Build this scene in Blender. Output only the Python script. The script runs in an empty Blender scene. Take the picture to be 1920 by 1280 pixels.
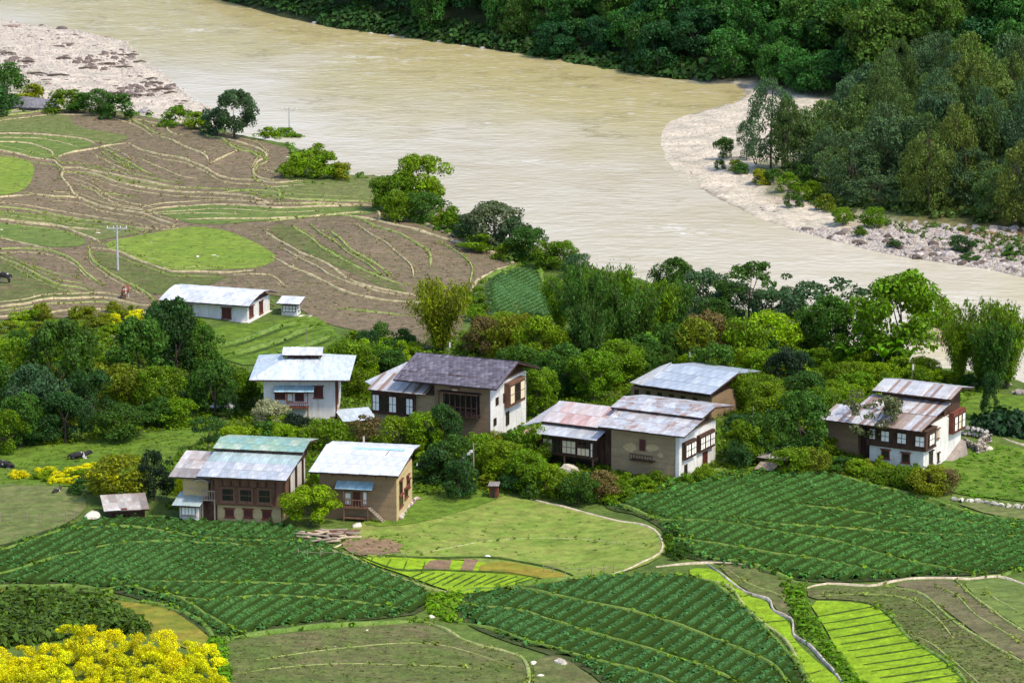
import bpy, bmesh, math, random
import numpy as np
from mathutils import Vector, Matrix, noise as mnoise
from mathutils.geometry import delaunay_2d_cdt

random.seed(7); RNG = np.random.default_rng(7)
SC = bpy.context.scene
C = SC.collection
R = math.radians
# ------------------------------------------------------------------ camera
CAM_H = 82.0; PITCH = 12.2; FPX = 960/math.tan(R(8.0))
cam = bpy.data.cameras.new('camera'); cam.sensor_width = 36; cam.lens = FPX/1920*36
cam.clip_start = 5; cam.clip_end = 9000
camo = bpy.data.objects.new('camera', cam); C.objects.link(camo)
camo.location = (0, 0, CAM_H); camo.rotation_euler = (R(90-PITCH), 0, 0)
SC.camera = camo
# ------------------------------------------------------------------ sky, sun, exposure
SUN_EL, SUN_AZ = 56, 126          # azimuth clockwise from +Y
w = bpy.data.worlds.new('World'); SC.world = w; w.use_nodes = True
nt = w.node_tree; nt.nodes.clear()
sky = nt.nodes.new('ShaderNodeTexSky'); sky.sky_type = 'NISHITA'; sky.sun_disc = False
sky.sun_elevation = R(SUN_EL); sky.sun_rotation = R(SUN_AZ); sky.air_density = 1.0; sky.dust_density = 3.5; sky.altitude = 1200
bg = nt.nodes.new('ShaderNodeBackground'); bg.inputs[1].default_value = 0.15
wo = nt.nodes.new('ShaderNodeOutputWorld')
nt.links.new(sky.outputs[0], bg.inputs[0]); nt.links.new(bg.outputs[0], wo.inputs[0])
sl = bpy.data.lights.new('sun', 'SUN'); sl.energy = 2.0; sl.angle = R(6); sl.color = (1.0, 0.92, 0.76)
so = bpy.data.objects.new('sun', sl); C.objects.link(so)
_az, _el = R(SUN_AZ), R(SUN_EL)
_sd = Vector((math.sin(_az)*math.cos(_el), math.cos(_az)*math.cos(_el), math.sin(_el)))
so.rotation_euler = _sd.to_track_quat('Z', 'Y').to_euler(); so.location = (200, 200, 300)
SC.view_settings.view_transform = 'Standard'; SC.view_settings.look = 'None'
SC.view_settings.exposure = 1.22; SC.view_settings.gamma = 1; SC.view_settings.use_curve_mapping = False
SC.render.engine = 'CYCLES'

# ------------------------------------------------------------------ projection helpers
CD, SD = math.cos(R(PITCH)), math.sin(R(PITCH))
def rays(P):
    P = np.asarray(P, float).reshape(-1, 2)
    u = (P[:, 0]-960)/FPX; v = (P[:, 1]-640)/FPX
    d = np.stack([u, CD-v*SD, -SD-v*CD], 1)
    return d
def plane_hit(P, z):
    d = rays(P); t = (z-CAM_H)/d[:, 2]
    return np.stack([d[:, 0]*t, d[:, 1]*t], 1)
def to_px(X, Y, Z):
    Z = Z-CAM_H; f = Y*CD-Z*SD; up = Y*SD+Z*CD
    return 960+FPX*X/f, 640-FPX*up/f
def zt(pts, ox, oy, sc):        # enlarged-crop coordinates -> photo pixels
    return [(ox+x/sc, oy+y/sc) for x, y in pts]

def sdist(px, py, poly):
    """signed distance, positive inside"""
    poly = np.asarray(poly, float); n = len(poly)
    d2 = np.full(px.shape, 1e18); ins = np.zeros(px.shape, bool)
    for i in range(n):
        ax, ay = poly[i]; bx, by = poly[(i+1) % n]
        ex, ey = bx-ax, by-ay
        t = np.clip(((px-ax)*ex+(py-ay)*ey)/(ex*ex+ey*ey+1e-12), 0, 1)
        d2 = np.minimum(d2, (px-ax-t*ex)**2+(py-ay-t*ey)**2)
        c = ((ay > py) != (by > py))
        with np.errstate(divide='ignore', invalid='ignore'):
            xx = ax+(py-ay)*ex/(ey if ey != 0 else 1e-12)
        ins ^= (c & (px < xx))
    d = np.sqrt(d2)
    return np.where(ins, d, -d)
def inside(px, py, poly):
    poly = np.asarray(poly, float); n = len(poly); ins = np.zeros(px.shape, bool)
    for i in range(n):
        ax, ay = poly[i]; bx, by = poly[(i+1) % n]
        c = ((ay > py) != (by > py))
        xx = ax+(py-ay)*(bx-ax)/((by-ay) if by != ay else 1e-12)
        ins ^= (c & (px < xx))
    return ins

# ------------------------------------------------------------------ terrain
WATER_Z = -5.0
def smoothp(P, it=1):
    P = [tuple(p) for p in P]
    for _ in range(it):
        Q = []
        for i in range(len(P)-1):
            a, b = P[i], P[i+1]
            Q += [(a[0]*.75+b[0]*.25, a[1]*.75+b[1]*.25), (a[0]*.25+b[0]*.75, a[1]*.25+b[1]*.75)]
        P = [P[0]]+Q+[P[-1]]
    return P
CREST = [(-900, 230), (-400, 216), (0, 210), (120, 203), (200, 204), (300, 221), (380, 238), (480, 257), (540, 268), (590, 300),
         (640, 326), (720, 330), (800, 380), (880, 420), (960, 455), (1060, 490), (1180, 515), (1320, 560), (1450, 590), (1600, 655),
         (1700, 690), (1800, 690), (1900, 708), (2100, 770), (2600, 900)]
PLATEAU = list(map(tuple, plane_hit(CREST, 0)))+[(900, 80), (300, 20), (-300, 20), (-900, 80)]
GRAVEL = list(map(tuple, plane_hit([(-1200, -40), (-400, -10), (0, 34), (60, 46), (150, 56), (235, 75), (262, 112), (300, 130), (335, 160), (365, 186), (400, 200),
         (430, 240), (430, 300), (-1200, 300)], -4.8)))
FARP = list(map(tuple, plane_hit([(-1500, -420), (-400, -170), (100, -90), (300, -45), (430, 2), (520, 27), (620, 48), (700, 62), (780, 68), (860, 80), (950, 93), (1020, 98), (1100, 114),
         (1200, 138), (1330, 150), (1380, 160), (1398, 176), (1378, 192), (1320, 206), (1262, 222), (1240, 238), (1236, 262), (1242, 292), (1270, 330),
         (1340, 372), (1430, 414), (1480, 430), (1560, 452), (1650, 476), (1750, 492), (1850, 506), (1920, 522), (2100, 560), (2600, 700)], -5)))+[(1500, 300), (1500, 3600), (-900, 3600)]
HILLP = list(map(tuple, plane_hit([(-1500, -430), (-400, -180), (100, -100), (300, -53), (430, -4), (520, 22), (620, 42), (780, 63), (950, 88), (1100, 107),
         (1200, 128), (1330, 146), (1400, 147), (1480, 168), (1560, 190), (1640, 196), (1760, 205), (1920, 205), (2300, 240), (2900, 300)], -4)))+[(1500, 500), (1500, 3600), (-900, 3600)]
GX0, GX1, GY0, GY1, GS = -700, 900, 60, 2600, 1.25
_gx = np.arange(GX0, GX1+GS, GS); _gy = np.arange(GY0, GY1+GS, GS)
def _terrain(X, Y):
    dp = sdist(X, Y, PLATEAU); dg = sdist(X, Y, GRAVEL); df = sdist(X, Y, FARP); dh = sdist(X, Y, HILLP)
    und = (0.55*np.sin(X/15+1)*np.sin(Y/24)+0.35*np.sin(X/8.3+Y/27)+.2*np.sin(X/5.1-Y/11))*np.clip(dp/12, 0, 1)
    # the village stands a little above the lower fields
    p = np.where(dp > 0, und, dp*0.62+0.25*np.sin(X*.9)*np.sin(Y*.7)*np.clip(-dp/2, 0, 1))
    rough = 0.10*np.sin(X*.55+np.sin(Y*.21)*2)*np.sin(Y*.33)+.07*np.sin(X*1.3+Y*.4)
    g = np.where(dg > 0, -5+np.minimum(dg*.05, .8)+rough*np.clip(dg/3, 0, 1), -5+dg*.14)
    f = np.where(df > 0, -5+np.minimum(df*.055, 2.3)+rough*1.2*np.clip(df/3, 0, 1), -5+df*.2)
    h = np.where(dh > 0, -5.3+dh*.56+2.2*np.sin(X/31+.4)*np.sin(Y/37)*np.clip(dh/20, 0, 1), -20)
    z = np.maximum(np.maximum(p, g), np.maximum(f, h))
    return np.maximum(z, -8.0), dp, dg, df, dh
_GXX, _GYY = np.meshgrid(_gx[::1], _gy[::1])
_Z = np.empty_like(_GXX)
# evaluate in the bands that matter finely, far hill coarsely
_Z[:] = _terrain(_GXX, _GYY)[0] if GS > 3 else 0
_coarse = 4
_sel = _gy < 1000
_Z[_sel] = _terrain(_GXX[_sel], _GYY[_sel])[0]
_cx = _gx[::_coarse]; _cyy = np.append(_gy[~_sel][::_coarse], _gy[-1]+_coarse*GS)
_CX, _CY = np.meshgrid(_cx, _cyy); _cz = _terrain(_CX, _CY)[0]
_far = np.empty((len(_cyy), len(_gx)))
for _i in range(len(_cyy)): _far[_i] = np.interp(_gx, _cx, _cz[_i])
_yy = _gy[~_sel]; _k = np.clip(((_yy-_cyy[0])/(_coarse*GS)), 0, len(_cyy)-1.001); _k0 = _k.astype(int); _kf = (_k-_k0)[:, None]
_Z[~_sel] = _far[_k0]*(1-_kf)+_far[_k0+1]*_kf
def H(x, y):
    x = np.asarray(x, float); y = np.asarray(y, float)
    fx = np.clip((x-GX0)/GS, 0, len(_gx)-1.001); fy = np.clip((y-GY0)/GS, 0, len(_gy)-1.001)
    i = fx.astype(int); j = fy.astype(int); a = fx-i; b = fy-j
    return (_Z[j, i]*(1-a)+_Z[j, i+1]*a)*(1-b)+(_Z[j+1, i]*(1-a)+_Z[j+1, i+1]*a)*b
def unproj(P, zoff=0.0):
    d = rays(P); n = len(d)
    ts = np.arange(150, 2300, 2.0)
    res = np.full(n, 2300.0)
    for k in range(0, n, 400):
        D = d[k:k+400]
        X = D[:, 0:1]*ts; Y = D[:, 1:2]*ts; Zr = CAM_H+D[:, 2:3]*ts
        hit = Zr < H(X, Y)+zoff
        idx = np.argmax(hit, 1); ok = hit.any(1)
        lo = ts[np.maximum(idx-1, 0)]; hi = ts[idx]
        for _ in range(12):
            m = (lo+hi)/2; below = (CAM_H+D[:, 2]*m) < H(D[:, 0]*m, D[:, 1]*m)+zoff
            hi = np.where(below, m, hi); lo = np.where(below, lo, m)
        res[k:k+400] = np.where(ok, hi, 2300)
    X = d[:, 0]*res; Y = d[:, 1]*res
    return np.stack([X, Y, H(X, Y)], 1)
def at(x, y): return Vector(unproj([(x, y)])[0])
def scale_at(p):                # pixels of the photo per metre at world point
    return FPX/(p[1]*CD-(p[2]-CAM_H)*SD)

# ------------------------------------------------------------------ object helpers
def tag(o, label=None, cat=None, group=None, kind=None):
    if label: o['label'] = label
    if cat: o['category'] = cat
    if group: o['group'] = group
    if kind: o['kind'] = kind
    return o
def empty(name, loc, rz=0):
    o = bpy.data.objects.new(name, None); C.objects.link(o); o.location = loc; o.rotation_euler = (0, 0, rz)
    o.empty_display_size = .3
    return o
def link_obj(name, me, parent=None, loc=None):
    o = bpy.data.objects.new(name, me); C.objects.link(o)
    if parent: o.parent = parent
    if loc is not None: o.location = loc
    return o
def np_mesh(name, V, F, mat=None, smooth=False, k=4):
    V = np.asarray(V, np.float32); F = np.asarray(F, np.int32)
    me = bpy.data.meshes.new(name)
    me.vertices.add(len(V)); me.vertices.foreach_set('co', V.ravel())
    me.loops.add(F.size); me.loops.foreach_set('vertex_index', F.ravel())
    me.polygons.add(len(F)); me.polygons.foreach_set('loop_start', np.arange(0, F.size, F.shape[1], dtype=np.int32))
    me.polygons.foreach_set('loop_total', np.full(len(F), F.shape[1], dtype=np.int32))
    if smooth: me.polygons.foreach_set('use_smooth', np.ones(len(F), bool))
    me.update(calc_edges=True)
    if mat: me.materials.append(mat)
    return me
class MB:
    def __init__(s): s.v = []; s.f = []
    def box(s, x0, x1, y0, y1, z0, z1):
        n = len(s.v)
        s.v += [(x0, y0, z0), (x1, y0, z0), (x1, y1, z0), (x0, y1, z0), (x0, y0, z1), (x1, y0, z1), (x1, y1, z1), (x0, y1, z1)]
        s.f += [(n, n+3, n+2, n+1), (n+4, n+5, n+6, n+7), (n, n+1, n+5, n+4), (n+1, n+2, n+6, n+5), (n+2, n+3, n+7, n+6), (n+3, n, n+4, n+7)]
        return s
    def hexa(s, b, t):          # bottom ring, top ring (4 each, counter-clockwise)
        n = len(s.v); s.v += list(b)+list(t)
        s.f += [(n, n+3, n+2, n+1), (n+4, n+5, n+6, n+7), (n, n+1, n+5, n+4), (n+1, n+2, n+6, n+5), (n+2, n+3, n+7, n+6), (n+3, n, n+4, n+7)]
        return s
    def bar(s, a, b, r, r2=None, n=6):
        a = Vector(a); b = Vector(b); d = (b-a).normalized(); r2 = r if r2 is None else r2
        u = d.orthogonal().normalized(); v = d.cross(u); k = len(s.v)
        for (p, q) in ((a, r), (b, r2)):
            for i in range(n):
                t = 2*math.pi*i/n+.4; s.v.append(tuple(p+(u*math.cos(t)+v*math.sin(t))*q))
        for i in range(n): s.f.append((k+i, k+(i+1) % n, k+n+(i+1) % n, k+n+i))
        s.f.append(tuple(range(k+n-1, k-1, -1))); s.f.append(tuple(range(k+n, k+2*n)))
        return s
    def poly(s, pts):
        n = len(s.v); s.v += list(pts); s.f.append(tuple(range(n, n+len(pts)))); return s
    def mesh(s, name, mat=None):
        me = bpy.data.meshes.new(name); me.from_pydata([tuple(v) for v in s.v], [], s.f); me.update()
        if mat: me.materials.append(mat)
        return me
    def build(s, name, mat, parent=None, loc=None):
        return link_obj(name, s.mesh(name, mat), parent, loc)

# ------------------------------------------------------------------ materials
class NT:
    def __init__(s, name):
        s.m = bpy.data.materials.new(name); s.m.use_nodes = True; s.t = s.m.node_tree; s.t.nodes.clear()
        s.out = s.n('ShaderNodeOutputMaterial')
    def n(s, typ, **kw):
        o = s.t.nodes.new(typ)
        for k, v in kw.items():
            if k.startswith('i_'): o.inputs[k[2:].replace('_', ' ')].default_value = v
            else: setattr(o, k, v)
        return o
    def l(s, a, b): s.t.links.new(a, b)
    def mix(s, fac, a, b, mode='MIX'):
        o = s.n('ShaderNodeMix', data_type='RGBA', blend_type=mode)
        for sock, v in ((o.inputs[0], fac), (o.inputs[6], a), (o.inputs[7], b)):
            if hasattr(v, 'links') or isinstance(v, bpy.types.NodeSocket): s.l(v, sock)
            elif isinstance(v, (int, float)): sock.default_value = v
            else: sock.default_value = tuple(v)+((1,) if len(v) == 3 else ())
        return o.outputs[2]
    def math(s, op, a, b=0.0, clamp=False):
        o = s.n('ShaderNodeMath', operation=op, use_clamp=clamp)
        for sock, v in ((o.inputs[0], a), (o.inputs[1], b)):
            if isinstance(v, bpy.types.NodeSocket): s.l(v, sock)
            else: sock.default_value = v
        return o.outputs[0]
    def noise(s, vec, scale, detail=3, rough=.55, stretch=None, out=0):
        if stretch:
            mp = s.n('ShaderNodeMapping'); s.l(vec, mp.inputs[0]); mp.inputs['Scale'].default_value = stretch; vec = mp.outputs[0]
        o = s.n('ShaderNodeTexNoise'); s.l(vec, o.inputs['Vector'])
        o.inputs['Scale'].default_value = scale; o.inputs['Detail'].default_value = detail; o.inputs['Roughness'].default_value = rough
        return o.outputs[out]
    def ramp(s, fac, stops):
        o = s.n('ShaderNodeValToRGB'); s.l(fac, o.inputs[0]); cr = o.color_ramp
        while len(cr.elements) < len(stops): cr.elements.new(.5)
        for e, (p, c) in zip(cr.elements, stops):
            e.position = p; e.color = (c, c, c, 1) if isinstance(c, (int, float)) else tuple(c)+(1,)
        return o.outputs[0]
    def pos(s): return s.n('ShaderNodeNewGeometry').outputs['Position']
    def objc(s): return s.n('ShaderNodeTexCoord').outputs['Object']
    def bump(s, h, strength=.5, dist=.1):
        o = s.n('ShaderNodeBump'); s.l(h, o.inputs['Height']); o.inputs['Strength'].default_value = strength; o.inputs['Distance'].default_value = dist
        return o.outputs[0]
    def finish(s, col, rough=.9, metal=0, normal=None, spec=.3, coat=None):
        b = s.n('ShaderNodeBsdfPrincipled')
        if isinstance(col, bpy.types.NodeSocket): s.l(col, b.inputs['Base Color'])
        else: b.inputs['Base Color'].default_value = tuple(col)+(1,)
        if isinstance(rough, bpy.types.NodeSocket): s.l(rough, b.inputs['Roughness'])
        else: b.inputs['Roughness'].default_value = rough
        b.inputs['Metallic'].default_value = metal; b.inputs['Specular IOR Level'].default_value = spec
        if normal is not None: s.l(normal, b.inputs['Normal'])
        s.l(b.outputs[0], s.out.inputs[0]); return s.m

def soil_mat(name, c1, c2, c3, s1=.35, s2=3.0, bump=.4, stretch=(1, 1, 1), fine=.5):
    n = NT(name); P = n.pos()
    big = n.ramp(n.noise(P, .09, 4, .6), [(.35, 0), (.65, 1)])
    mid = n.ramp(n.noise(P, s1*2, 5, .65, stretch=stretch), [(.38, 0), (.62, 1)])
    fin = n.noise(P, s2, 4, .7, stretch=stretch)
    col = n.mix(big, c1, c2); col = n.mix(n.math('MULTIPLY', mid, .6), col, c3)
    v = n.ramp(fin, [(.25, 1-fine), (.75, 1+fine*.6)])
    col = n.mix(1, col, v, 'MULTIPLY')
    fur = n.noise(P, .9, 3, .6, stretch=(.7, 1.15, 1)); col = n.mix(1, col, n.ramp(fur, [(.35, .78), (.62, 1.14)]), 'MULTIPLY')
    return n.finish(col, .95, normal=n.bump(fin, bump, .25), spec=.1)

def leaf_mat():
    n = NT('leaf'); oi = n.n('ShaderNodeObjectInfo'); g = n.n('ShaderNodeNewGeometry')
    rnd = g.outputs['Random Per Island']
    P = n.objc()
    big = n.ramp(n.noise(P, 3.2, 2, .5), [(.3, .72), (.7, 1.3)])
    br = n.ramp(rnd, [(0, .5), (.5, .95), (1, 1.6)])
    col = n.mix(1, oi.outputs['Color'], br, 'MULTIPLY'); col = n.mix(1, col, big, 'MULTIPLY')
    hs = n.n('ShaderNodeHueSaturation'); n.l(col, hs.inputs['Color'])
    n.l(n.math('ADD', n.math('MULTIPLY', rnd, .03), .485), hs.inputs['Hue']); col = hs.outputs[0]
    hs.inputs['Saturation'].default_value = 1.12
    d = n.n('ShaderNodeBsdfPrincipled'); n.l(col, d.inputs['Base Color']); d.inputs['Roughness'].default_value = .62; d.inputs['Specular IOR Level'].default_value = .22
    t = n.n('ShaderNodeBsdfTranslucent'); n.l(n.mix(1, col, (1.45, 1.3, .45), 'MULTIPLY'), t.inputs['Color'])
    mx = n.n('ShaderNodeMixShader'); mx.inputs[0].default_value = .34
    n.l(d.outputs[0], mx.inputs[1]); n.l(t.outputs[0], mx.inputs[2]); n.l(mx.outputs[0], n.out.inputs[0])
    return n.m
M = {}
M['leaf'] = leaf_mat()
_n = NT('bark'); M['bark'] = _n.finish(_n.mix(_n.noise(_n.objc(), 20, 3), (.035, .026, .018), (.11, .085, .06)), .95)
_n = NT('culm'); M['culm'] = _n.finish(_n.mix(_n.noise(_n.objc(), 9, 3), (.05, .09, .02), (.16, .18, .05)), .6)

def ground_mat():
    n = NT('ground'); P = n.pos()
    at_ = n.n('ShaderNodeAttribute'); at_.attribute_name = 'zone'; col = at_.outputs['Color']
    a = n.noise(P, .22, 5, .65); b = n.noise(P, 1.6, 4, .7)
    ca = n.ramp(a, [(.3, (.62, .66, .6)), (.7, (1.35, 1.3, 1.2))]); cb = n.ramp(b, [(.3, .62), (.7, 1.3)])
    col = n.mix(1, col, ca, 'MULTIPLY'); col = n.mix(1, col, cb, 'MULTIPLY')
    return n.finish(col, .95, normal=n.bump(b, .5, .3), spec=.15)
M['ground'] = ground_mat()
def water_mat():
    n = NT('river'); P = n.pos(); hill_refl = n.n('ShaderNodeAttribute'); hill_refl.attribute_name = 'channel'
    # pale grey-beige silt, with the hillside's ochre reflection painted in under the far bank
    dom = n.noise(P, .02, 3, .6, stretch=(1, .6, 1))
    f = n.math('ADD', hill_refl.outputs['Fac'], n.math('MULTIPLY', n.math('SUBTRACT', dom, .5), 1.6))
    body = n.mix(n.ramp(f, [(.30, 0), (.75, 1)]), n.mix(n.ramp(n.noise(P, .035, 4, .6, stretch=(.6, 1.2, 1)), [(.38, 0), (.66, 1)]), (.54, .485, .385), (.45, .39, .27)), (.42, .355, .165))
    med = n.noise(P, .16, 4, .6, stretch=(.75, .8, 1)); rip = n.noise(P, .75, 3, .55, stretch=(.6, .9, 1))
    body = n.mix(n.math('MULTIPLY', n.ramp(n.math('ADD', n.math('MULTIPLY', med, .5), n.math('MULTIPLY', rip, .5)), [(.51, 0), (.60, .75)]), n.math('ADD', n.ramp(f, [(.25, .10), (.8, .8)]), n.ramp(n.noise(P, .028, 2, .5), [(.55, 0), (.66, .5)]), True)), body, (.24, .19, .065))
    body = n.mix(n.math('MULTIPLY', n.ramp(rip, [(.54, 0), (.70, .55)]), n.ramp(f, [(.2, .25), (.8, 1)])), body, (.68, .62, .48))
    foam = n.math('MULTIPLY', n.ramp(n.noise(P, .03, 4, .6, stretch=(.5, 1.1, 1)), [(.60, 0), (.70, 1)]), n.ramp(n.noise(P, .5, 5, .75, stretch=(.7, 1, 1)), [(.50, 0), (.62, 1)]))
    body = n.mix(foam, body, (.78, .76, .70))
    h = n.math('ADD', n.math('MULTIPLY', rip, .6), n.math('MULTIPLY', med, 1.1))
    return n.finish(body, .22, normal=n.bump(h, .24, 1.0), spec=.5)
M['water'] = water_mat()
# ------------------------------------------------------------------ ground sheet (fan grid, finer near the village)
def build_ground():
    rs = np.concatenate([np.linspace(70, 225, 24)[:-1], np.exp(np.linspace(math.log(225), math.log(1150), 560))[:-1], np.linspace(1150, 2500, 90)])
    an = np.concatenate([np.linspace(-26, -12, 22)[:-1], np.linspace(-12, 12, 330)[:-1], np.linspace(12, 26, 22)])
    RR, AA = np.meshgrid(rs, np.radians(an)); RR = RR.T; AA = AA.T
    X = RR*np.tan(AA); Y = RR
    X = np.clip(X, -690, 890)
    Z, dp, dg, df, dh = _terrain(X, Y)
    Z = H(X, Y)
    nr, nc = X.shape
    V = np.stack([X, Y, Z], -1).reshape(-1, 3)
    idx = np.arange(nr*nc).reshape(nr, nc)
    F = np.stack([idx[:-1, :-1], idx[:-1, 1:], idx[1:, 1:], idx[1:, :-1]], -1).reshape(-1, 4)
    me = np_mesh('ground', V, F, M['ground'], True)
    grass = np.array([.075, .115, .022]); grav = np.array([.44, .385, .335]); dirt = np.array([.10, .078, .05])
    fl = np.array([.03, .04, .015]); sand = np.array([.44, .385, .325]); scrub = np.array([.075, .10, .03])
    col = np.tile(grass, (nr, nc, 1)).astype(float)
    def put(m, c):
        m = np.clip(m, 0, 1)[..., None]; col[:] = col*(1-m)+c*m
    dhm = None
    nz = np.sin(X*.35+np.sin(Y*.13)*2)*np.sin(Y*.21+1)
    put((dp < 0)*np.clip(-dp/1.0, 0, 1), scrub)
    put((dp < -4)*1.0, dirt*1.6)
    put(((dg > -2) & (dp < -2))*1.0, grav)
    put(((dg > 0) & (dg > 26+6*nz) & (dp < -2) & (X < -55))*.6, scrub)
    PX, PY = to_px(X, Y, Z)
    put((df > -3)*1.0, sand)
    put((df > -3)*(PX < 1300)*(df < 30)*(PY < 170), fl)
    put((df > -3)*(df < .9+.5*nz)*(PX > 1300), sand*.55)
    put((dg > -3)*(dg < .8+.5*nz)*(dp < -2), grav*.6)
    put(((df > 7+4*nz) & (PX > 1400) & (PY > 330))*np.clip((PX-1400)/60, 0, 1)*.5, np.array([.26, .20, .14]))
    put(((df > 16+5*nz) & ((PX > 1600) | (PY > 318)))*np.clip((PX-1450)/60, 0, 1)*1.0, np.array([.085, .095, .035]))
    put(((df > 9+2*nz) & (PX > 1690) & (PY > 380))*.7, np.array([.17, .10, .055]))
    put(((df > 2) & (PX > 1420) & (PY > 300) & (PY < 430) & (df > 10+3*nz))*.6, scrub)
    put((dh > 0)*np.clip(dh/2, 0, 1), fl)
    ca = me.color_attributes.new('zone', 'FLOAT_COLOR', 'POINT')
    ca.data.foreach_set('color', np.concatenate([col.reshape(-1, 3), np.ones((nr*nc, 1))], 1).astype(np.float32).ravel())
    o = link_obj('ground', me); tag(o, 'green valley ground with gravel banks and a forested slope', kind='structure')
build_ground()
# water surface
def build_river():
    xs = np.concatenate([[-1400, -600], np.arange(-420, 520, 9.0), [700, 1600]]); ys = np.concatenate([[60, 180], np.arange(240, 1300, 11.0), [1700, 2600]])
    X, Y = np.meshgrid(xs, ys); V = np.stack([X, Y, np.full(X.shape, WATER_Z)], -1).reshape(-1, 3); nr, nc = X.shape
    idx = np.arange(nr*nc).reshape(nr, nc); F = np.stack([idx[:-1, :-1], idx[:-1, 1:], idx[1:, 1:], idx[1:, :-1]], -1).reshape(-1, 4)
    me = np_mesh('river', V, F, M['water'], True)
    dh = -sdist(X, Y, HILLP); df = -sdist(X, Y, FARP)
    hill_refl = np.maximum(np.clip(1.15-dh/75, 0, 1), np.clip((X-55)/20, 0, 1)*np.clip(1-df/40, 0, 1)*(Y < 520))
    a = me.attributes.new('channel', 'FLOAT', 'POINT'); a.data.foreach_set('value', hill_refl.ravel().astype(np.float32))  # channel: mask of the hillside reflection painted into the water, strongest by the far bank
    tag(link_obj('river', me), 'wide silty river with pale slack water and painted ochre hillside reflection', kind='structure')
build_river()

# ------------------------------------------------------------------ fields as draped sheets
def densify(P, step):
    out = []
    n = len(P)
    for i in range(n):
        a = np.array(P[i]); b = np.array(P[(i+1) % n]); k = max(1, int(np.linalg.norm((b-a)[:2])/step))
        for j in range(k): out.append(tuple(a+(b-a)*j/k))
    return out
FIELDS = {}
BANKQ = []
def closed_smooth(P, it=1):
    for _ in range(it):
        Q = []
        for i in range(len(P)):
            a, b = P[i], P[(i+1) % len(P)]
            Q += [(a[0]*.75+b[0]*.25, a[1]*.75+b[1]*.25), (a[0]*.25+b[0]*.75, a[1]*.25+b[1]*.75)]
        P = Q
    return P
def field(name, pts, mat, layer=0, step=1.8, label=None, smooth=1):
    P = closed_smooth([tuple(p) for p in pts], smooth)
    W = unproj(P)[:, :2]
    B = densify([tuple(p) for p in W], step)
    A = np.array(B); x0, y0 = A.min(0); x1, y1 = A.max(0)
    gx, gy = np.meshgrid(np.arange(x0, x1, step), np.arange(y0, y1, step)); gx[::2] += step/2
    sd = sdist(gx.ravel(), gy.ravel(), A); k = sd > step*.5
    pts2 = [Vector(p) for p in B]+[Vector((x, y)) for x, y in zip(gx.ravel()[k], gy.ravel()[k])]
    nb = len(B)
    r = delaunay_2d_cdt(pts2, [(i, (i+1) % nb) for i in range(nb)], [], 1, 1e-4)
    vs = np.array([tuple(v) for v in r[0]]); fs = [f for f in r[2]]
    V = np.column_stack([vs, H(vs[:, 0], vs[:, 1])+.06+.035*layer])
    me = bpy.data.meshes.new(name); me.from_pydata([tuple(v) for v in V], [], [tuple(f) for f in fs]); me.update(); me.materials.append(mat)
    for p in me.polygons:
        if p.normal.z < 0: me.flip_normals(); break
    me.polygons.foreach_set('use_smooth', np.ones(len(me.polygons), bool))
    o = link_obj(name, me); tag(o, label, kind='structure')
    return A
SOIL = soil_mat('ploughed_soil', (.190, .134, .092), (.158, .118, .076), (.130, .122, .058), .3, 1.6, .9, fine=.45)
SOILG = soil_mat('weedy_soil', (.098, .115, .033), (.140, .112, .058), (.08, .13, .024), .3, 1.8, .8, fine=.45)
SOILB = soil_mat('fallow_soil', (.155, .125, .072), (.115, .12, .045), (.13, .11, .06), .3, 1.8, .8, fine=.4)
OLIVE = soil_mat('stubble', (.125, .145, .045), (.155, .15, .06), (.09, .14, .028), .3, 1.5, .6, fine=.4)
GREENF = soil_mat('green_plot', (.10, .15, .032), (.13, .17, .04), (.09, .13, .035), .25, 1.4, .5, fine=.3)
MEADOW = soil_mat('meadow', (.085, .16, .016), (.13, .19, .022), (.07, .12, .014), .35, 1.2, .9, fine=.45)
BRIGHT = soil_mat('bright_grass', (.145, .22, .025), (.185, .235, .035), (.115, .17, .03), .3, 1.3, .5, fine=.3)
DRYG = soil_mat('dry_pasture', (.175, .215, .040), (.225, .235, .060), (.10, .19, .02), .25, 1.5, .5, fine=.28)
OCHRE = soil_mat('ripe_grass', (.20, .18, .02), (.145, .17, .02), (.25, .17, .03), .22, 1.4, .5, fine=.25)
BARE = soil_mat('bare_earth', (.235, .145, .09), (.19, .12, .075), (.15, .115, .06), .5, 2.2, .5, fine=.35)
POTS = soil_mat('furrow_soil', (.035, .055, .014), (.045, .07, .016), (.055, .05, .025), .4, 2, .6, fine=.4)
RICE = soil_mat('rice_seedlings', (.20, .33, .012), (.26, .37, .015), (.13, .22, .015), .5, 3.0, .5, fine=.4)
def A_(p): return zt(p, 0, 200, 2.977)
def B_(p): return zt(p, 500, 380, 2.977)
def F_(p): return zt(p, 0, 850, 2.977)
def G_(p): return zt(p, 600, 850, 2.977)
def H_(p): return zt(p, 1240, 850, 2.8235)
field('ploughed_field', [(-160, 222), (-60, 218), (0, 216), (120, 208), (200, 209), (300, 226), (400, 245), (480, 263), (545, 280), (576, 300), (560, 320), (520, 328), (560, 345),
      (640, 350), (710, 345), (745, 330), (730, 360), (705, 395), (760, 415), (860, 442), (930, 470), (965, 492), (920, 512), (884, 545), (870, 590), (860, 650), (780, 655), (690, 625),
      (600, 605), (555, 575), (515, 550), (440, 560), (300, 575), (250, 590), (100, 598), (-60, 600), (-200, 590)], SOIL, 0, 2.0, 'brown ploughed terraces between the river and the village')
field('green_plot', A_([(-60, 160), (150, 160), (350, 172), (480, 190), (540, 220), (430, 240), (330, 290), (260, 290), (180, 285), (80, 262), (-60, 240)]), GREENF, 1, label='green terraces on the far left of the ploughed land')
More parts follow.
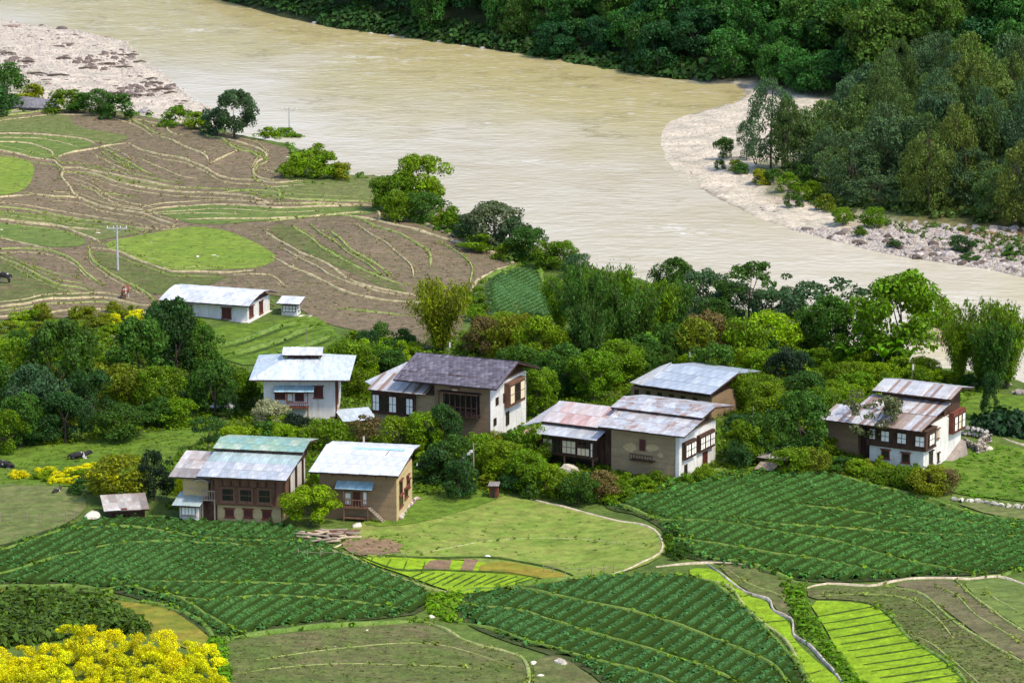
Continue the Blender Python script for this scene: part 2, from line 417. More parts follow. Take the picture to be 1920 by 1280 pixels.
field('grass_field', A_([(-100, 280), (60, 285), (140, 300), (200, 335), (170, 440), (90, 490), (-100, 505)]), BRIGHT, 1, label='bright grass plot at the left edge among ploughed terraces')
field('grass_field', A_([(570, 775), (640, 745), (740, 730), (900, 700), (1000, 680), (1090, 670), (1250, 690), (1380, 740), (1480, 790), (1560, 850), (1450, 905), (1250, 912), (1100, 915), (950, 915), (860, 880), (700, 835)]), BRIGHT, 1, label='lens-shaped bright grass field above the long white house')
field('stubble_field', A_([(-100, 60), (60, 55), (180, 60), (380, 40), (420, 120), (640, 150), (740, 170), (640, 215), (530, 205), (400, 165), (200, 145), (-100, 145)]), OLIVE, 1)
field('stubble_field', A_([(1540, 440), (1700, 410), (2000, 390), (2240, 375), (2130, 480), (2100, 530), (1900, 525), (1650, 512), (1420, 500)]), OLIVE, 1)
field('stubble_field', A_([(850, 585), (1100, 550), (1350, 560), (1700, 570), (2080, 560), (2110, 600), (1900, 612), (1520, 635), (1250, 660), (1080, 660), (950, 620)]), GREENF, 1)
field('stubble_field', A_([(-60, 580), (200, 600), (560, 655), (800, 700), (720, 725), (600, 740), (540, 755), (420, 700), (260, 660), (-60, 620)]), OLIVE, 1)
field('stubble_field', A_([(-60, 650), (200, 670), (400, 700), (500, 765), (400, 790), (240, 785), (-60, 735)]), GREENF, 1)
field('stubble_field', A_([(510, 800), (700, 840), (900, 905), (960, 930), (1300, 940), (1180, 1000), (900, 1060), (800, 1030), (700, 975), (600, 920), (540, 860)]), SOILG, 1)
field('stubble_field', A_([(1490, 680), (1600, 650), (1900, 830), (2300, 1040), (2200, 1040), (1900, 905), (1700, 815), (1560, 740)]), SOILG, 1)
field('stubble_field', A_([(-100, 850), (120, 910), (330, 1010), (500, 1060), (300, 1065), (120, 1095), (-100, 1110)]), SOILG, 1)
field('meadow', [(385, 640), (400, 612), (470, 608), (540, 600), (585, 590), (620, 612), (655, 650), (600, 668), (520, 672), (470, 690), (410, 672)], MEADOW, 1, label='stepped grass slope in front of the long white house')
for q in ([(400, 650), (440, 645), (480, 632), (520, 615), (560, 606)], [(430, 668), (480, 655), (530, 640), (570, 622), (600, 612)], [(490, 672), (540, 660), (590, 645), (625, 628)], [(540, 668), (590, 662), (640, 652)]): BANKQ.append(q)
field('meadow', [(-100, 845), (60, 838), (180, 828), (330, 805), (470, 790), (520, 820), (420, 840), (360, 880), (300, 905), (150, 915), (-100, 905)], MEADOW, 1, label='green meadow left of the green-roofed house')
field('stubble_field', F_([(-160, 180), (200, 170), (400, 195), (480, 250), (480, 330), (330, 415), (150, 490), (-160, 540)]), OLIVE, 1, label='olive grass plot with furrows at the left edge')
POT_L = field('crop_field', [(-120, 1050), (-40, 1035), (40, 1012), (100, 990), (180, 972), (300, 970), (420, 980), (540, 985), (600, 1010), (640, 1040), (720, 1075), (812, 1108), (802, 1150), (700, 1163), (560, 1173),
       (470, 1190), (440, 1200), (400, 1198), (330, 1150), (220, 1110), (120, 1100), (0, 1098), (-120, 1100)], POTS, 1, label='dark soil under the potato crop at lower left')
POT_C = field('crop_field', [(855, 1130), (900, 1105), (1000, 1100), (1100, 1085), (1200, 1078), (1290, 1080), (1330, 1092), (1380, 1125), (1430, 1170), (1470, 1215), (1500, 1260), (1510, 1320), (1480, 1400), (1250, 1400), (1150, 1300), (1090, 1250), (1010, 1222), (950, 1204), (880, 1176), (850, 1150)], POTS, 1, label='dark soil under the potato crop at bottom centre')
POT_R = field('crop_field', [(1130, 942), (1200, 912), (1300, 892), (1400, 886), (1500, 886), (1600, 902), (1700, 932), (1800, 967), (1880, 975), (1980, 990), (2060, 1040), (1980, 1065), (1840, 1078), (1700, 1086), (1620, 1092), (1500, 1092), (1400, 1068), (1300, 1050), (1262, 1040), (1252, 1000), (1200, 967), (1140, 957)], POTS, 1, label='dark soil under the potato crop at right')
POT_U = field('crop_field', [(905, 545), (915, 525), (930, 512), (1010, 500), (1030, 545), (1045, 600), (1010, 650), (940, 625), (912, 590)], POTS, 1, label='small crop plot behind the dark-roofed house')
field('pasture', [(640, 1005), (690, 975), (760, 935), (860, 922), (960, 932), (1060, 953), (1130, 973), (1205, 985), (1240, 1005), (1250, 1030), (1230, 1052), (1170, 1074), (1100, 1087), (1020, 1087), (900, 1052), (780, 1047), (670, 1044)], DRYG, 1, label='rounded yellow-green pasture in the middle foreground')
field('grass_field', [(740, 935), (800, 915), (900, 912), (960, 925), (900, 950), (780, 985), (690, 990), (680, 975)], MEADOW, 2)
field('bare_patch', [(640, 1020), (655, 1013), (672, 1015), (690, 1010), (712, 1014), (728, 1012), (742, 1019), (757, 1022), (748, 1031), (752, 1037), (728, 1039), (712, 1043), (694, 1040), (672, 1044), (655, 1037), (646, 1030)], BARE, 2, smooth=0, step=1.0, label='bare brown earth patch beside the timber pile')
field('rice_nursery', [(672, 1046), (760, 1047), (900, 1055), (950, 1062), (1005, 1078), (1012, 1088), (950, 1103), (880, 1117), (835, 1108), (750, 1076), (700, 1060)], RICE, 2, label='bright rice seedling strip below the pasture')
field('bare_patch', G_([(572, 652), (590, 630), (618, 606), (660, 602), (700, 605), (738, 600), (728, 628), (718, 660), (650, 656)]), BARE, 3, smooth=0, label='small bare bed in the seedling strip')
field('bare_patch', G_([(780, 665), (796, 630), (810, 595), (850, 600), (885, 600), (866, 636), (850, 665), (815, 660)]), BARE, 3, smooth=0)
field('ripe_grass', G_([(900, 620), (1050, 610), (1200, 640), (1400, 690), (1300, 715), (1200, 700), (1050, 680), (880, 670)]), OCHRE, 3)
field('ploughed_field', [(412, 1215), (470, 1197), (600, 1182), (700, 1175), (790, 1167), (860, 1197), (950, 1217), (985, 1242), (992, 1300), (992, 1400), (430, 1400), (425, 1300)], SOILG, 1, label='weedy ploughed field at the bottom edge left of centre')
field('ploughed_field', [(1000, 1236), (1040, 1228), (1085, 1250), (1150, 1305), (1230, 1400), (1010, 1400), (1002, 1300)], SOILG, 1)
field('rice_nursery', H_([(150, 610), (290, 620), (400, 690), (450, 760), (560, 785), (580, 840), (675, 890), (700, 990), (760, 1050), (850, 1130), (960, 1214), (1040, 1330), (860, 1330), (780, 1214), (720, 1080), (640, 980), (540, 900), (430, 790), (340, 700), (150, 655)]), RICE, 2, label='long winding strip of rice seedlings right of the central crop')
field('ploughed_field', H_([(300, 592), (500, 600), (640, 640), (720, 740), (740, 850), (640, 860), (560, 770), (450, 730), (350, 650)]), SOILG, 1)
field('grass_bank', H_([(640, 690), (740, 700), (790, 850), (880, 1000), (960, 1110), (1080, 1230), (1180, 1380), (1040, 1380), (960, 1200), (840, 1060), (740, 980), (690, 860)]), MEADOW, 1)
field('rice_field', H_([(775, 785), (960, 788), (1130, 810), (1200, 870), (1300, 970), (1420, 1060), (1560, 1160), (1680, 1300), (1750, 1420), (1300, 1420), (1120, 1270), (960, 1110), (860, 910)]), RICE, 2, label='bright rice field with dark dividing rows at lower right')
field('ploughed_field', H_([(770, 712), (1150, 712), (1300, 722), (1420, 780), (1600, 925), (1750, 1040), (1930, 1120), (2200, 1300), (2200, 1450), (1760, 1450), (1680, 1290), (1560, 1150), (1420, 1050), (1300, 955), (1200, 850), (1120, 795), (960, 775), (780, 775)]), SOILG, 1, label='ploughed strip right of the rice field')
field('ploughed_field', H_([(1210, 694), (1400, 672), (1560, 675), (1650, 775), (1760, 850), (1930, 960), (2200, 1130), (2200, 1280), (1930, 1100), (1760, 1025), (1600, 905), (1450, 790), (1360, 735)]), SOILB, 1, label='second ploughed strip at the right edge')
field('grass_field', H_([(1590, 675), (1780, 664), (1960, 700), (2200, 760), (2200, 1110), (1960, 960), (1770, 840), (1665, 765)]), GREENF, 1)
field('ripe_grass', F_([(-160, 762), (200, 762), (500, 780), (620, 822), (800, 842), (950, 872), (1060, 942), (1160, 1022), (1190, 1070), (1170, 1130), (1000, 1080), (820, 1000), (640, 860), (400, 812), (-160, 812)]), OCHRE, 1, label='ripe ochre grass strip above the yellow bushes')
field('meadow', [(1790, 735), (1860, 738), (1960, 750), (2100, 780), (2100, 840), (1960, 800), (1860, 790), (1800, 785)], MEADOW, 1, label='bright green meadow behind the right-hand house')
field('meadow', [(1780, 850), (1830, 830), (1880, 835), (1960, 850), (2150, 880), (2150, 960), (1960, 945), (1860, 935), (1780, 925), (1740, 905)], MEADOW, 1, label='green meadow in front of the stone wall at right')
field('stubble_field', [(1780, 940), (1900, 948), (2100, 960), (2100, 1010), (1960, 980), (1860, 968)], OLIVE, 1)

# ------------------------------------------------------------------ bunds and paths: raised ribbons
def line_mat(name, c1, c2, gaps=None):
    n = NT(name); P = n.pos()
    a = n.noise(P, 1.1, 4, .6); col = n.mix(n.ramp(a, [(.4, 0), (.6, 1)]), c1, c2)
    b = n.noise(P, 5, 3, .6); col = n.mix(1, col, n.ramp(b, [(.3, .7), (.7, 1.2)]), 'MULTIPLY')
    return n.finish(col, .95, spec=.1)
STRAW = line_mat('straw_bund', (.44, .36, .22), (.26, .24, .12))
GRASSY = line_mat('grass_bund', (.17, .24, .05), (.28, .28, .12))
PALE = line_mat('trodden_earth', (.50, .42, .30), (.36, .30, .20))
STONY = line_mat('pale_stone', (.42, .38, .31), (.27, .24, .19))
LUSH = line_mat('lush_bank', (.085, .155, .025), (.14, .20, .045))
DARKG = line_mat('dark_channel', (.028, .05, .01), (.05, .09, .015))
def catmull(W, step):
    W = np.asarray(W, float); n = len(W); out = []
    for i in range(n-1):
        p0 = W[max(i-1, 0)]; p1 = W[i]; p2 = W[i+1]; p3 = W[min(i+2, n-1)]
        k = max(2, int(np.linalg.norm((p2-p1)[:2])/step))
        for j in range(k):
            t = j/k
            out.append(.5*((2*p1)+(-p0+p2)*t+(2*p0-5*p1+4*p2-p3)*t*t+(-p0+3*p1-3*p2+p3)*t**3))
    out.append(W[-1]); return np.array(out)
def ribbon_data(pts, width, height, lift=.0, step=1.0, wob=.25):
    W = unproj(pts)[:, :2]; c = catmull(W, step)
    n = len(c); ph = RNG.random()*9
    t = np.gradient(c, axis=0); t /= np.linalg.norm(t, axis=1)[:, None]+1e-9; nn = np.stack([-t[:, 1], t[:, 0]], 1)
    s = np.arange(n)*step
    c = c+nn*(np.sin(s*.5+ph)*.12*wob/.25)[:, None]
    width = width*.52; height = height*.36; tp = np.clip(np.minimum(np.arange(n), n-1-np.arange(n))/3.0, .12, 1)
    wd = width*tp*(1+wob*np.sin(s*1.1+ph)*.6+wob*(RNG.random(n)-.5)*1.2)
    hh = height*tp*(1+(RNG.random(n)-.5)*.7)
    V = []
    for off, zz in ((-.5, -.35), (-.28, 1), (.28, 1), (.5, -.35)):
        q = c+nn*(wd*off)[:, None]
        z = H(q[:, 0], q[:, 1])+.1+lift+(hh if zz > 0 else -.35)
        V.append(np.column_stack([q, z]))
    V = np.stack(V, 1).reshape(-1, 3)
    i = np.arange(n-1)*4
    F = np.concatenate([np.stack([i+k, i+k+4, i+k+5, i+k+1], 1) for k in range(3)])
    return V, F
def ribbon(name, pts, mat, width, height, label=None, kind='structure', **kw):
    V, F = ribbon_data(pts, width, height, **kw)
    EDGES.setdefault(mat.name, []).append(V.reshape(-1, 4, 3)[:, 1:3].mean(1))
    me = np_mesh(name, V, F, mat)
    bm = bmesh.new(); bm.from_mesh(me); bmesh.ops.recalc_face_normals(bm, faces=bm.faces)
    if sum(f.normal.z for f in bm.faces) < 0: bmesh.ops.reverse_faces(bm, faces=bm.faces)
    bm.to_mesh(me); bm.free()
    o = link_obj(name, me); tag(o, label, kind=kind); return o
EDGES = {}
LA = [[(-80, 155), (150, 155), (350, 170), (470, 185), (535, 215)], [(-80, 178), (200, 180), (330, 200), (440, 232)], [(-80, 200), (130, 205), (220, 225), (285, 260), (290, 285)],
 [(-80, 235), (90, 265), (180, 290), (290, 305), (350, 345), (420, 345), (520, 365), (640, 385), (780, 415), (900, 440), (1020, 455), (1160, 455)],
 [(350, 345), (350, 400), (400, 470), (440, 510), (520, 545)],
 [(380, 370), (480, 370), (600, 410), (720, 440), (860, 465), (980, 480), (1150, 485), (1300, 495), (1420, 515), (1530, 550)],
 [(170, 485), (300, 505), (430, 515), (560, 560), (660, 580), (780, 600), (900, 640), (980, 670)],
 [(-80, 520), (0, 510), (170, 495)], [(-80, 560), (0, 565), (120, 575), (260, 600), (420, 630), (560, 650), (700, 670), (830, 705)],
 [(-80, 615), (0, 630), (150, 650), (300, 665), (440, 710), (560, 765)], [(90, 650), (250, 665), (450, 685), (600, 700)], [(-80, 725), (0, 740), (120, 765), (240, 790), (300, 800)],
 [(-80, 805), (0, 800), (120, 795), (260, 805), (350, 835), (430, 880), (500, 950), (560, 1000)], [(-80, 810), (0, 845), (120, 900), (230, 955), (330, 1000), (440, 1015), (520, 1050)],
 [(490, 790), (520, 860), (600, 930), (700, 980), (800, 1040), (870, 1090)], [(500, 790), (640, 810), (740, 850), (860, 890), (960, 925), (1100, 925), (1260, 930), (1420, 915)],
 [(-80, 1130), (0, 1120), (130, 1105), (240, 1080), (400, 1075), (580, 1070), (680, 1090), (780, 1110), (870, 1110)], [(-80, 1180), (0, 1175), (200, 1165), (330, 1145), (480, 1135), (700, 1145), (880, 1155)],
 [(-80, 60), (0, 60), (60, 50), (150, 40), (260, 25), (420, 25), (560, 30), (680, 60), (800, 110), (860, 150), (930, 160)], [(935, 85), (930, 130), (970, 155), (1030, 160)],
 [(720, 210), (800, 250), (900, 275), (1010, 290), (1110, 330), (1190, 375), (1300, 410), (1420, 415), (1530, 430), (1700, 415)],
 [(870, 165), (960, 195), (1060, 240), (1140, 275), (1170, 310)], [(1170, 320), (1240, 290), (1320, 250)], [(1000, 75), (1080, 105), (1140, 150), (1230, 180), (1320, 240), (1400, 260), (1450, 295)],
 [(1100, 120), (1200, 140), (1300, 150), (1420, 160), (1560, 195), (1660, 225), (1710, 265), (1640, 300)], [(1220, 175), (1330, 200), (1440, 240), (1490, 285), (1440, 310), (1410, 360), (1440, 395), (1530, 420)],
 [(1440, 345), (1560, 375), (1640, 400)], [(510, 265), (580, 300), (680, 350), (740, 380)], [(560, 235), (640, 270), (740, 330), (860, 390)], [(390, 400), (500, 440), (600, 500), (720, 540), (880, 570)],
 [(780, 595), (900, 570), (1050, 560), (1200, 550), (1400, 560), (1560, 570), (1800, 560), (2080, 555)], [(800, 605), (1000, 600), (1200, 600), (1350, 605)], [(1000, 635), (1200, 630), (1500, 630), (1800, 612), (2060, 590)],
 [(1180, 490), (1380, 470), (1540, 485), (1560, 510), (1640, 520), (1900, 530), (2090, 535)], [(1530, 545), (1700, 545), (1900, 550), (2070, 548)],
 [(730, 205), (640, 215), (540, 235), (400, 260), (320, 290)], [(560, 30), (760, 75), (935, 85), (1000, 75)],
 [(700, 670), (900, 690), (1000, 680)], [(440, 450), (560, 480), (760, 510)], [(160, 485), (300, 520)], [(760, 290), (900, 345), (1000, 390), (1120, 405)], [(1300, 940), (1500, 945), (1600, 1010)], [(640, 560), (900, 590)], [(120, 880), (300, 930), (430, 960)]]
LB = [[(60, 250), (200, 320), (340, 400), (480, 455), (620, 500), (760, 520)], [(240, 130), (330, 190), (440, 270), (560, 350), (660, 420)], [(480, 120), (600, 190), (700, 260), (790, 340), (820, 420)], [(960, 220), (1080, 290), (1150, 380), (1130, 450)], [(-20, 160), (60, 210), (160, 270), (280, 320), (370, 370), (460, 430), (560, 470), (700, 500), (820, 520), (950, 525)], [(30, 310), (100, 345), (200, 390), (310, 440), (440, 500), (600, 540), (720, 555), (820, 560), (950, 575)],
 [(140, 130), (240, 200), (360, 290), (480, 350), (580, 400), (680, 440), (790, 470)], [(360, 160), (440, 240), (540, 310), (640, 370), (700, 420)],
 [(0, 110), (200, 85), (380, 70), (520, 95), (620, 140), (740, 180), (840, 230), (900, 280), (920, 360)], [(380, 68), (560, 90), (680, 120), (840, 155), (980, 200), (1120, 240), (1260, 280), (1390, 350)],
 [(580, 30), (630, 60), (620, 100), (600, 110)], [(700, 100), (850, 110), (980, 160), (1080, 200)], [(380, 590), (560, 610), (700, 625), (800, 640)], [(1390, 350), (1300, 370), (1180, 440), (1130, 500)], [(1110, 640), (1180, 690), (1250, 740), (1330, 790)]]
thin = {1, 26, 27, 29, 31, 36, 37, 38, 39, 40, 41, 42, 43}
for i, l in enumerate(LA):
    ribbon('field_bund', A_(l), GRASSY if i % 5 == 3 and i not in (3,) or i in (14, 12) else STRAW, .5 if i in thin else .85, .22 if i in thin else .4)
for i in (3, 5, 6, 8, 9, 12, 13, 14, 15, 16, 18, 20, 25, 27, 28, 29, 30, 33):
    l = LA[i]; a_ = 0 if random.random() < .5 else 1
    for dy in ((-26, 24) if i not in (12, 20, 14) else (22,)): ribbon('field_bund', A_([(x+random.uniform(-4, 4), y+dy) for x, y in l[a_:max(a_+3, len(l)-1+a_)]]), GRASSY if random.random() < .5 else STRAW, random.uniform(.3, .5), .2)
for i, l in enumerate(LB):
    ribbon('field_bund', B_(l), (GRASSY if i in (1, 3, 6, 7, 8, 12) else STRAW), 1.5 if i == 9 else (.5 if i < 4 else .85), .35)
# banks and paths in the foreground
for l, m, wd, hh in [
 (F_([(-150, 700), (0, 680), (150, 640), (300, 590), (480, 545), (640, 515), (900, 500), (1200, 512), (1500, 530)]), LUSH, .8, .45),
 (F_([(-150, 560), (0, 548), (160, 500), (330, 440), (560, 418), (800, 425), (1050, 468), (1300, 490), (1650, 500)]), LUSH, .9, .45),
 (F_([(-150, 745), (0, 745), (200, 748), (420, 745), (560, 765), (640, 815)]), LUSH, .9, .4),
 (F_([(600, 720), (900, 722), (1300, 730), (1700, 740), (1900, 742), (2200, 760)]), LUSH, .7, .4),
 (F_([(640, 820), (800, 835), (900, 850), (1040, 900), (1130, 960), (1200, 1040), (1330, 1020)]), LUSH, 1.1, .35),
 (F_([(900, 770), (1040, 840), (1180, 920), (1300, 990), (1420, 1010)]), LUSH, .8, .45),
 (F_([(560, 770), (700, 745), (900, 790), (1150, 830), (1500, 800), (1905, 830), (2300, 880)]), LUSH, .7, .4),
 (F_([(1200, 1060), (1350, 1020), (1600, 990), (1900, 965), (2200, 950), (2380, 925)]), LUSH, 1.2, .5),
 (F_([(1190, 1050), (1210, 1150), (1250, 1290), (1290, 1400)]), LUSH, 1.5, .5),
 (F_([(420, 390), (330, 430), (150, 505), (-150, 570)]), LUSH, .9, .3),
 (G_([(-160, 480), (0, 540), (120, 565), (240, 620), (370, 670), (520, 730), (640, 765), (800, 790)]), GRASSY, .7, .4),
 (G_([(780, 790), (830, 765), (1050, 750), (1200, 720), (1500, 695), (1750, 690), (2040, 685)]), LUSH, .8, .35),
 (G_([(1050, 765), (1120, 760), (1300, 800), (1500, 840), (1700, 880), (1905, 940), (2200, 1040), (2500, 1180), (2620, 1300)]), LUSH, .8, .5),
 (G_([(790, 850), (850, 860), (1100, 880), (1300, 940), (1500, 1010), (1700, 1060), (1905, 1120), (2150, 1200), (2350, 1300)]), LUSH, .8, .5),
 (G_([(740, 940), (1000, 1000), (1150, 1050), (1300, 1090), (1500, 1150), (1905, 1260), (2050, 1330)]), LUSH, .8, .45),
 (G_([(2040, 685), (2180, 720), (2320, 820), (2440, 950), (2560, 1060), (2660, 1180), (2720, 1300)]), LUSH, 1.0, .4),
 (H_([(-280, 250), (-100, 320), (0, 360), (150, 365), (300, 370), (600, 420), (900, 470), (1200, 550), (1400, 600), (1640, 640)]), LUSH, .8, .5),
 (H_([(350, 350), (640, 385), (900, 400), (1300, 430), (1700, 440), (1905, 450), (2100, 450)]), LUSH, .7, .45),
 (H_([(0, 440), (300, 490), (600, 540), (900, 580), (1250, 650)]), LUSH, .7, .45),
 (H_([(-250, 180), (0, 110), (300, 88), (700, 92), (900, 110), (1100, 170), (1400, 240), (1600, 310), (1920, 370), (2200, 400)]), LUSH, 1.3, .4),
 (H_([(60, 400), (120, 440), (180, 510), (260, 560), (500, 600), (700, 680), (770, 700)]), LUSH, 1.2, .4),
 (H_([(640, 275), (900, 300), (1150, 330), (1500, 360), (1900, 400)]), LUSH, .6, .4),
 (H_([(150, 655), (340, 705), (430, 795), (540, 905), (640, 985), (720, 1085), (780, 1220), (850, 1330)]), GRASSY, .7, .3),
 (H_([(1130, 812), (1200, 865), (1300, 965), (1420, 1055), (1560, 1155), (1680, 1300)]), LUSH, .9, .3),
 (H_([(1640, 650), (1780, 655), (1920, 610), (2100, 560)]), LUSH, .9, .35),
 (B_([(1330, 400), (1345, 480), (1370, 560), (1410, 640)]), GRASSY, 1.0, .25),
 (B_([(1520, 350), (1545, 450), (1560, 540)]), LUSH, 1.2, .5),
 (B_([(1400, 350), (1300, 390), (1200, 450)]), LUSH, 1.2, .6)]:
    ribbon('grass_bank', l, m, wd, hh)
for l in ([(800, 760), (1100, 750), (1300, 770), (1420, 850), (1560, 990)], [(1300, 960), (1420, 1010), (1560, 1110), (1700, 1250)], [(1440, 700), (1560, 760), (1700, 880), (1900, 1010)], [(1700, 720), (1800, 790), (1920, 860)], [(320, 600), (460, 690), (600, 740), (700, 800)]):
    ribbon('field_bund', H_(l), GRASSY, .4, .15)
for l in ([(480, 1240), (650, 1215), (820, 1210), (960, 1250)], [(440, 1265), (650, 1245), (900, 1255)]): ribbon('field_bund', l, GRASSY, .35, .1)
for q in BANKQ:
    ribbon('grass_bank', q, LUSH, 1.6, .9); ribbon('field_channel', [(x+4, y+5) for x, y in q], DARKG, 1.2, .25, lift=.05)
for l, m, wd, hh, lab in [
 (G_([(1180, 255), (1350, 300), (1500, 345), (1680, 385), (1790, 395), (1870, 430), (1905, 490), (1890, 560), (1800, 610), (1700, 660), (1600, 685)]), PALE, .6, .18, 'pale footpath curving round the pasture'),
 (G_([(600, 940), (700, 980), (780, 1040), (880, 1075), (1000, 1100), (1120, 1135), (1160, 1180), (1165, 1240), (1150, 1330)]), GRASSY, .8, .2, 'footpath between ploughed field and central crop'),
 (H_([(240, 590), (300, 630), (380, 690), (450, 740), (560, 775), (590, 840), (690, 885), (710, 970), (780, 1012), (840, 1090), (900, 1150), (960, 1214), (1040, 1320)]), STONY, .45, .35, 'narrow grey stone-lined channel along the rice seedlings'),
 (H_([(1170, 700), (1350, 740), (1440, 800), (1600, 930), (1760, 1030), (1920, 1110), (2150, 1250)]), GRASSY, .6, .25, 'footpath between two ploughed strips'),
 (H_([(1560, 668), (1640, 760), (1760, 840), (1920, 950), (2150, 1100)]), GRASSY, .6, .25, 'footpath below the green plot at right'),
 (H_([(770, 712), (880, 692), (1100, 705), (1180, 690), (1300, 665), (1500, 660), (1640, 668), (1780, 655), (1920, 700), (2100, 740)]), PALE, .5, .2, 'pale path along the foot of the right-hand crop'),
 (H_([(-30, 600), (80, 590), (240, 583), (400, 590), (520, 608)]), PALE, .4, .2, 'pale path above the seedling strip'),
 (G_([(50, 540), (140, 500), (230, 430)]), PALE, .4, .1, 'short trodden path by the timber pile'),
 ([(1880, 822), (1910, 832), (1960, 842), (2060, 865)], PALE, 1.3, .08, 'dirt track leaving the right-hand stone wall'),
 ([(1375, 660), (1405, 652), (1430, 660)], PALE, 1.6, .1, 'dirt patch behind the village'),
 ([(1478, 640), (1500, 640), (1512, 655), (1535, 672), (1560, 680), (1590, 688), (1605, 698)], PALE, 1.3, .35, 'bare earth wall behind the village'),
 ([(170, 632), (200, 628), (230, 640)], PALE, 1.2, .1, 'pale track beside the left wood')]:
    ribbon('path', l, m, wd, hh, lab)
# dividers in the seedling strip and rice field
for i in range(12):
    t = i/11; a = G_([(420+t*780, 668+t*35)])[0]; b = G_([(300+t*700+60, 650+t*60+60)])[0]
    xa = 560+t*640; ribbon('field_channel', G_([(xa+20, 672+t*28), (xa-110, 745-abs(t-.45)*50+t*20)]), DARKG, .35, .16, lift=.12, wob=.1)
for i in range(4): ribbon('field_channel', G_([(300+i*95, 590+i*8), (265+i*100, 640+i*12)]), DARKG, .35, .16, lift=.12, wob=.1)
ribbon('field_channel', G_([(200, 575), (420, 655), (640, 660), (860, 672), (1060, 680), (1215, 705)]), DARKG, .4, .12, lift=.12)
ribbon('field_channel', G_([(330, 575), (560, 590), (900, 590), (1080, 610), (1300, 650), (1420, 690)]), DARKG, .4, .12, lift=.12)
ribbon('field_channel', G_([(560, 560), (800, 515), (1000, 490), (1250, 480), (1500, 485), (1700, 510), (1890, 520)]), GRASSY, .4, .08, lift=.05)
for i in range(14):
    y = 830+i*36; x0 = 815+i*30+(i*i)*.9; x1 = min(1200+i*33+i*i*1.0, 1640); x1 = 1195+(y-870)*1.24
    ribbon('field_channel', H_([(x0, y+45), ((x0+x1)/2, y+18), (max(x1, x0+80), y-15)]), DARKG, .38, .2, lift=.1, wob=.15)
for q in [[(430, 765), (480, 750)], [(545, 905), (690, 890)], [(740, 1190), (850, 1160)]]:
    ribbon('field_channel', H_(q), DARKG, .6, .1, lift=.1)
# ------------------------------------------------------------------ foliage meshes
def quads(P, N, S, rng, asp=1.0):
    """leaf quads at P with normals N and half sizes S"""
    n = len(P); a = rng.normal(size=(n, 3)); N = N/(np.linalg.norm(N, axis=1)[:, None]+1e-9)
    U = np.cross(N, a); U /= np.linalg.norm(U, axis=1)[:, None]+1e-9; W = np.cross(N, U)
    S = np.asarray(S)[:, None]; A = asp
    sk = (rng.random((n, 1))-.5)*.7
    V = np.stack([P-U*S*A*.9-W*S*.35, P+U*S*A*sk*.4-W*S, P+U*S*A+W*S*.25, P-U*S*A*sk*.4+W*S], 1)
    F = np.arange(n*4).reshape(n, 4)
    return V.reshape(-1, 3), F
def crown(seed, nclump, nleaf, leaf, z0, prof, cr=(.13, .2), flat=.8, gap=.0, droop=0):
    rng = np.random.default_rng(seed); Ps = []; Ns = []; Ss = []
    cs = []
    lean = (rng.random(2)-.5)*.1
    for i in range(nclump):
        for _ in range(20):
            t = rng.random()**.85; z = z0+(1-z0)*t; a = rng.random()*6.283
            r = prof(t)*(.45+.55*rng.random()**.5)*(1+.18*math.sin(2*a+seed)+.12*math.sin(3*a+seed*2)); c = np.array([r*math.cos(a)*.5+lean[0]*z, r*math.sin(a)*.5+lean[1]*z, z])
            if all(np.linalg.norm((c-q)*(1, 1, 1.2)) > cr[0]*.75 for q in cs): break
        cs.append(c)
        rad = cr[0]+(cr[1]-cr[0])*rng.random(); rad *= (.55+.45*prof(t)) if prof(t) < .6 else 1
        m = int(nleaf*(.6+.8*rng.random())*(rad/cr[1])**1.3)
        d = rng.normal(size=(m, 3)); d /= np.linalg.norm(d, axis=1)[:, None]
        d = d[d[:, 2] > -.55-rng.random(len(d))*.3]; m = len(d)
        lump = 1+.22*np.sin(d[:, 0]*5+i)*np.sin(d[:, 1]*5+i*2)*np.sin(d[:, 2]*4)
        rr = rad*(.62+.42*rng.random((m, 1))**.6)*lump[:, None]
        Ps.append(c+d*rr*np.array([1, 1, flat])+np.array([0, 0, -droop])*rng.random((m, 1))**2)
        Ns.append(d*1.0+rng.normal(size=(m, 3))*.55+np.array([0, 0, .25])); Ss.append(leaf*(.55+.8*rng.random(m)))
    P = np.concatenate(Ps); P[:, 2] = np.maximum(P[:, 2], .02)
    V, F = quads(P, np.concatenate(Ns), np.concatenate(Ss), rng)
    return V, F, cs
def round_prof(t): return math.sqrt(max(0, 1-(2*t*.93-.85)**2*.95))
def umbrella(t): return math.sqrt(max(.02, 1-(1.9*t-1.25)**2)) if t > .1 else .55
def cone_prof(t): return max(.08, (1-t)**.75)*(.75 if t < .12 else 1)
def pine_prof(t): return max(.16, math.sin(min(1, (t*.86+.12))*math.pi)**.55*(1-.12*t))
def trunk_mesh(name, cs, h=.5, r=.03, mat='bark', limbs=6, seed=0):
    rng = random.Random(seed); m = MB(); b = Vector((rng.uniform(-.02, .02), rng.uniform(-.02, .02), h*.45)); t = Vector((rng.uniform(-.03, .03), rng.uniform(-.03, .03), h))
    m.bar((0, 0, -.05), b, r*1.3, r); m.bar(b, t, r, r*.6)
    for c in rng.sample(list(cs), min(limbs, len(cs))):
        c = Vector(c); a = b.lerp(t, rng.random()); k = a.lerp(c, .5)+Vector((0, 0, -.03)); m.bar(a, k, r*.5, r*.33, 5); m.bar(k, c, r*.33, r*.1, 4)
    return m.mesh(name, M[mat])
PROTO = {}
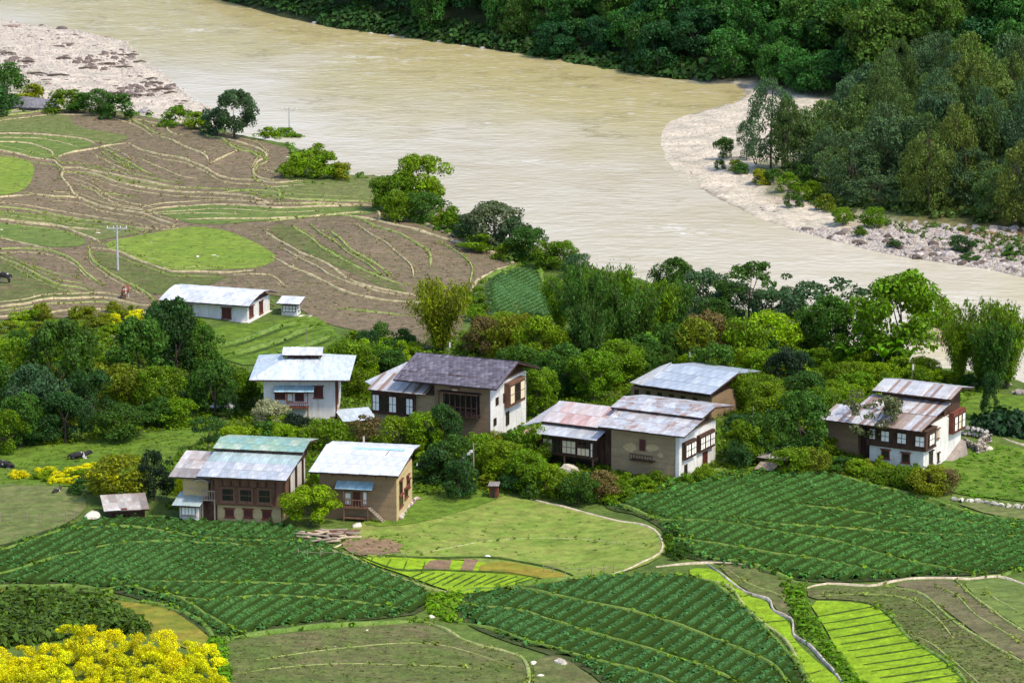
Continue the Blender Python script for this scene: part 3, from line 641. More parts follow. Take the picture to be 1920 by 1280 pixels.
def make_proto(kind, seeds, **kw):
    L = []
    for s in seeds:
        tk = kw.get('trunk'); V, F, cs = crown(s, kw['nclump'], kw['nleaf'], kw['leaf'], kw['z0'], kw['prof'], kw.get('cr', (.13, .2)), kw.get('flat', .8), droop=kw.get('droop', 0))
        L.append((np_mesh(kind+'_crown', V, F, M['leaf']), trunk_mesh(kind+'_trunk', cs, *(tk or (.5, .03)), seed=s) if tk is not False else None, V, F))
    PROTO[kind] = L
make_proto('broad', [1, 2, 3, 4, 5], nclump=42, nleaf=380, leaf=.0195, z0=.17, prof=round_prof, cr=(.10, .19), trunk=(.5, .024))
make_proto('tall', [11, 12, 13], nclump=40, nleaf=260, leaf=.019, z0=.16, prof=lambda t: round_prof(t)*(.9+.2*math.sin(t*9)), cr=(.10, .17), flat=1.0, trunk=(.6, .02))
make_proto('airy', [21, 22, 23], nclump=30, nleaf=130, leaf=.022, z0=.30, prof=umbrella, cr=(.08, .15), flat=.6, trunk=(.62, .018))
make_proto('bush', [31, 32, 33, 34], nclump=20, nleaf=210, leaf=.033, z0=.12, prof=lambda t: round_prof(t*.6+.4), cr=(.14, .25), trunk=False)
make_proto('mound', [35, 36, 37, 38], nclump=16, nleaf=420, leaf=.022, z0=.2, prof=lambda t: round_prof(t*.6+.4), cr=(.16, .24), trunk=False)
make_proto('pine', [41, 42, 43, 44], nclump=64, nleaf=230, leaf=.0135, z0=.10, prof=pine_prof, cr=(.07, .16), flat=.8, trunk=(.93, .017))
make_proto('far', [51, 52, 53, 54], nclump=32, nleaf=250, leaf=.0245, z0=.10, prof=round_prof, cr=(.13, .23), trunk=(.4, .025))
def bamboo(seed, culms=34, leaves=300):
    rng = np.random.default_rng(seed); V = []; F = []; m = MB(); Ps = []; Ns = []; Ss = []
    for i in range(culms):
        a = rng.random()*6.283; r0 = .06*rng.random(); out = .1+.42*rng.random()**.9; hh = .68+.32*rng.random(); ca, sa = math.cos(a), math.sin(a)
        f = lambda t: np.array([ca*(r0+out*t**1.9), sa*(r0+out*t**1.9), hh*(t-.07*t**3*(out/.5))])
        pts = [f(t) for t in np.linspace(0, 1, 6)]
        for p, q in zip(pts[:-1], pts[1:]): m.bar(p, q, .006, .004, 4)
        n = leaves; t = .16+.84*rng.random(n)**.85
        B = np.stack([f(x) for x in t]); sp = (.018+.055*np.sin(np.clip(t, 0, 1)*math.pi*.85))[:, None]
        off = rng.normal(size=(n, 3)); off[:, 2] -= .5
        Ps.append(B+off*sp*.75); Ns.append(rng.normal(size=(n, 3))*.8+np.array([ca, sa, .5])); Ss.append(.0165*(.6+.8*rng.random(n)))
    P = np.concatenate(Ps); N = np.concatenate(Ns); S = np.concatenate(Ss)
    # narrow drooping leaves
    N /= np.linalg.norm(N, axis=1)[:, None]; d = rng.normal(size=P.shape)*.5+np.array([0, 0, -1.0]); U = d-(d*N).sum(1)[:, None]*N; U /= np.linalg.norm(U, axis=1)[:, None]; W = np.cross(N, U)
    S = S[:, None]; Vv = np.stack([P-U*S*1.6, P-W*S*.5, P+U*S*1.6, P+W*S*.5], 1).reshape(-1, 3)
    return np_mesh('bamboo_foliage', Vv, np.arange(len(Vv)).reshape(-1, 4), M['leaf']), m.mesh('bamboo_culms', M['culm'])
BAM = [bamboo(61), bamboo(62), bamboo(63)]

TONE = {'dark': (.050, .105, .018), 'deep': (.034, .078, .020), 'blue': (.052, .098, .042), 'green': (.098, .170, .014), 'mid': (.132, .205, .018), 'lime': (.185, .280, .014),
        'olive': (.150, .180, .022), 'yellow': (.56, .54, .008), 'grey': (.095, .115, .055), 'black': (.014, .030, .014), 'pale': (.30, .32, .20), 'brown': (.15, .115, .045), 'sand': (.50, .44, .34), 'far': (.026, .085, .026), 'fargreen': (.042, .110, .024), 'farlime': (.070, .130, .026), 'farblue': (.022, .072, .034), 'pine': (.072, .118, .036), 'pineblue': (.060, .104, .046), 'pineolive': (.105, .145, .036)}
TW = {'dark': 'dark green', 'deep': 'deep green', 'blue': 'bluish dark green', 'green': 'green', 'mid': 'mid green', 'lime': 'light lime green', 'olive': 'olive green', 'yellow': 'bright yellow', 'grey': 'grey-green', 'black': 'nearly black', 'pale': 'pale silvery', 'brown': 'brownish', 'sand': 'pale dry', 'far': 'dark green', 'fargreen': 'green', 'farlime': 'yellow-green', 'farblue': 'bluish', 'pine': 'dark', 'pineblue': 'grey-blue', 'pineolive': 'olive'}
def tone(t, j=.18):
    c = TONE[t]; k = 1+(random.random()-.5)*2*j; g = (random.random()-.5)*.14
    return (c[0]*k*(1+g), c[1]*k, c[2]*k*(1-g), 1)
LAND = [(390, 560, 'the long white house'), (565, 720, 'the white house with a small roof lantern'), (740, 740, 'the rust-striped bay roof'), (880, 740, 'the dark-roofed house'),
        (1080, 790, 'the pink-roofed house'), (1240, 820, 'the patched grey-roofed house'), (1290, 710, 'the half-hidden grey roof'), (1690, 800, 'the rust-striped right-hand house'),
        (470, 900, 'the green-roofed house'), (680, 900, 'the bright-roofed mud house'), (230, 945, 'the crooked grey shed'), (540, 230, 'the riverside power pole'), (825, 590, 'the lone bamboo clump'),
        (380, 470, 'the lens-shaped grass plot'), (960, 1000, 'the rounded pasture'), (1150, 560, 'the big bamboo grove'), (1690, 600, 'the tall round riverside tree'), (60, 190, 'the big grey boulder'), (200, 1250, 'the yellow bushes'),
        (1320, 290, 'the pale sandbar'), (975, 560, 'the small crop plot'), (420, 755, 'the white tin sheet'), (1850, 640, 'the right-hand bamboo clump'), (150, 120, 'the gravel bank'), (1540, 670, 'the bare earth wall'), (1850, 840, 'the stone wall')]
def where(x, y):
    best = None
    for lx, ly, n in LAND:
        d = math.hypot(x-lx, (y-ly)*1.6)
        if best is None or d < best[0]: best = (d, lx, ly, n)
    d, lx, ly, n = best; dx, dy = x-lx, (y-ly)*1.6
    if d < 34: return 'right beside '+n
    if abs(dx) > abs(dy)*1.4: r = 'to the right of ' if dx > 0 else 'to the left of '
    else: r = 'in front of ' if dy > 0 else 'behind '
    return ('some way ' if d > 190 else '')+r+n
def place(x, by, ty, wpx, kind, tn, seed=None):
    """a plant whose foot is seen at (x, by): placed on the terrain with its real height and width"""
    p = at(x, by); s = scale_at(p); h = (by-ty)/s/math.cos(math.atan2(CAM_H-p.z, p.y)); wd = wpx/s
    return p, h, wd
def size_word(h): return 'tall' if h > 9 else ('medium' if h > 5 else 'small')
def tree(x, by, ty, wpx, kind='broad', tn='dark', label=None, cat=None, group=None, name=None, rz=None):
    p, h, wd = place(x, by, ty, wpx, kind, tn)
    nm = name or {'broad': 'leafy_tree', 'tall': 'leafy_tree', 'airy': 'spreading_tree', 'pine': 'pine_tree', 'far': 'forest_tree', 'bamboo': 'bamboo_clump', 'bush': 'shrub', 'mound': 'shrub'}[kind]
    word = {'broad': 'rounded leafy tree', 'tall': 'upright leafy tree', 'airy': 'thin-crowned spreading tree', 'pine': 'pine tree', 'far': 'broadleaf tree', 'bamboo': 'feathery bamboo clump', 'bush': 'bushy shrub', 'mound': 'rounded bush'}[kind]
    label = label or f"{size_word(h)} {TW[tn]} {word} {where(x, by)}"
    label = label.replace('some way ', '') if len(label.replace('-', ' ').split()) > 14 else label
    cat = cat or {'bamboo': 'bamboo', 'bush': 'shrub', 'mound': 'shrub'}.get(kind, 'tree')
    rz = random.random()*6.28 if rz is None else rz
    if kind in ('bush', 'mound'):
        me = random.choice(PROTO[kind])[0]; o = link_obj(nm, me, None, (p.x, p.y, p.z-.06*h)); o.scale = (wd, wd, h*1.06); o.rotation_euler.z = rz; o.color = tone(tn)
        tag(o, label, cat, group); return o
    r = empty(nm, (p.x, p.y, p.z-.05), rz); r.scale = (wd, wd, h); tag(r, label, cat, group)
    if kind == 'bamboo': cm, tm = random.choice(BAM)
    else: cm, tm = random.choice(PROTO[kind])[:2]
    c = link_obj('foliage' if kind == 'bamboo' else 'crown', cm, r); c.color = tone(tn)
    if tm: link_obj('culms' if kind == 'bamboo' else 'trunk', tm, r)
    return r
T = tree
# ---- river edge, left to right
for a in [(12, 205, 122, 66, 'far', 'dark'), (60, 196, 160, 60, 'bush', 'olive'), (8, 215, 165, 60, 'bush', 'deep'), (122, 212, 170, 66, 'bush', 'green'), (185, 215, 170, 56, 'far', 'dark'), (222, 224, 178, 60, 'bush', 'dark'), (150, 212, 176, 44, 'bush', 'dark'),
          (330, 238, 200, 50, 'bush', 'green'), (368, 244, 212, 46, 'bush', 'mid'), (440, 258, 172, 82, 'broad', 'blue'), (402, 252, 205, 50, 'bush', 'blue'), (500, 262, 240, 44, 'bush', 'mid'), (535, 268, 240, 50, 'bush', 'green'), (560, 275, 252, 36, 'bush', 'green'),
          (575, 326, 286, 64, 'bush', 'mid'), (612, 334, 290, 62, 'bush', 'green'), (545, 332, 305, 50, 'bush', 'mid'), (600, 308, 272, 54, 'bush', 'mid'), (640, 338, 306, 40, 'bush', 'olive'),
          (788, 392, 294, 92, 'broad', 'mid'), (742, 396, 330, 76, 'broad', 'green'), (790, 416, 362, 72, 'far', 'dark'), (745, 416, 360, 56, 'far', 'green'), (852, 432, 390, 50, 'bush', 'green'), (835, 426, 398, 44, 'bush', 'mid'), (718, 398, 344, 40, 'bush', 'green'),
          (925, 462, 382, 104, 'broad', 'grey'), (878, 448, 404, 58, 'bush', 'blue'), (960, 470, 410, 60, 'bush', 'blue'), (990, 486, 428, 78, 'broad', 'dark'), (900, 472, 440, 60, 'bush', 'mid'), (1020, 500, 455, 56, 'bush', 'green'), (955, 486, 452, 50, 'bush', 'mid'),
          (1052, 505, 455, 56, 'far', 'green'), (1085, 520, 478, 50, 'far', 'blue')]: T(*a)
# ---- bamboo
for a in [(826, 662, 508, 128, 'bamboo', 'olive'), (1096, 672, 486, 130, 'bamboo', 'dark'), (1148, 640, 484, 120, 'bamboo', 'green'), (1180, 680, 520, 120, 'bamboo', 'dark'), (1228, 670, 520, 110, 'bamboo', 'green'), (1262, 650, 514, 100, 'bamboo', 'dark'), (1052, 620, 505, 96, 'bamboo', 'green'), (1110, 700, 560, 110, 'bamboo', 'dark'),
          (1840, 722, 556, 130, 'bamboo', 'green'), (1888, 728, 556, 120, 'bamboo', 'mid'), (1865, 735, 590, 120, 'bamboo', 'dark'), (1798, 716, 590, 90, 'bamboo', 'mid'), (1390, 770, 690, 90, 'bamboo', 'mid'), (1430, 790, 700, 90, 'bamboo', 'green')]:
    T(*a, group='bamboo clumps around the village')
# ---- riverside trees behind the village
for a in [(1266, 566, 488, 78, 'broad', 'dark'), (1320, 590, 512, 84, 'far', 'blue'), (1405, 606, 498, 112, 'airy', 'dark'), (1375, 600, 530, 70, 'far', 'blue'), (1440, 612, 545, 66, 'far', 'blue'), (1545, 640, 528, 140, 'airy', 'blue'), (1484, 610, 540, 60, 'tall', 'deep'), (1600, 665, 575, 80, 'tall', 'dark'), (1556, 665, 560, 100, 'broad', 'dark'), (1520, 655, 580, 70, 'far', 'green'),
          (1690, 690, 517, 160, 'broad', 'green'), (1745, 680, 560, 90, 'tall', 'mid'), (1640, 672, 622, 56, 'bush', 'deep'), (1628, 694, 650, 54, 'bush', 'dark'), (1580, 690, 630, 60, 'bush', 'green'), (1350, 620, 560, 60, 'far', 'dark'),
          (1440, 672, 590, 94, 'far', 'lime'), (1400, 690, 600, 74, 'far', 'mid'), (1330, 680, 590, 70, 'far', 'brown'), (1370, 670, 610, 66, 'far', 'brown'), (1300, 690, 600, 76, 'far', 'olive'), (1475, 742, 655, 62, 'far', 'black'), (1345, 740, 650, 80, 'far', 'dark'), (1440, 730, 660, 70, 'far', 'mid')]: T(*a)
T(1748, 694, 622, 62, 'airy', 'sand', label='pale tree added in place of river rocks, right of the tall riverside tree')  # made-up tree standing where pale river rocks show through
# ---- left wood
for a in [(115, 768, 608, 122, 'broad', 'dark'), (40, 760, 645, 100, 'tall', 'green'), (62, 812, 690, 104, 'broad', 'blue'), (330, 722, 568, 104, 'broad', 'deep'), (262, 745, 602, 110, 'broad', 'dark'), (385, 720, 618, 76, 'tall', 'dark'), (230, 780, 688, 104, 'tall', 'olive'), (122, 828, 738, 86, 'broad', 'deep'), (40, 838, 742, 80, 'broad', 'dark'), (175, 800, 700, 76, 'tall', 'deep'),
          (300, 790, 690, 80, 'broad', 'green'), (232, 826, 762, 92, 'far', 'dark'), (402, 780, 680, 84, 'broad', 'dark'), (452, 762, 700, 60, 'far', 'green'), (330, 800, 750, 66, 'far', 'green'), (390, 852, 782, 66, 'airy', 'deep'), (20, 700, 640, 70, 'far', 'lime'), (300, 660, 570, 60, 'tall', 'deep'), (10, 850, 770, 60, 'far', 'green'), (330, 660, 585, 50, 'broad', 'dark'), (-40, 800, 660, 110, 'broad', 'dark'), (-90, 760, 640, 110, 'tall', 'green'), (370, 650, 600, 44, 'far', 'green'),
          (228, 936, 858, 104, 'far', 'olive'), (290, 938, 850, 68, 'tall', 'black'), (340, 940, 900, 30, 'bush', 'yellow'), (262, 920, 880, 44, 'bush', 'lime'), (212, 912, 886, 36, 'bush', 'yellow'), (160, 925, 896, 56, 'bush', 'dark')]: T(*a)
T(582, 986, 914, 96, 'broad', 'lime', label='lime green round tree between the green-roofed and bright-roofed houses')
T(588, 940, 890, 34, 'tall', 'lime', label='slim lime green sapling behind the lime green round tree')
# ---- round the houses
for a in [(508, 810, 752, 62, 'far', 'pale'), (556, 824, 778, 50, 'far', 'black'), (620, 846, 790, 84, 'far', 'green'), (690, 852, 782, 70, 'airy', 'brown'), (745, 862, 786, 80, 'far', 'mid'), (800, 862, 775, 80, 'broad', 'mid'), (832, 862, 760, 62, 'broad', 'deep'), (850, 902, 820, 84, 'broad', 'dark'), (820, 908, 840, 70, 'far', 'deep'), (895, 880, 812, 70, 'far', 'green'), (860, 936, 866, 60, 'far', 'deep'),
          (940, 906, 830, 86, 'broad', 'mid'), (985, 920, 846, 84, 'broad', 'green'), (1040, 930, 880, 70, 'far', 'mid'), (1085, 944, 886, 64, 'far', 'dark'), (1130, 936, 886, 60, 'far', 'brown'), (975, 866, 805, 64, 'far', 'green'), (1010, 872, 800, 50, 'far', 'mid'), (1000, 930, 880, 50, 'bush', 'dark'),
          (1012, 705, 596, 84, 'broad', 'mid'), (955, 690, 600, 74, 'far', 'olive'), (905, 668, 598, 60, 'far', 'brown'), (1058, 745, 650, 92, 'broad', 'dark'), (1112, 752, 660, 86, 'broad', 'green'), (1012, 780, 694, 74, 'broad', 'green'), (1032, 745, 690, 60, 'far', 'dark'), (1160, 720, 640, 90, 'broad', 'green'), (1205, 700, 630, 76, 'broad', 'dark'), (1255, 690, 610, 70, 'tall', 'dark'), (975, 730, 650, 70, 'broad', 'dark'), (1075, 690, 620, 70, 'far', 'dark'),
          (1405, 868, 790, 84, 'broad', 'mid'), (1450, 868, 776, 94, 'tall', 'dark'), (1500, 858, 740, 100, 'broad', 'dark'), (1440, 800, 720, 80, 'broad', 'mid'), (1540, 800, 730, 70, 'far', 'green'), (1510, 770, 700, 76, 'broad', 'dark'), (1570, 770, 716, 72, 'far', 'mid'), (1600, 745, 700, 60, 'far', 'green'), (1480, 890, 840, 60, 'far', 'green'), (1530, 885, 840, 56, 'far', 'olive'), (1392, 870, 820, 50, 'far', 'green'),
          (1742, 928, 876, 72, 'far', 'olive'), (1700, 914, 876, 60, 'far', 'green'), (1768, 926, 880, 54, 'far', 'brown'), (1655, 906, 878, 54, 'bush', 'green'), (1610, 892, 862, 56, 'bush', 'mid'), (1580, 884, 858, 46, 'bush', 'dark'),
          (655, 712, 640, 84, 'far', 'mid'), (700, 700, 645, 66, 'far', 'green'), (742, 705, 655, 60, 'far', 'dark'), (650, 690, 640, 50, 'far', 'green'), (672, 740, 690, 54, 'far', 'mid'), (690, 670, 620, 50, 'far', 'deep'), (890, 660, 620, 50, 'far', 'mid'), (1690, 720, 672, 60, 'bush', 'mid'),
          (1590, 735, 680, 60, 'far', 'mid'), (1640, 725, 680, 56, 'far', 'lime'), (1660, 740, 700, 40, 'bush', 'green'), (1855, 790, 700, 36, 'tall', 'deep')]: T(*a)
T(1632, 862, 742, 112, 'airy', 'grey', label='thin-crowned grey-green tree growing in front of the rust-striped right-hand house')
T(915, 905, 850, 50, 'far', 'mid')
# ---- filler shrubs inside the village greenery
def fill(poly, n, hr, wr, tones, kinds=('bush',), group='shrubs in the village greenery', avoid=()):
    xs, ys = zip(*poly); done = []; tries = 0
    while len(done) < n and tries < n*40:
        tries += 1; x = random.uniform(min(xs), max(xs)); y = random.uniform(min(ys), max(ys))
        if not inside(np.array([x]), np.array([y]), poly)[0]: continue
        if any(inside(np.array([x]), np.array([y]), q)[0] for q in avoid): continue
        if any(abs(x-a) < wr[0]*.5 and abs(y-b) < wr[0]*.2 for a, b in done): continue
        done.append((x, y)); h = random.uniform(*hr); wd = random.uniform(*wr)
        T(x, y, y-h, wd, random.choice(kinds), random.choice(tones), group=group)
HB = [[(395, 990), (395, 850), (780, 840), (780, 985)], [(480, 800), (480, 690), (650, 690), (650, 800)], [(690, 845), (660, 720), (990, 690), (990, 845)], [(990, 905), (990, 780), (1370, 760), (1370, 905)], [(1170, 770), (1170, 710), (1390, 710), (1370, 770)], [(1540, 880), (1540, 760), (1820, 730), (1820, 880)], [(320, 985), (320, 900), (400, 900), (400, 985)], [(300, 615), (300, 560), (580, 560), (580, 615)]]
fill([(0, 690), (60, 640), (200, 640), (420, 640), (480, 700), (480, 780), (420, 790), (250, 815), (160, 815), (120, 835), (0, 835)], 44, (26, 60), (34, 66), ['dark', 'green', 'mid', 'olive', 'deep', 'green'], ('bush', 'far', 'tall', 'broad'), avoid=HB)
fill([(640, 665), (670, 630), (780, 660), (760, 700), (680, 720), (660, 760), (640, 740)], 26, (22, 44), (30, 56), ['green', 'mid', 'dark', 'lime'], ('bush',), avoid=HB)
fill([(860, 640), (940, 610), (1060, 640), (1300, 690), (1420, 640), (1500, 690), (1560, 720), (1560, 800), (1380, 760), (1150, 730), (1000, 800), (985, 700)], 80, (26, 54), (34, 64), ['green', 'mid', 'dark', 'green', 'olive', 'deep', 'mid'], ('bush', 'far', 'tall', 'airy', 'broad'), avoid=HB)
fill([(480, 800), (700, 850), (780, 850), (920, 840), (1000, 880), (1150, 905), (1120, 940), (960, 925), (800, 912), (790, 860), (600, 840), (430, 840)], 60, (20, 44), (28, 54), ['green', 'mid', 'dark', 'olive', 'lime', 'deep'], ('bush', 'far', 'tall', 'airy'), avoid=HB[:1]+HB[3:4])
fill([(1370, 800), (1560, 760), (1540, 880), (1380, 885)], 34, (24, 50), (30, 56), ['green', 'mid', 'dark', 'deep'], ('bush', 'far'))
fill([(1560, 700), (1700, 690), (1800, 720), (1640, 745), (1560, 760)], 24, (22, 44), (30, 54), ['mid', 'lime', 'green'], ('bush', 'far'))
fill([(1140, 905), (1280, 900), (1420, 885), (1420, 892), (1280, 912), (1140, 950)], 14, (12, 24), (20, 40), ['green', 'mid'], ('bush',))
fill([(1550, 862), (1700, 890), (1790, 905), (1780, 935), (1700, 925), (1560, 890)], 18, (14, 30), (22, 40), ['green', 'olive', 'mid', 'dark'], ('bush',))
fill([(1400, 640), (1640, 690), (1760, 705), (1900, 740), (1740, 720), (1560, 700)], 22, (18, 40), (26, 50), ['green', 'dark', 'mid'], ('bush',), group='shrubs along the river bank')
fill([(860, 560), (900, 520), (912, 600), (1000, 650), (960, 660), (880, 620)], 12, (16, 34), (24, 40), ['mid', 'lime', 'green'], ('bush',))
fill([(0, 592), (240, 585), (270, 600), (200, 640), (0, 660)], 34, (14, 26), (24, 40), ['olive', 'lime', 'mid', 'olive'], ('bush',), group='low bushes below the ploughed terraces')
fill([(180, 595), (270, 590), (265, 606), (180, 612)], 9, (12, 20), (16, 30), ['yellow', 'olive'], ('bush',), group='low bushes below the ploughed terraces')
fill([(1250, 1000), (1300, 1040), (1280, 1050), (1240, 1060)], 7, (12, 26), (16, 32), ['green', 'dark'], ('bush',))
# yellow patch and yellow bushes
fill([(20, 890), (60, 885), (180, 880), (184, 908), (120, 908), (30, 900)], 26, (8, 16), (18, 30), ['yellow', 'yellow', 'lime'], ('bush',), group='yellow flowering shrubs in the left meadow')
def yellow_rows():
    n = 0
    poly = [(-60, 1235), (0, 1218), (120, 1212), (200, 1195), (330, 1200), (385, 1225), (425, 1300), (430, 1420), (-60, 1420)]
    y = 1212
    while y < 1400:
        x = -50+random.random()*20
        while x < 440:
            yy = y+random.uniform(-7, 7)
            if inside(np.array([x]), np.array([yy]), poly)[0]:
                T(x, yy+10, yy-random.uniform(27, 37), random.uniform(42, 54), 'mound', 'yellow', label=f"bright yellow rounded bush, {'back' if y < 1235 else ('middle' if y < 1290 else 'front')} rows, {'left' if x < 110 else ('middle' if x < 250 else 'right')} part of the lower left planting", group='yellow bushes in the lower left corner', name='yellow_bush'); n += 1
            x += random.uniform(38, 50)
        y += 25
yellow_rows()
# ---- far bank: broadleaf forest on the slope, pines on the flat
def forest():
    cnt = 0; rng = random.Random(5); pts = []
    xs = np.arange(-210, 420, 6.8)
    cand = []
    for row, y in enumerate(np.arange(400, 1150, 6.6)):
        for x in xs:
            cand.append((x+rng.uniform(-2.6, 2.6)+(row % 2)*3.4, y+rng.uniform(-2.6, 2.6)))
    A = np.array(cand); dh = sdist(A[:, 0], A[:, 1], HILLP); k = (dh > 1.0) & (dh < 150); A = A[k]; dh = dh[k]
    Z = H(A[:, 0], A[:, 1]); PX, PY = to_px(A[:, 0], A[:, 1], Z); 
    kk = (PX > -350) & (PX < 2480) & (PY > -120) & (PY < 400); A, Z, PX, PY, dh = A[kk], Z[kk], PX[kk], PY[kk], dh[kk]
    o = np.argsort(-(PY)); 
    for i in o:
        x, y = A[i]; px, py = PX[i], PY[i]
        u = math.sin(x*.06+1)*math.sin(y*.05)+rng.uniform(-.7, .7)
        tn = 'farlime' if u > .85 else ('fargreen' if u > .15 else ('far' if u > -.5 else 'farblue'))
        h = rng.uniform(7.5, 12.5)*(1.15 if rng.random() < .12 else 1); wd = rng.uniform(6.5, 10.5)
        if dh[i] < 6: h *= .75; wd *= .8
        me = PROTO['far'] if rng.random() < .65 else PROTO['broad']
        cm, tm = rng.choice(me)[:2]
        r = empty('forest_tree', (x, y, Z[i]-.3), rng.random()*6.28); r.scale = (wd, wd, h)
        edge = 'at the water edge' if dh[i] < 9 else 'high on the slope'
        ws = 'far left' if px < 700 else ('left of the sandbar' if px < 1200 else ('above the sandbar' if px < 1500 else 'behind the pines'))
        tag(r, f"{TW[tn]} leafy tree {edge} across the river, {ws}", 'tree', 'forest trees on the slope across the river')
        c = link_obj('crown', cm, r); c.color = tone(tn, .25); link_obj('trunk', tm, r); cnt += 1
    return cnt
NF = forest()
def pines():
    rng = random.Random(9)
    poly = [(1490, 325), (1520, 285), (1575, 262), (1610, 235), (1690, 215), (1760, 215), (1930, 220), (2340, 290), (2400, 500), (2100, 470), (1930, 436), (1800, 400), (1700, 405), (1600, 380), (1520, 350)]
    W = [tuple(p) for p in unproj(poly)[:, :2]]; A = np.array(W); x0, y0 = A.min(0); x1, y1 = A.max(0); n = 0
    y = y0
    while y < y1:
        x = x0
        while x < x1:
            q = (x+rng.uniform(-1.6, 1.6), y+rng.uniform(-2.2, 2.2)); x += 4.9
            if not inside(np.array([q[0]]), np.array([q[1]]), W)[0]: continue
            z = float(H(*q)); px, py = to_px(q[0], q[1], z)
            if px > 2360 or rng.random() < .12: continue
            h = rng.uniform(6.2, 12.5); h *= 1.15 if px > 1650 else .8; wd = rng.uniform(4.8, 8.4)
            if py > 385: h *= .8
            tn = rng.choice(['pine', 'pine', 'pineblue', 'pineblue', 'pineolive', 'pineolive' if py > 380 else 'pine'])
            cm, tm = rng.choice(PROTO['pine'] if rng.random() < .72 else PROTO['tall']+PROTO['far'])[:2]
            r = empty('pine_tree', (q[0], q[1], z-.1), rng.random()*6.28); r.scale = (wd, wd, h)
            ws = 'near the sandbar' if px < 1560 else ('in the middle of the stand' if px < 1780 else 'at the right end of the stand')
            fr = 'front row' if py > 390 else ('back row' if py < 270 else 'inner')
            tag(r, f"{TW[tn]} {fr} pine on the far flat, {ws}", 'tree', 'pine trees on the flat across the river')
            c = link_obj('crown', cm, r); c.color = tone(tn); link_obj('trunk', tm, r); n += 1
        y += 5.6
    return n
NP_ = pines()
T(1445, 318, 150, 96, 'pine', 'pineblue', label='tallest grey-blue pine standing at the tip of the stand by the sandbar', group='pine trees on the flat across the river')
T(1475, 325, 190, 60, 'pine', 'pine', label='dark pine just right of the tallest pine by the sandbar', group='pine trees on the flat across the river')
T(1400, 300, 226, 44, 'pine', 'pineblue', label='slim grey-blue pine left of the tallest pine by the sandbar', group='pine trees on the flat across the river')
for a in [(1357, 298, 258, 32, 'far', 'dark'), (1425, 345, 318, 34, 'bush', 'olive'), (1390, 325, 305, 30, 'bush', 'dark'), (1480, 360, 325, 40, 'bush', 'green'), (1487, 388, 362, 34, 'bush', 'dark'), (1525, 375, 340, 44, 'bush', 'mid'), (1350, 318, 300, 20, 'bush', 'dark'), (1803, 474, 442, 42, 'far', 'deep'), (1895, 482, 462, 26, 'bush', 'dark'), (1550, 395, 365, 36, 'bush', 'olive'), (1820, 488, 474, 36, 'bush', 'dark'), (1675, 465, 448, 26, 'bush', 'dark'), (1610, 444, 425, 26, 'bush', 'green'), (1580, 420, 390, 36, 'far', 'mid'), (1640, 428, 390, 40, 'far', 'green'), (1380, 320, 300, 26, 'bush', 'olive'), (1450, 345, 318, 40, 'bush', 'dark'), (1500, 345, 310, 44, 'bush', 'dark')]: T(*a, group='scrub on the far bank')

# ------------------------------------------------------------------ crops and ground cover (joined, uncountable)
def stuff_mesh(name, protos, X, Y, S, Z, cols, label, hscale=1.0, sink=0.0, rotate=True):
    """copies of small leaf clumps joined into one mesh; cols -> object colour"""
    Vs = []; n = len(X); off = 0; Fs = []
    pick = RNG.integers(0, len(protos), n); ang = RNG.random(n)*6.283
    for k, (V0, F0) in enumerate(protos):
        m = pick == k
        if not m.any(): continue
        c, s = np.cos(ang[m]), np.sin(ang[m]); nv = len(V0); q = m.sum()
        vx = V0[None, :, 0]*c[:, None]-V0[None, :, 1]*s[:, None]; vy = V0[None, :, 0]*s[:, None]+V0[None, :, 1]*c[:, None]
        sc = S[m][:, None]; V = np.stack([vx*sc+X[m][:, None], vy*sc+Y[m][:, None], (V0[None, :, 2]*hscale-sink)*sc+Z[m][:, None]], -1).reshape(-1, 3)
        F = (F0[None]+(np.arange(q)*nv)[:, None, None]).reshape(-1, 4)+off; off += q*nv
        Vs.append(V); Fs.append(F)
    me = np_mesh(name, np.concatenate(Vs), np.concatenate(Fs), M['leaf'])
    o = link_obj(name, me); o.color = tuple(cols)+(1,); tag(o, label, None, None, 'stuff'); return o
def tuft(seed, n, leaf, h=.55, r=.42):
    rng = np.random.default_rng(seed); d = rng.normal(size=(n, 3)); d /= np.linalg.norm(d, axis=1)[:, None]; d[:, 2] = np.abs(d[:, 2])
    P = d*np.array([r, r, h])*(.7+.4*rng.random((n, 1))); V, F = quads(P, d+rng.normal(size=(n, 3))*.45+np.array([0, 0, .5]), leaf*(.6+.7*rng.random(n)), rng)
    return V, F
TUFT = [tuft(s, 15, .19) for s in range(70, 76)]
M['ridge'] = None
def ridge_mat():
    n = NT('crop_ridge'); P = n.pos(); oi = n.n('ShaderNodeObjectInfo'); at_ = n.n('ShaderNodeAttribute'); at_.attribute_name = 'plant'
    a = n.noise(P, 2.6, 3, .7); v = n.n('ShaderNodeTexVoronoi'); n.l(P, v.inputs['Vector']); v.inputs['Scale'].default_value = 5.5
    leaf = n.mix(1, oi.outputs['Color'], n.ramp(v.outputs['Distance'], [(.1, 1.35), (.6, .5)]), 'MULTIPLY'); leaf = n.mix(1, leaf, n.ramp(a, [(.3, .7), (.7, 1.25)]), 'MULTIPLY')
    col = n.mix(n.ramp(at_.outputs['Fac'], [(.3, 0), (.62, 1)]), (.022, .042, .008), leaf)
    return n.finish(col, 1.0, normal=n.bump(v.outputs['Distance'], -.8, .12), spec=0)
M['ridge'] = ridge_mat()
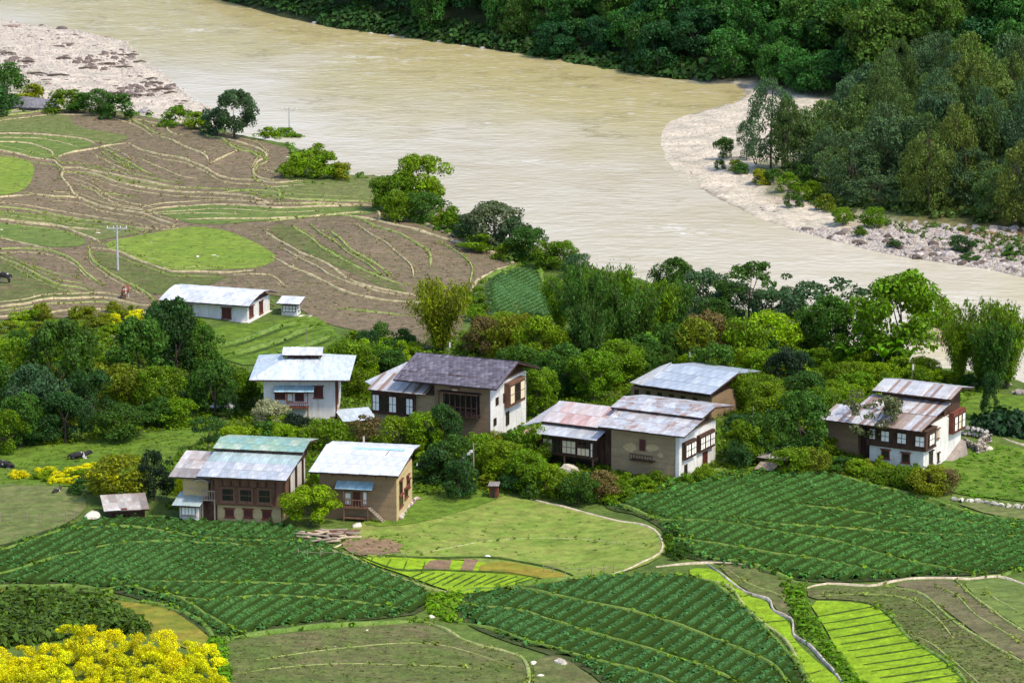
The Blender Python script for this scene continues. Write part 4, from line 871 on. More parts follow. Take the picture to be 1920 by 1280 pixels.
def line_dist(X, Y, lines):
    d = np.full(X.shape, 1e9)
    for l in lines:
        c = catmull(unproj(l)[:, :2], 2.5)
        for i in range(len(c)-1):
            e = c[i+1]-c[i]; t = np.clip(((X-c[i, 0])*e[0]+(Y-c[i, 1])*e[1])/(e@e+1e-9), 0, 1); d = np.minimum(d, (X-c[i, 0]-t*e[0])**2+(Y-c[i, 1]-t*e[1])**2)
    return np.sqrt(d)
def crop_ridges(area, ang, rowsp, L, cx, cy, label, colr, lines, lw, curve):
    us = np.arange(-L, L, rowsp/7); vs = np.arange(-L, L, .3); u, v = np.meshgrid(us, vs)
    a = R(ang); dx, dy = math.sin(a), math.cos(a); u2 = u+curve*np.sin(v/13)
    X = cx+u2*dy+v*dx; Y = cy-u2*dx+v*dy
    sd = sdist(X[::3, ::3], Y[::3, ::3], area); sd = np.repeat(np.repeat(sd, 3, 0), 3, 1)[:X.shape[0], :X.shape[1]]
    k = sd > .3
    ph = (u+L)/rowsp; row = np.round(ph); pr = np.clip(np.cos(2*math.pi*ph)*.5+.5, 0, 1)**.75
    lump = .55+.45*np.abs(np.sin(v*3.6+row*2.3+np.sin(row*5.1)*3+np.sin(v*.9+row)*1.4))*(.8+.35*np.sin(row*7.7+v*1.3))
    h = pr*lump*.5*(.85+.25*np.sin(X*.31+2)*np.sin(Y*.19))
    if lines:
        ld = np.full(X.shape, 9.0); ld[k] = line_dist(X[k], Y[k], lines); h = h*np.clip((ld-.15)/.35, 0, 1)
    h = h*np.clip((sd-.3)/.9, 0, 1)
    idx = np.full(X.shape, -1); kk = k; n = kk.sum(); idx[kk] = np.arange(n)
    V = np.column_stack([X[kk], Y[kk], H(X[kk], Y[kk])+.12+h[kk]])
    q = np.stack([idx[:-1, :-1], idx[:-1, 1:], idx[1:, 1:], idx[1:, :-1]], -1).reshape(-1, 4); q = q[(q >= 0).all(1)]
    me = np_mesh('crop_ridges', V, q, M['ridge'], True); at_ = me.attributes.new('plant', 'FLOAT', 'POINT'); at_.data.foreach_set('value', (h[kk]/.4).astype(np.float32))
    o = link_obj('crop_ridges', me); o.color = tuple(c*.85 for c in colr)+(1,); tag(o, 'foliage ridges of the '+label, kind='stuff')
TINY = [tuft(s, 6, .15, .35, .3) for s in range(90, 95)]
UNDER = [tuft(s, 20, .105, .38, .5) for s in range(60, 66)]
ROWP = [tuft(s, 11, .125, .42, .38) for s in range(80, 88)]
def crop(area, ang, rowsp, plsp, size, label, colr, lines=(), lw=.5, curve=0.0, name='potato_crop'):
    x0, y0 = area.min(0); x1, y1 = area.max(0); cx, cy = (x0+x1)/2, (y0+y1)/2; L = rowsp*int(math.hypot(x1-x0, y1-y0)/2/rowsp+1)
    crop_ridges(area, ang, rowsp, L, cx, cy, label, colr, lines, lw, curve)
    u, v = np.meshgrid(np.arange(-L, L, rowsp), np.arange(-L, L, plsp)); u = u.ravel(); v = v.ravel()
    u = u+(RNG.random(len(u))-.5)*rowsp*.10; v = v+(RNG.random(len(v))-.5)*plsp*.5
    a = R(ang); dx, dy = math.sin(a), math.cos(a)
    u2 = u+curve*np.sin(v/13)
    X = cx+u2*dy+v*dx; Y = cy-u2*dx+v*dy
    k = sdist(X, Y, area) > .35; X = X[k]; Y = Y[k]
    for l in lines:
        c = catmull(unproj(l)[:, :2], 1.0); d = np.full(len(X), 1e9)
        for i in range(0, len(c)-1):
            e = c[i+1]-c[i]; t = np.clip(((X-c[i, 0])*e[0]+(Y-c[i, 1])*e[1])/(e@e+1e-9), 0, 1); d = np.minimum(d, (X-c[i, 0]-t*e[0])**2+(Y-c[i, 1]-t*e[1])**2)
        k = d > lw*lw; X = X[k]; Y = Y[k]
    k = (RNG.random(len(X)) > .03) & ((np.sin(X*.23+1)*np.sin(Y*.17) < .93)); X = X[k]; Y = Y[k]
    S = size*(.75+.5*RNG.random(len(X)))*(1+.12*np.sin(X*.2)*np.sin(Y*.13))
    return stuff_mesh(name, ROWP, X, Y, S, H(X, Y)+.08, colr, label)
LL = [F_([(-150, 700), (0, 680), (150, 640), (300, 590), (480, 545), (640, 515), (900, 500), (1200, 512), (1500, 530)]), F_([(-150, 560), (0, 548), (160, 500), (330, 440), (560, 418), (800, 425), (1050, 468), (1300, 490), (1650, 500)]),
      F_([(600, 720), (900, 722), (1300, 730), (1700, 740), (1900, 742), (2200, 760)]), F_([(900, 770), (1040, 840), (1180, 920), (1300, 990), (1420, 1010)]), F_([(560, 770), (700, 745), (900, 790), (1150, 830), (1500, 800), (1905, 830), (2300, 880)])]
CLc = [G_([(1050, 765), (1120, 760), (1300, 800), (1500, 840), (1700, 880), (1905, 940), (2200, 1040), (2500, 1180), (2620, 1300)]), G_([(790, 850), (850, 860), (1100, 880), (1300, 940), (1500, 1010), (1700, 1060), (1905, 1120), (2150, 1200), (2350, 1300)]), G_([(740, 940), (1000, 1000), (1150, 1050), (1300, 1090), (1500, 1150), (1905, 1260), (2050, 1330)])]
RLc = [H_([(-280, 250), (-100, 320), (0, 360), (150, 365), (300, 370), (600, 420), (900, 470), (1200, 550), (1400, 600), (1640, 640)]), H_([(350, 350), (640, 385), (900, 400), (1300, 430), (1700, 440), (1905, 450), (2100, 450)]), H_([(0, 440), (300, 490), (600, 540), (900, 580), (1250, 650)]), H_([(640, 275), (900, 300), (1150, 330), (1500, 360), (1900, 400)])]
crop(POT_L, 16, 1.18, .38, .98, 'leafy dark green potato crop on terraces at lower left', (.064, .150, .038), LL, curve=1.5)
crop(POT_C, 27, 1.28, .37, .98, 'leafy dark green potato rows at bottom centre', (.060, .145, .042), CLc)
crop(POT_R, 30, 1.28, .38, 1.0, 'leafy dark green potato rows on the right-hand terraces', (.066, .158, .036), RLc, curve=1.2)
crop(POT_U, 20, .8, .4, .7, 'small green crop behind the dark-roofed house', (.075, .165, .055))
# tall dark crop, lower left
_k = unproj(closed_smooth(F_([(-160, 800), (150, 800), (400, 812), (600, 850), (700, 925), (820, 970), (830, 1010), (700, 1010), (500, 1010), (200, 1060), (-160, 1110)]), 1))[:, :2]
_n = 1500; _x = RNG.uniform(_k[:, 0].min(), _k[:, 0].max(), _n*3); _y = RNG.uniform(_k[:, 1].min(), _k[:, 1].max(), _n*3); _m = inside(_x, _y, _k); _x = _x[_m][:_n]; _y = _y[_m][:_n]
stuff_mesh('tall_crop', TUFT, _x, _y, .9+.5*RNG.random(len(_x)), H(_x, _y), (.07, .115, .02), 'tall dark crop standing above the yellow bushes', hscale=1.5)
def cover(name, poly, n, s, colr, label, hs=1.0, px=True, protos=TUFT, even=False):
    W = unproj(poly)[:, :2] if px else np.array(poly)
    x = RNG.uniform(W[:, 0].min(), W[:, 0].max(), n*4); y = RNG.uniform(W[:, 1].min(), W[:, 1].max(), n*4); m = inside(x, y, W); x = x[m][:n]; y = y[m][:n]
    cl = np.sin(x*.5+np.sin(y*.3)*2)*np.sin(y*.37)
    k = cl > (-9 if even else -.5); x = x[k]; y = y[k]
    stuff_mesh(name, protos, x, y, s*(.5+RNG.random(len(x))), H(x, y), colr, label, hscale=hs)
cover('undergrowth', [(-100, 640), (240, 612), (380, 625), (400, 680), (480, 700), (660, 670), (760, 655), (900, 620), (1100, 640), (1480, 650), (1780, 700), (1830, 740), (1560, 880), (1380, 900), (1120, 945), (960, 925), (790, 930), (560, 900), (330, 960), (300, 880), (420, 800), (250, 815), (120, 835), (-100, 838)], 10000, 1.1, (.095, .160, .018), 'leafy undergrowth between the village houses', protos=UNDER, even=True)
cover('undergrowth', [(-100, 640), (240, 612), (380, 625), (400, 680), (480, 700), (660, 670), (760, 655), (900, 620), (1100, 640), (1480, 650), (1780, 700), (1830, 740), (1560, 880), (1380, 900), (1120, 945), (960, 925), (790, 930), (560, 900), (330, 960), (300, 880), (420, 800), (250, 815), (120, 835), (-100, 838)], 3500, .8, (.15, .20, .022), 'yellowish weeds between the village houses', protos=UNDER)
cover('tall_grass', [(-100, 850), (180, 830), (500, 800), (420, 840), (300, 905), (150, 915), (-100, 905)], 1800, .6, (.11, .185, .018), 'uneven green grass clumps in the left meadow', .6, protos=TINY, even=True)
cover('tall_grass', [(1790, 850), (1880, 835), (2000, 860), (2000, 945), (1780, 925)], 500, .6, (.09, .19, .015), 'grass clumps in front of the stone wall', .5)
cover('tall_grass', [(700, 985), (860, 925), (1100, 965), (1240, 1020), (1150, 1080), (1000, 1080), (700, 1040)], 420, .4, (.14, .20, .04), 'grass tufts on the rounded pasture', .5)
cover('bank_scrub', [(0, 203), (260, 212), (420, 245), (570, 285), (640, 330), (760, 345), (880, 430), (1000, 480), (1120, 510), (1180, 540), (960, 500), (800, 425), (700, 350), (560, 350), (540, 275), (380, 240), (200, 206), (0, 212)], 1100, 1.0, (.08, .15, .02), 'scrub along the river bank edge')
cover('hedge', [(1806, 792), (1860, 790), (2020, 820), (2020, 834), (1860, 812), (1806, 805)], 500, 1.5, (.02, .05, .018), 'dark clipped hedge behind the stone wall', 1.6)
cover('ditch_grass', H_([(640, 700), (740, 720), (800, 870), (900, 1030), (1080, 1240), (1180, 1400), (1060, 1400), (960, 1200), (840, 1050), (740, 960)]), 500, .7, (.10, .19, .02), 'rank grass in the ditch by the seedling strip', .9)
cover('ditch_grass', G_([(600, 800), (680, 770), (790, 800), (760, 900), (700, 980), (600, 940)]), 220, .8, (.13, .24, .02), 'rank grass in the gully between the crops', .9)
cover('ditch_grass', F_([(1180, 1050), (1250, 1060), (1260, 1200), (1330, 1300), (1330, 1400), (1260, 1400), (1200, 1200)]), 300, .8, (.11, .22, .02), 'rank grass beside the yellow bushes', .9)
cover('bank_scrub', [(200, -80), (430, -30), (620, 14), (950, 64), (1330, 122), (1400, 140), (1330, 154), (1200, 140), (950, 95), (620, 50), (430, 3), (200, -52)], 7000, 2.3, (.04, .085, .022), 'dark scrub hanging over the far waterline', even=True)
cover('bank_scrub', [(1480, 345), (1560, 380), (1700, 420), (1930, 445), (1930, 500), (1700, 440), (1560, 405), (1490, 370)], 420, .8, (.07, .12, .025), 'low scrub among the far bank rocks')
cover('grass_tufts', [(630, 1008), (770, 1004), (770, 1046), (640, 1050)], 260, .7, (.12, .19, .03), 'grass tufts around the bare earth patch', .5, protos=TINY, even=True)
cover('weeds', [(415, 1218), (600, 1185), (790, 1172), (950, 1220), (985, 1290), (985, 1350), (430, 1350)], 2600, .6, (.125, .15, .04), 'low weeds on the ploughed field at the bottom', .5, protos=TINY, even=True)
cover('weeds', H_([(770, 715), (1300, 725), (1600, 925), (1930, 1120), (2000, 1400), (1700, 1400), (1300, 960), (1100, 800)]), 2600, .6, (.125, .15, .04), 'low weeds on the ploughed strip at right', .5, protos=TINY, even=True)
# tufts along the bunds and banks, seedlings, weeds on the ploughed land
def edge_tufts(matname, colr, dens, size, name, label):
    L_ = EDGES.get(matname, []); X = []; Y = []
    for c in L_:
        m = int(len(c)*dens)
        if m < 1: continue
        i = RNG.integers(0, len(c), m); X.append(c[i, 0]+RNG.normal(size=m)*.22); Y.append(c[i, 1]+RNG.normal(size=m)*.22)
    X = np.concatenate(X); Y = np.concatenate(Y); stuff_mesh(name, TINY, X, Y, size*(.5+RNG.random(len(X))), H(X, Y)+.08, colr, label)
edge_tufts('lush_bank', (.13, .21, .028), 2.4, .75, 'bank_grass', 'long grass on the banks between the crops')
edge_tufts('grass_bund', (.20, .24, .06), 1.6, .6, 'bund_grass', 'grass on the green field bunds')
edge_tufts('straw_bund', (.30, .26, .15), 1.6, .55, 'dry_grass', 'dry straw grass on the field bunds')
cover('weeds', [(-60, 220), (300, 226), (560, 290), (560, 345), (740, 335), (705, 395), (960, 492), (880, 545), (860, 640), (560, 580), (-60, 598)], 6000, .6, (.15, .155, .055), 'sparse weeds over the ploughed terraces', .5, protos=TINY, even=True)
cover('clods', [(-60, 220), (300, 226), (560, 290), (560, 345), (740, 335), (705, 395), (960, 492), (880, 545), (860, 640), (560, 580), (-60, 598)], 6000, .7, (.23, .17, .11), 'stubble and clods over the ploughed terraces', .35, protos=TINY, even=True)
cover('seedlings', [(672, 1046), (760, 1047), (900, 1055), (950, 1062), (1005, 1078), (1012, 1088), (950, 1103), (880, 1117), (835, 1108), (750, 1076), (700, 1060)], 1100, .32, (.22, .38, .012), 'rice seedlings in the strip below the pasture', .7, protos=TINY)
cover('seedlings', H_([(150, 610), (290, 620), (400, 690), (450, 760), (560, 785), (580, 840), (675, 890), (700, 990), (760, 1050), (850, 1130), (960, 1214), (1040, 1330), (860, 1330), (780, 1214), (720, 1080), (640, 980), (540, 900), (430, 790), (340, 700), (150, 655)]), 1300, .34, (.22, .38, .012), 'rice seedlings in the winding strip', .7, protos=TINY)
cover('seedlings', H_([(775, 785), (960, 788), (1130, 810), (1200, 870), (1300, 970), (1420, 1060), (1560, 1160), (1680, 1300), (1750, 1420), (1300, 1420), (1120, 1270), (960, 1110), (860, 910)]), 2600, .34, (.22, .38, .012), 'rice seedlings in the lower right field', .7, protos=TINY)
cover('weeds', F_([(-160, 180), (200, 170), (400, 195), (480, 250), (480, 330), (330, 415), (150, 490), (-160, 540)]), 900, .4, (.15, .19, .04), 'weeds on the olive grass plot', .5, protos=TINY)
cover('bank_scrub', [(1440, 330), (1560, 390), (1700, 405), (1930, 425), (1930, 300), (1600, 260)], 1600, 1.3, (.075, .12, .03), 'undergrowth below the pines')
# ------------------------------------------------------------------ rocks
def rock_mesh(seed, flat=.6, mat=None):
    bm = bmesh.new(); bmesh.ops.create_icosphere(bm, subdivisions=2, radius=.5); o = Vector((seed*3.1, seed*1.7, seed))
    for v in bm.verts:
        q = mnoise.noise(v.co*2.2+o)*.5+mnoise.noise(v.co*5+o)*.2; v.co *= 1+q*.75; v.co.z *= flat
        for ax in ((1, .3, .6), (-.5, 1, .4), (.2, -.8, .9)):
            n_ = Vector(ax).normalized(); dd = v.co.dot(n_)
            if dd > .34: v.co -= n_*(dd-.34)
    me = bpy.data.meshes.new('rock'); bm.to_mesh(me); bm.free(); me.materials.append(mat); return me
_n = NT('rock'); _oi = _n.n('ShaderNodeObjectInfo'); _a = _n.noise(_n.pos(), 2.2, 5, .7)
M['rock'] = _n.finish(_n.mix(1, _oi.outputs['Color'], _n.ramp(_a, [(.3, .5), (.7, 1.35)]), 'MULTIPLY'), .9, normal=_n.bump(_a, .8, .3), spec=.2)
ROCKS = [rock_mesh(i, f, M['rock']) for i, f in enumerate((.6, .75, .5, .4, .65, .55))]
def rock(x, y, wpx, flat=1.0, c=(.36, .32, .29), label=None, group=None, name='rock', asp=None, cat='rock'):
    p = at(x, y); s = scale_at(p); wd = wpx/s
    o = link_obj(name, random.choice(ROCKS), None, (p.x, p.y, p.z+wd*.08*flat)); a = asp or random.uniform(.6, 1.0); o.scale = (wd, wd*a, wd*flat); o.rotation_euler = (0, 0, random.uniform(-.5, .5) if asp else random.random()*6.28)
    k = random.uniform(.8, 1.2); o.color = tuple(v*k for v in c)+(1,)
    tag(o, label, cat, group); return o
rock(62, 204, 86, 1.0, (.20, .19, .21), 'huge dark grey boulder behind the left end of the terraces', None, 'boulder', .8, 'boulder')
rock(92, 203, 50, .9, (.17, .16, .19), 'dark boulder leaning on the right of the huge grey boulder', None, 'boulder', .8, 'boulder')
rock(270, 212, 26, 1.2, (.27, .24, .24), 'grey boulder on the bank right of the gravel bank scrub', None, 'boulder', cat='boulder')
rock(655, 328, 36, 1.0, (.33, .23, .21), 'reddish boulder at the crest beside the riverside bushes', None, 'boulder', cat='boulder')
for x, y, wp in [(835, 398, 22), (858, 402, 18), (878, 412, 14), (820, 404, 16), (868, 392, 12), (905, 398, 10)]: rock(x, y, wp, .9, (.36, .27, .25), 'reddish rock at the waterline below the bushes right of the crest', 'reddish rocks at the crest')
for x, y, wp in [(695, 64, 12), (735, 70, 16), (760, 72, 14), (824, 80, 14), (870, 88, 12), (905, 92, 14), (1240, 143, 16), (1262, 146, 12), (590, 44, 10), (1190, 138, 12)]: rock(x, y, wp, .9, (.42, .38, .36), 'pale rock at the foot of the forest on the far waterline', 'rocks on the far waterline')
# dark slabs on the gravel bank
SL = [(25, 50, 30), (6, 104, 16), (22, 103, 10), (57, 70, 14), (77, 75, 13), (116, 55, 26), (134, 53, 14), (139, 66, 16), (112, 88, 26), (125, 83, 16), (123, 110, 22), (140, 113, 10), (158, 116, 12), (175, 122, 14), (190, 104, 12), (200, 97, 10), (186, 84, 10), (177, 86, 8), (202, 70, 10), (224, 72, 10),
      (228, 104, 14), (238, 108, 14), (246, 112, 12), (232, 116, 18), (220, 120, 14), (205, 122, 16), (198, 128, 10), (236, 122, 16), (268, 102, 9), (96, 136, 10), (110, 140, 10), (122, 142, 12), (20, 120, 12), (50, 120, 14), (60, 117, 12), (38, 125, 12), (200, 150, 14), (242, 144, 16), (262, 144, 12), (276, 136, 8), (266, 138, 8),
      (205, 174, 18), (222, 176, 18), (240, 177, 16), (252, 172, 16), (262, 166, 16), (278, 164, 14), (290, 162, 14), (300, 168, 16), (312, 168, 14), (318, 160, 12), (285, 156, 12), (268, 156, 14), (250, 164, 14), (300, 158, 10), (232, 184, 12), (258, 181, 16), (280, 177, 14), (245, 170, 12), (216, 162, 12), (330, 190, 12), (345, 190, 16), (340, 195, 14), (150, 165, 9), (126, 150, 8), (165, 168, 10), (300, 178, 12), (320, 172, 10), (88, 150, 18), (92, 158, 14), (75, 142, 16)]
for i, (x, y, wp) in enumerate(SL):
    side = 'left' if x < 150 else ('middle' if x < 255 else 'right')
    rock(x, y, wp*random.uniform(.8, 1.25), random.uniform(.3, .6), (.12, .09, .085) if i % 3 else (.22, .15, .13), f'dark flat slab on the {side} part of the gravel bank', 'dark slabs on the gravel bank', 'rock_slab', random.uniform(.3, .6))
DW = [(200, 122, 34, .15), (230, 128, 40, .1), (246, 105, 30, .3), (120, 112, 30, .05), (70, 140, 40, -.2), (110, 143, 44, -.15), (215, 178, 48, .1), (250, 182, 60, .22), (300, 170, 44, .2), (284, 150, 26, .4), (290, 158, 34, .1), (160, 130, 26, 0), (50, 118, 36, -.25), (15, 102, 26, .3), (262, 118, 24, .3), (320, 176, 26, .1)]
for x, y, wp, a in DW:
    p = at(x, y); L_ = wp/scale_at(p); m = MB(); r_ = .16; m.bar((-L_/2, 0, .1), (L_*.1, L_*.04, .32), r_*1.2, r_); m.bar((L_*.1, L_*.04, .32), (L_/2, -L_*.03, .2), r_, r_*.4)
    o = m.build('driftwood_log', M['bark'], None, p); o.rotation_euler.z = a; tag(o, f"dark driftwood log stranded on the {'left' if x < 150 else ('middle' if x < 255 else 'right')} part of the gravel bank", 'log', 'driftwood on the gravel bank')
def scatter_rocks(poly, n, sz, cols, desc, grp, flat=(.6, 1.0)):
    xs, ys = zip(*poly); k = 0
    while k < n:
        x = random.uniform(min(xs), max(xs)); y = random.uniform(min(ys), max(ys))
        if not inside(np.array([x]), np.array([y]), poly)[0]: continue
        rock(x, y, random.uniform(*sz), random.uniform(*flat), random.choice(cols), desc(x, y), grp); k += 1
PR_ = [(.32, .27, .24), (.42, .36, .32), (.22, .18, .15), (.12, .09, .075)]
scatter_rocks([(1480, 425), (1560, 432), (1700, 440), (1920, 478), (2060, 520), (2060, 550), (1850, 502), (1700, 482), (1560, 448)], 150, (9, 28), PR_, lambda x, y: f"angular {'pale' if random.random()<.5 else 'brown'} rock on the rocky far shore, {'left part' if x<1650 else ('middle part' if x<1800 else 'right part')}", 'rocks on the far shore')
scatter_rocks([(1380, 310), (1440, 340), (1480, 400), (1430, 400), (1390, 350)], 14, (5, 12), PR_[:3], lambda x, y: 'small rock beside the sandbar scrub', 'small rocks by the sandbar')
scatter_rocks([(1880, 690), (1940, 690), (1990, 760), (1900, 745), (1885, 725)], 16, (12, 30), PR_[:2], lambda x, y: 'pale shore rock below the right-hand bamboo clump', 'pale shore rocks at right')
SMALL = []
for poly, n in (([(110, 108), (250, 92), (262, 118), (200, 135), (130, 124)], 40), ([(215, 165), (300, 150), (335, 165), (290, 182), (220, 186)], 46), ([(0, 95), (70, 115), (60, 132), (0, 120)], 16), ([(0, 45), (150, 50), (170, 90), (60, 80)], 16)):
    SMALL.append((poly, n*2))
def pebbles(name, poly, n, s, label, colr):
    W = unproj(poly)[:, :2]; x = RNG.uniform(W[:, 0].min(), W[:, 0].max(), n*4); y = RNG.uniform(W[:, 1].min(), W[:, 1].max(), n*4); m = inside(x, y, W); x = x[m][:n]; y = y[m][:n]
    V0 = np.array([(-.5, -.4, -.2), (.5, -.45, -.2), (.45, .5, -.2), (-.5, .4, -.2), (-.3, -.25, .25), (.32, -.2, .32), (.25, .3, .28), (-.28, .3, .2)]); F0 = np.array([(4, 5, 6, 7), (0, 1, 5, 4), (1, 2, 6, 5), (2, 3, 7, 6), (3, 0, 4, 7)])
    o = stuff_mesh(name, [(V0, F0)], x, y, s*(.35+RNG.random(len(x))**3*1.5), H(x, y)+.02, colr, label); o.data.materials.clear(); o.data.materials.append(M['rock'])
for poly, n in SMALL: pebbles('dark_stones', poly, n, 1.0, 'scattered dark broken stones on the gravel bank', (.15, .115, .10))
pebbles('stones', [(1600, 405), (1760, 420), (1930, 430), (1930, 470), (1700, 440)], 260, .8, 'small stones under the front pines', (.36, .31, .28))
pebbles('gravel', [(-100, 30), (0, 36), (150, 58), (240, 80), (300, 132), (390, 200), (420, 240), (300, 222), (0, 200), (-100, 200)], 7000, .42, 'pinkish cobbles on the gravel bank', (.40, .345, .30))
pebbles('gravel', [(1480, 430), (1700, 430), (1990, 470), (2350, 560), (2350, 620), (1990, 532), (1850, 504), (1650, 474)], 8000, .42, 'broken stones on the rocky far shore', (.38, .335, .30))
pebbles('gravel', [(1240, 240), (1400, 180), (1540, 210), (1400, 300), (1480, 420), (1430, 412), (1275, 328)], 2500, .2, 'fine gravel on the sandbar', (.40, .35, .30))
for x, y, wp, lab in [(1050, 1243, 34, 'large pale boulder at the bottom of the central crop'), (1000, 1243, 18, 'smaller pale rock left of the large pale boulder'), (1012, 1268, 16, 'pale rock on the path near the bottom edge'), (808, 1157, 14, 'brown rock at the head of the path'), (840, 1155, 14, 'pale rock in the grassy gully'), (688, 1183, 10, 'small pale rock on the ploughed field edge'), (725, 1212, 9, 'tiny pale rock in the ploughed field'), (628, 1213, 8, 'tiny rock at the left of the ploughed field'), (670, 988, 24, 'pale boulder in front of the bright-roofed mud house'), (176, 970, 40, 'round straw-coloured haystack left of the crooked shed'),  # the haystack by the shed uses the plain rock mesh
                      (1065, 885, 42, 'pale grey boulder below the glazed balcony'), (1098, 893, 28, 'flat grey boulder right of the pale one below the glazed balcony'), (1848, 843, 26, 'pale boulder at the near end of the stone wall'), (458, 1016, 12, 'small pale stone in the left crop')]:
    rock(x, y, wp, 1.0, (.60, .53, .42), lab, cat='rock')
# ------------------------------------------------------------------ building materials
def plaster(name, c1, c2, stain, amt=.5):
    n = NT(name); P = n.objc(); a = n.noise(P, .7, 5, .65); b = n.noise(P, 1.0, 4, .7, stretch=(1.6, 1.6, .35)); c = n.noise(P, 9, 3, .6)
    col = n.mix(n.ramp(a, [(.38, 0), (.62, 1)]), c1, c2); col = n.mix(n.ramp(b, [(.5, 0), (.72, amt)]), col, stain); col = n.mix(1, col, n.ramp(c, [(.3, .84), (.7, 1.1)]), 'MULTIPLY')
    return n.finish(col, .92, normal=n.bump(c, .35, .03), spec=.12)
def rammed(name, c1, c2, c3):
    n = NT(name); P = n.objc(); a = n.noise(P, .6, 4, .6); ban = n.noise(P, 1.0, 3, .6, stretch=(.25, .25, 2.6)); c = n.noise(P, 7, 4, .65)
    col = n.mix(n.ramp(a, [(.35, 0), (.65, 1)]), c1, c2); col = n.mix(n.ramp(ban, [(.45, 0), (.62, .75)]), col, c3); col = n.mix(1, col, n.ramp(c, [(.3, .78), (.7, 1.12)]), 'MULTIPLY')
    return n.finish(col, .95, normal=n.bump(c, .5, .04), spec=.1)
M['white'] = plaster('white_plaster', (.66, .64, .60), (.58, .56, .52), (.36, .32, .27), .7)
M['whiteold'] = plaster('aged_plaster', (.64, .60, .54), (.58, .53, .46), (.38, .31, .24), .6)
M['mud'] = rammed('rammed_earth', (.33, .25, .14), (.29, .21, .12), (.24, .17, .10))
M['mudred'] = rammed('rammed_earth_brown', (.27, .185, .105), (.23, .155, .09), (.19, .13, .08))
M['mudpale'] = rammed('pale_mud', (.46, .35, .17), (.50, .38, .20), (.38, .28, .15))
def wood(name, c1, c2):
    n = NT(name); P = n.objc(); a = n.noise(P, 3, 4, .6, stretch=(1, 1, .3)); return n.finish(n.mix(n.ramp(a, [(.35, 0), (.65, 1)]), c1, c2), .8, spec=.2)
M['wood'] = wood('dark_timber', (.035, .018, .012), (.085, .045, .028)); M['woodred'] = wood('red_timber', (.10, .028, .018), (.17, .055, .035)); M['woodpale'] = wood('grey_timber', (.20, .15, .11), (.30, .24, .18)); M['woodbrown'] = wood('brown_timber', (.11, .055, .032), (.17, .09, .055))
_n = NT('pane_white'); M['panew'] = _n.finish(_n.mix(_n.noise(_n.objc(), 6), (.84, .83, .77), (.70, .68, .60)), .5)
_n = NT('pane_cream'); M['panec'] = _n.finish(_n.mix(_n.noise(_n.objc(), 6), (.74, .60, .38), (.60, .50, .34)), .5)
_n = NT('pane_dark'); M['paned'] = _n.finish((.018, .014, .014), .18, spec=.6)
_n = NT('pane_red'); M['paner'] = _n.finish(_n.mix(_n.noise(_n.objc(), 9), (.10, .025, .02), (.045, .014, .012)), .5)
def sheet_mat():
    n = NT('roof_sheet'); oi = n.n('ShaderNodeObjectInfo'); P = n.objc(); W_ = n.pos()
    a = n.noise(P, 2.2, 4, .65, stretch=(1.5, .35, 1)); b = n.noise(W_, .9, 4, .65); c = n.noise(P, 9, 2, .5, stretch=(2, .2, 1))
    col = n.mix(1, oi.outputs['Color'], n.ramp(a, [(.3, .72), (.65, 1.18)]), 'MULTIPLY')
    rust = n.math('MULTIPLY', n.ramp(b, [(.47, 0), (.56, .9)]), n.ramp(a, [(.4, .2), (.6, 1)]))
    wear = n.n('ShaderNodeAttribute'); wear.attribute_type = 'OBJECT'; wear.attribute_name = 'rusting'
    rust = n.math('MULTIPLY', rust, wear.outputs['Fac'])
    col = n.mix(rust, col, (.26, .12, .06)); col = n.mix(1, col, n.ramp(c, [(.3, .86), (.7, 1.08)]), 'MULTIPLY')
    sx = n.n('ShaderNodeTexWave'); n.l(P, sx.inputs['Vector']); sx.inputs['Scale'].default_value = 4.2; sx.bands_direction = 'X'
    return n.finish(col, .42, metal=.15, normal=n.bump(sx.outputs['Fac'], .35, .02), spec=.45)
M['sheet'] = sheet_mat()
_n = NT('slate'); _oi = _n.n('ShaderNodeObjectInfo'); _a = _n.noise(_n.objc(), 6, 4, .7)
M['slate'] = _n.finish(_n.mix(1, _oi.outputs['Color'], _n.ramp(_a, [(.3, .6), (.7, 1.3)]), 'MULTIPLY'), .8, spec=.25)
M['stone'] = plaster('rubble_stone', (.30, .25, .21), (.22, .18, .15), (.14, .11, .09), .7)
PAL = {'grey': [(.43, .44, .46), (.36, .38, .41), (.48, .48, .49), (.40, .41, .42)], 'striped': [(.47, .46, .45), (.43, .43, .44), (.25, .17, .13), (.50, .49, .48), (.45, .45, .46), (.34, .26, .21)], 'white': [(.60, .60, .60), (.54, .55, .56), (.58, .585, .59), (.50, .51, .52)], 'blue': [(.30, .47, .54), (.36, .52, .58)], 'sky': [(.48, .54, .57), (.54, .58, .60), (.50, .56, .60)],
       'green': [(.22, .34, .25), (.26, .37, .27), (.34, .41, .31), (.21, .35, .30)], 'greygreen': [(.33, .42, .40), (.38, .46, .45), (.30, .38, .37)], 'pink': [(.50, .36, .33), (.52, .42, .39), (.46, .29, .26), (.50, .44, .42), (.48, .45, .44)], 'rusty': [(.42, .40, .40), (.27, .18, .14), (.46, .43, .41), (.36, .28, .24), (.46, .46, .48), (.44, .42, .42)],
       'dark': [(.085, .076, .098), (.105, .094, .118), (.075, .066, .082)], 'old': [(.44, .40, .36), (.34, .31, .29), (.50, .46, .43), (.25, .22, .20)], 'bluegrey': [(.34, .38, .43), (.39, .43, .47), (.31, .35, .40)]}
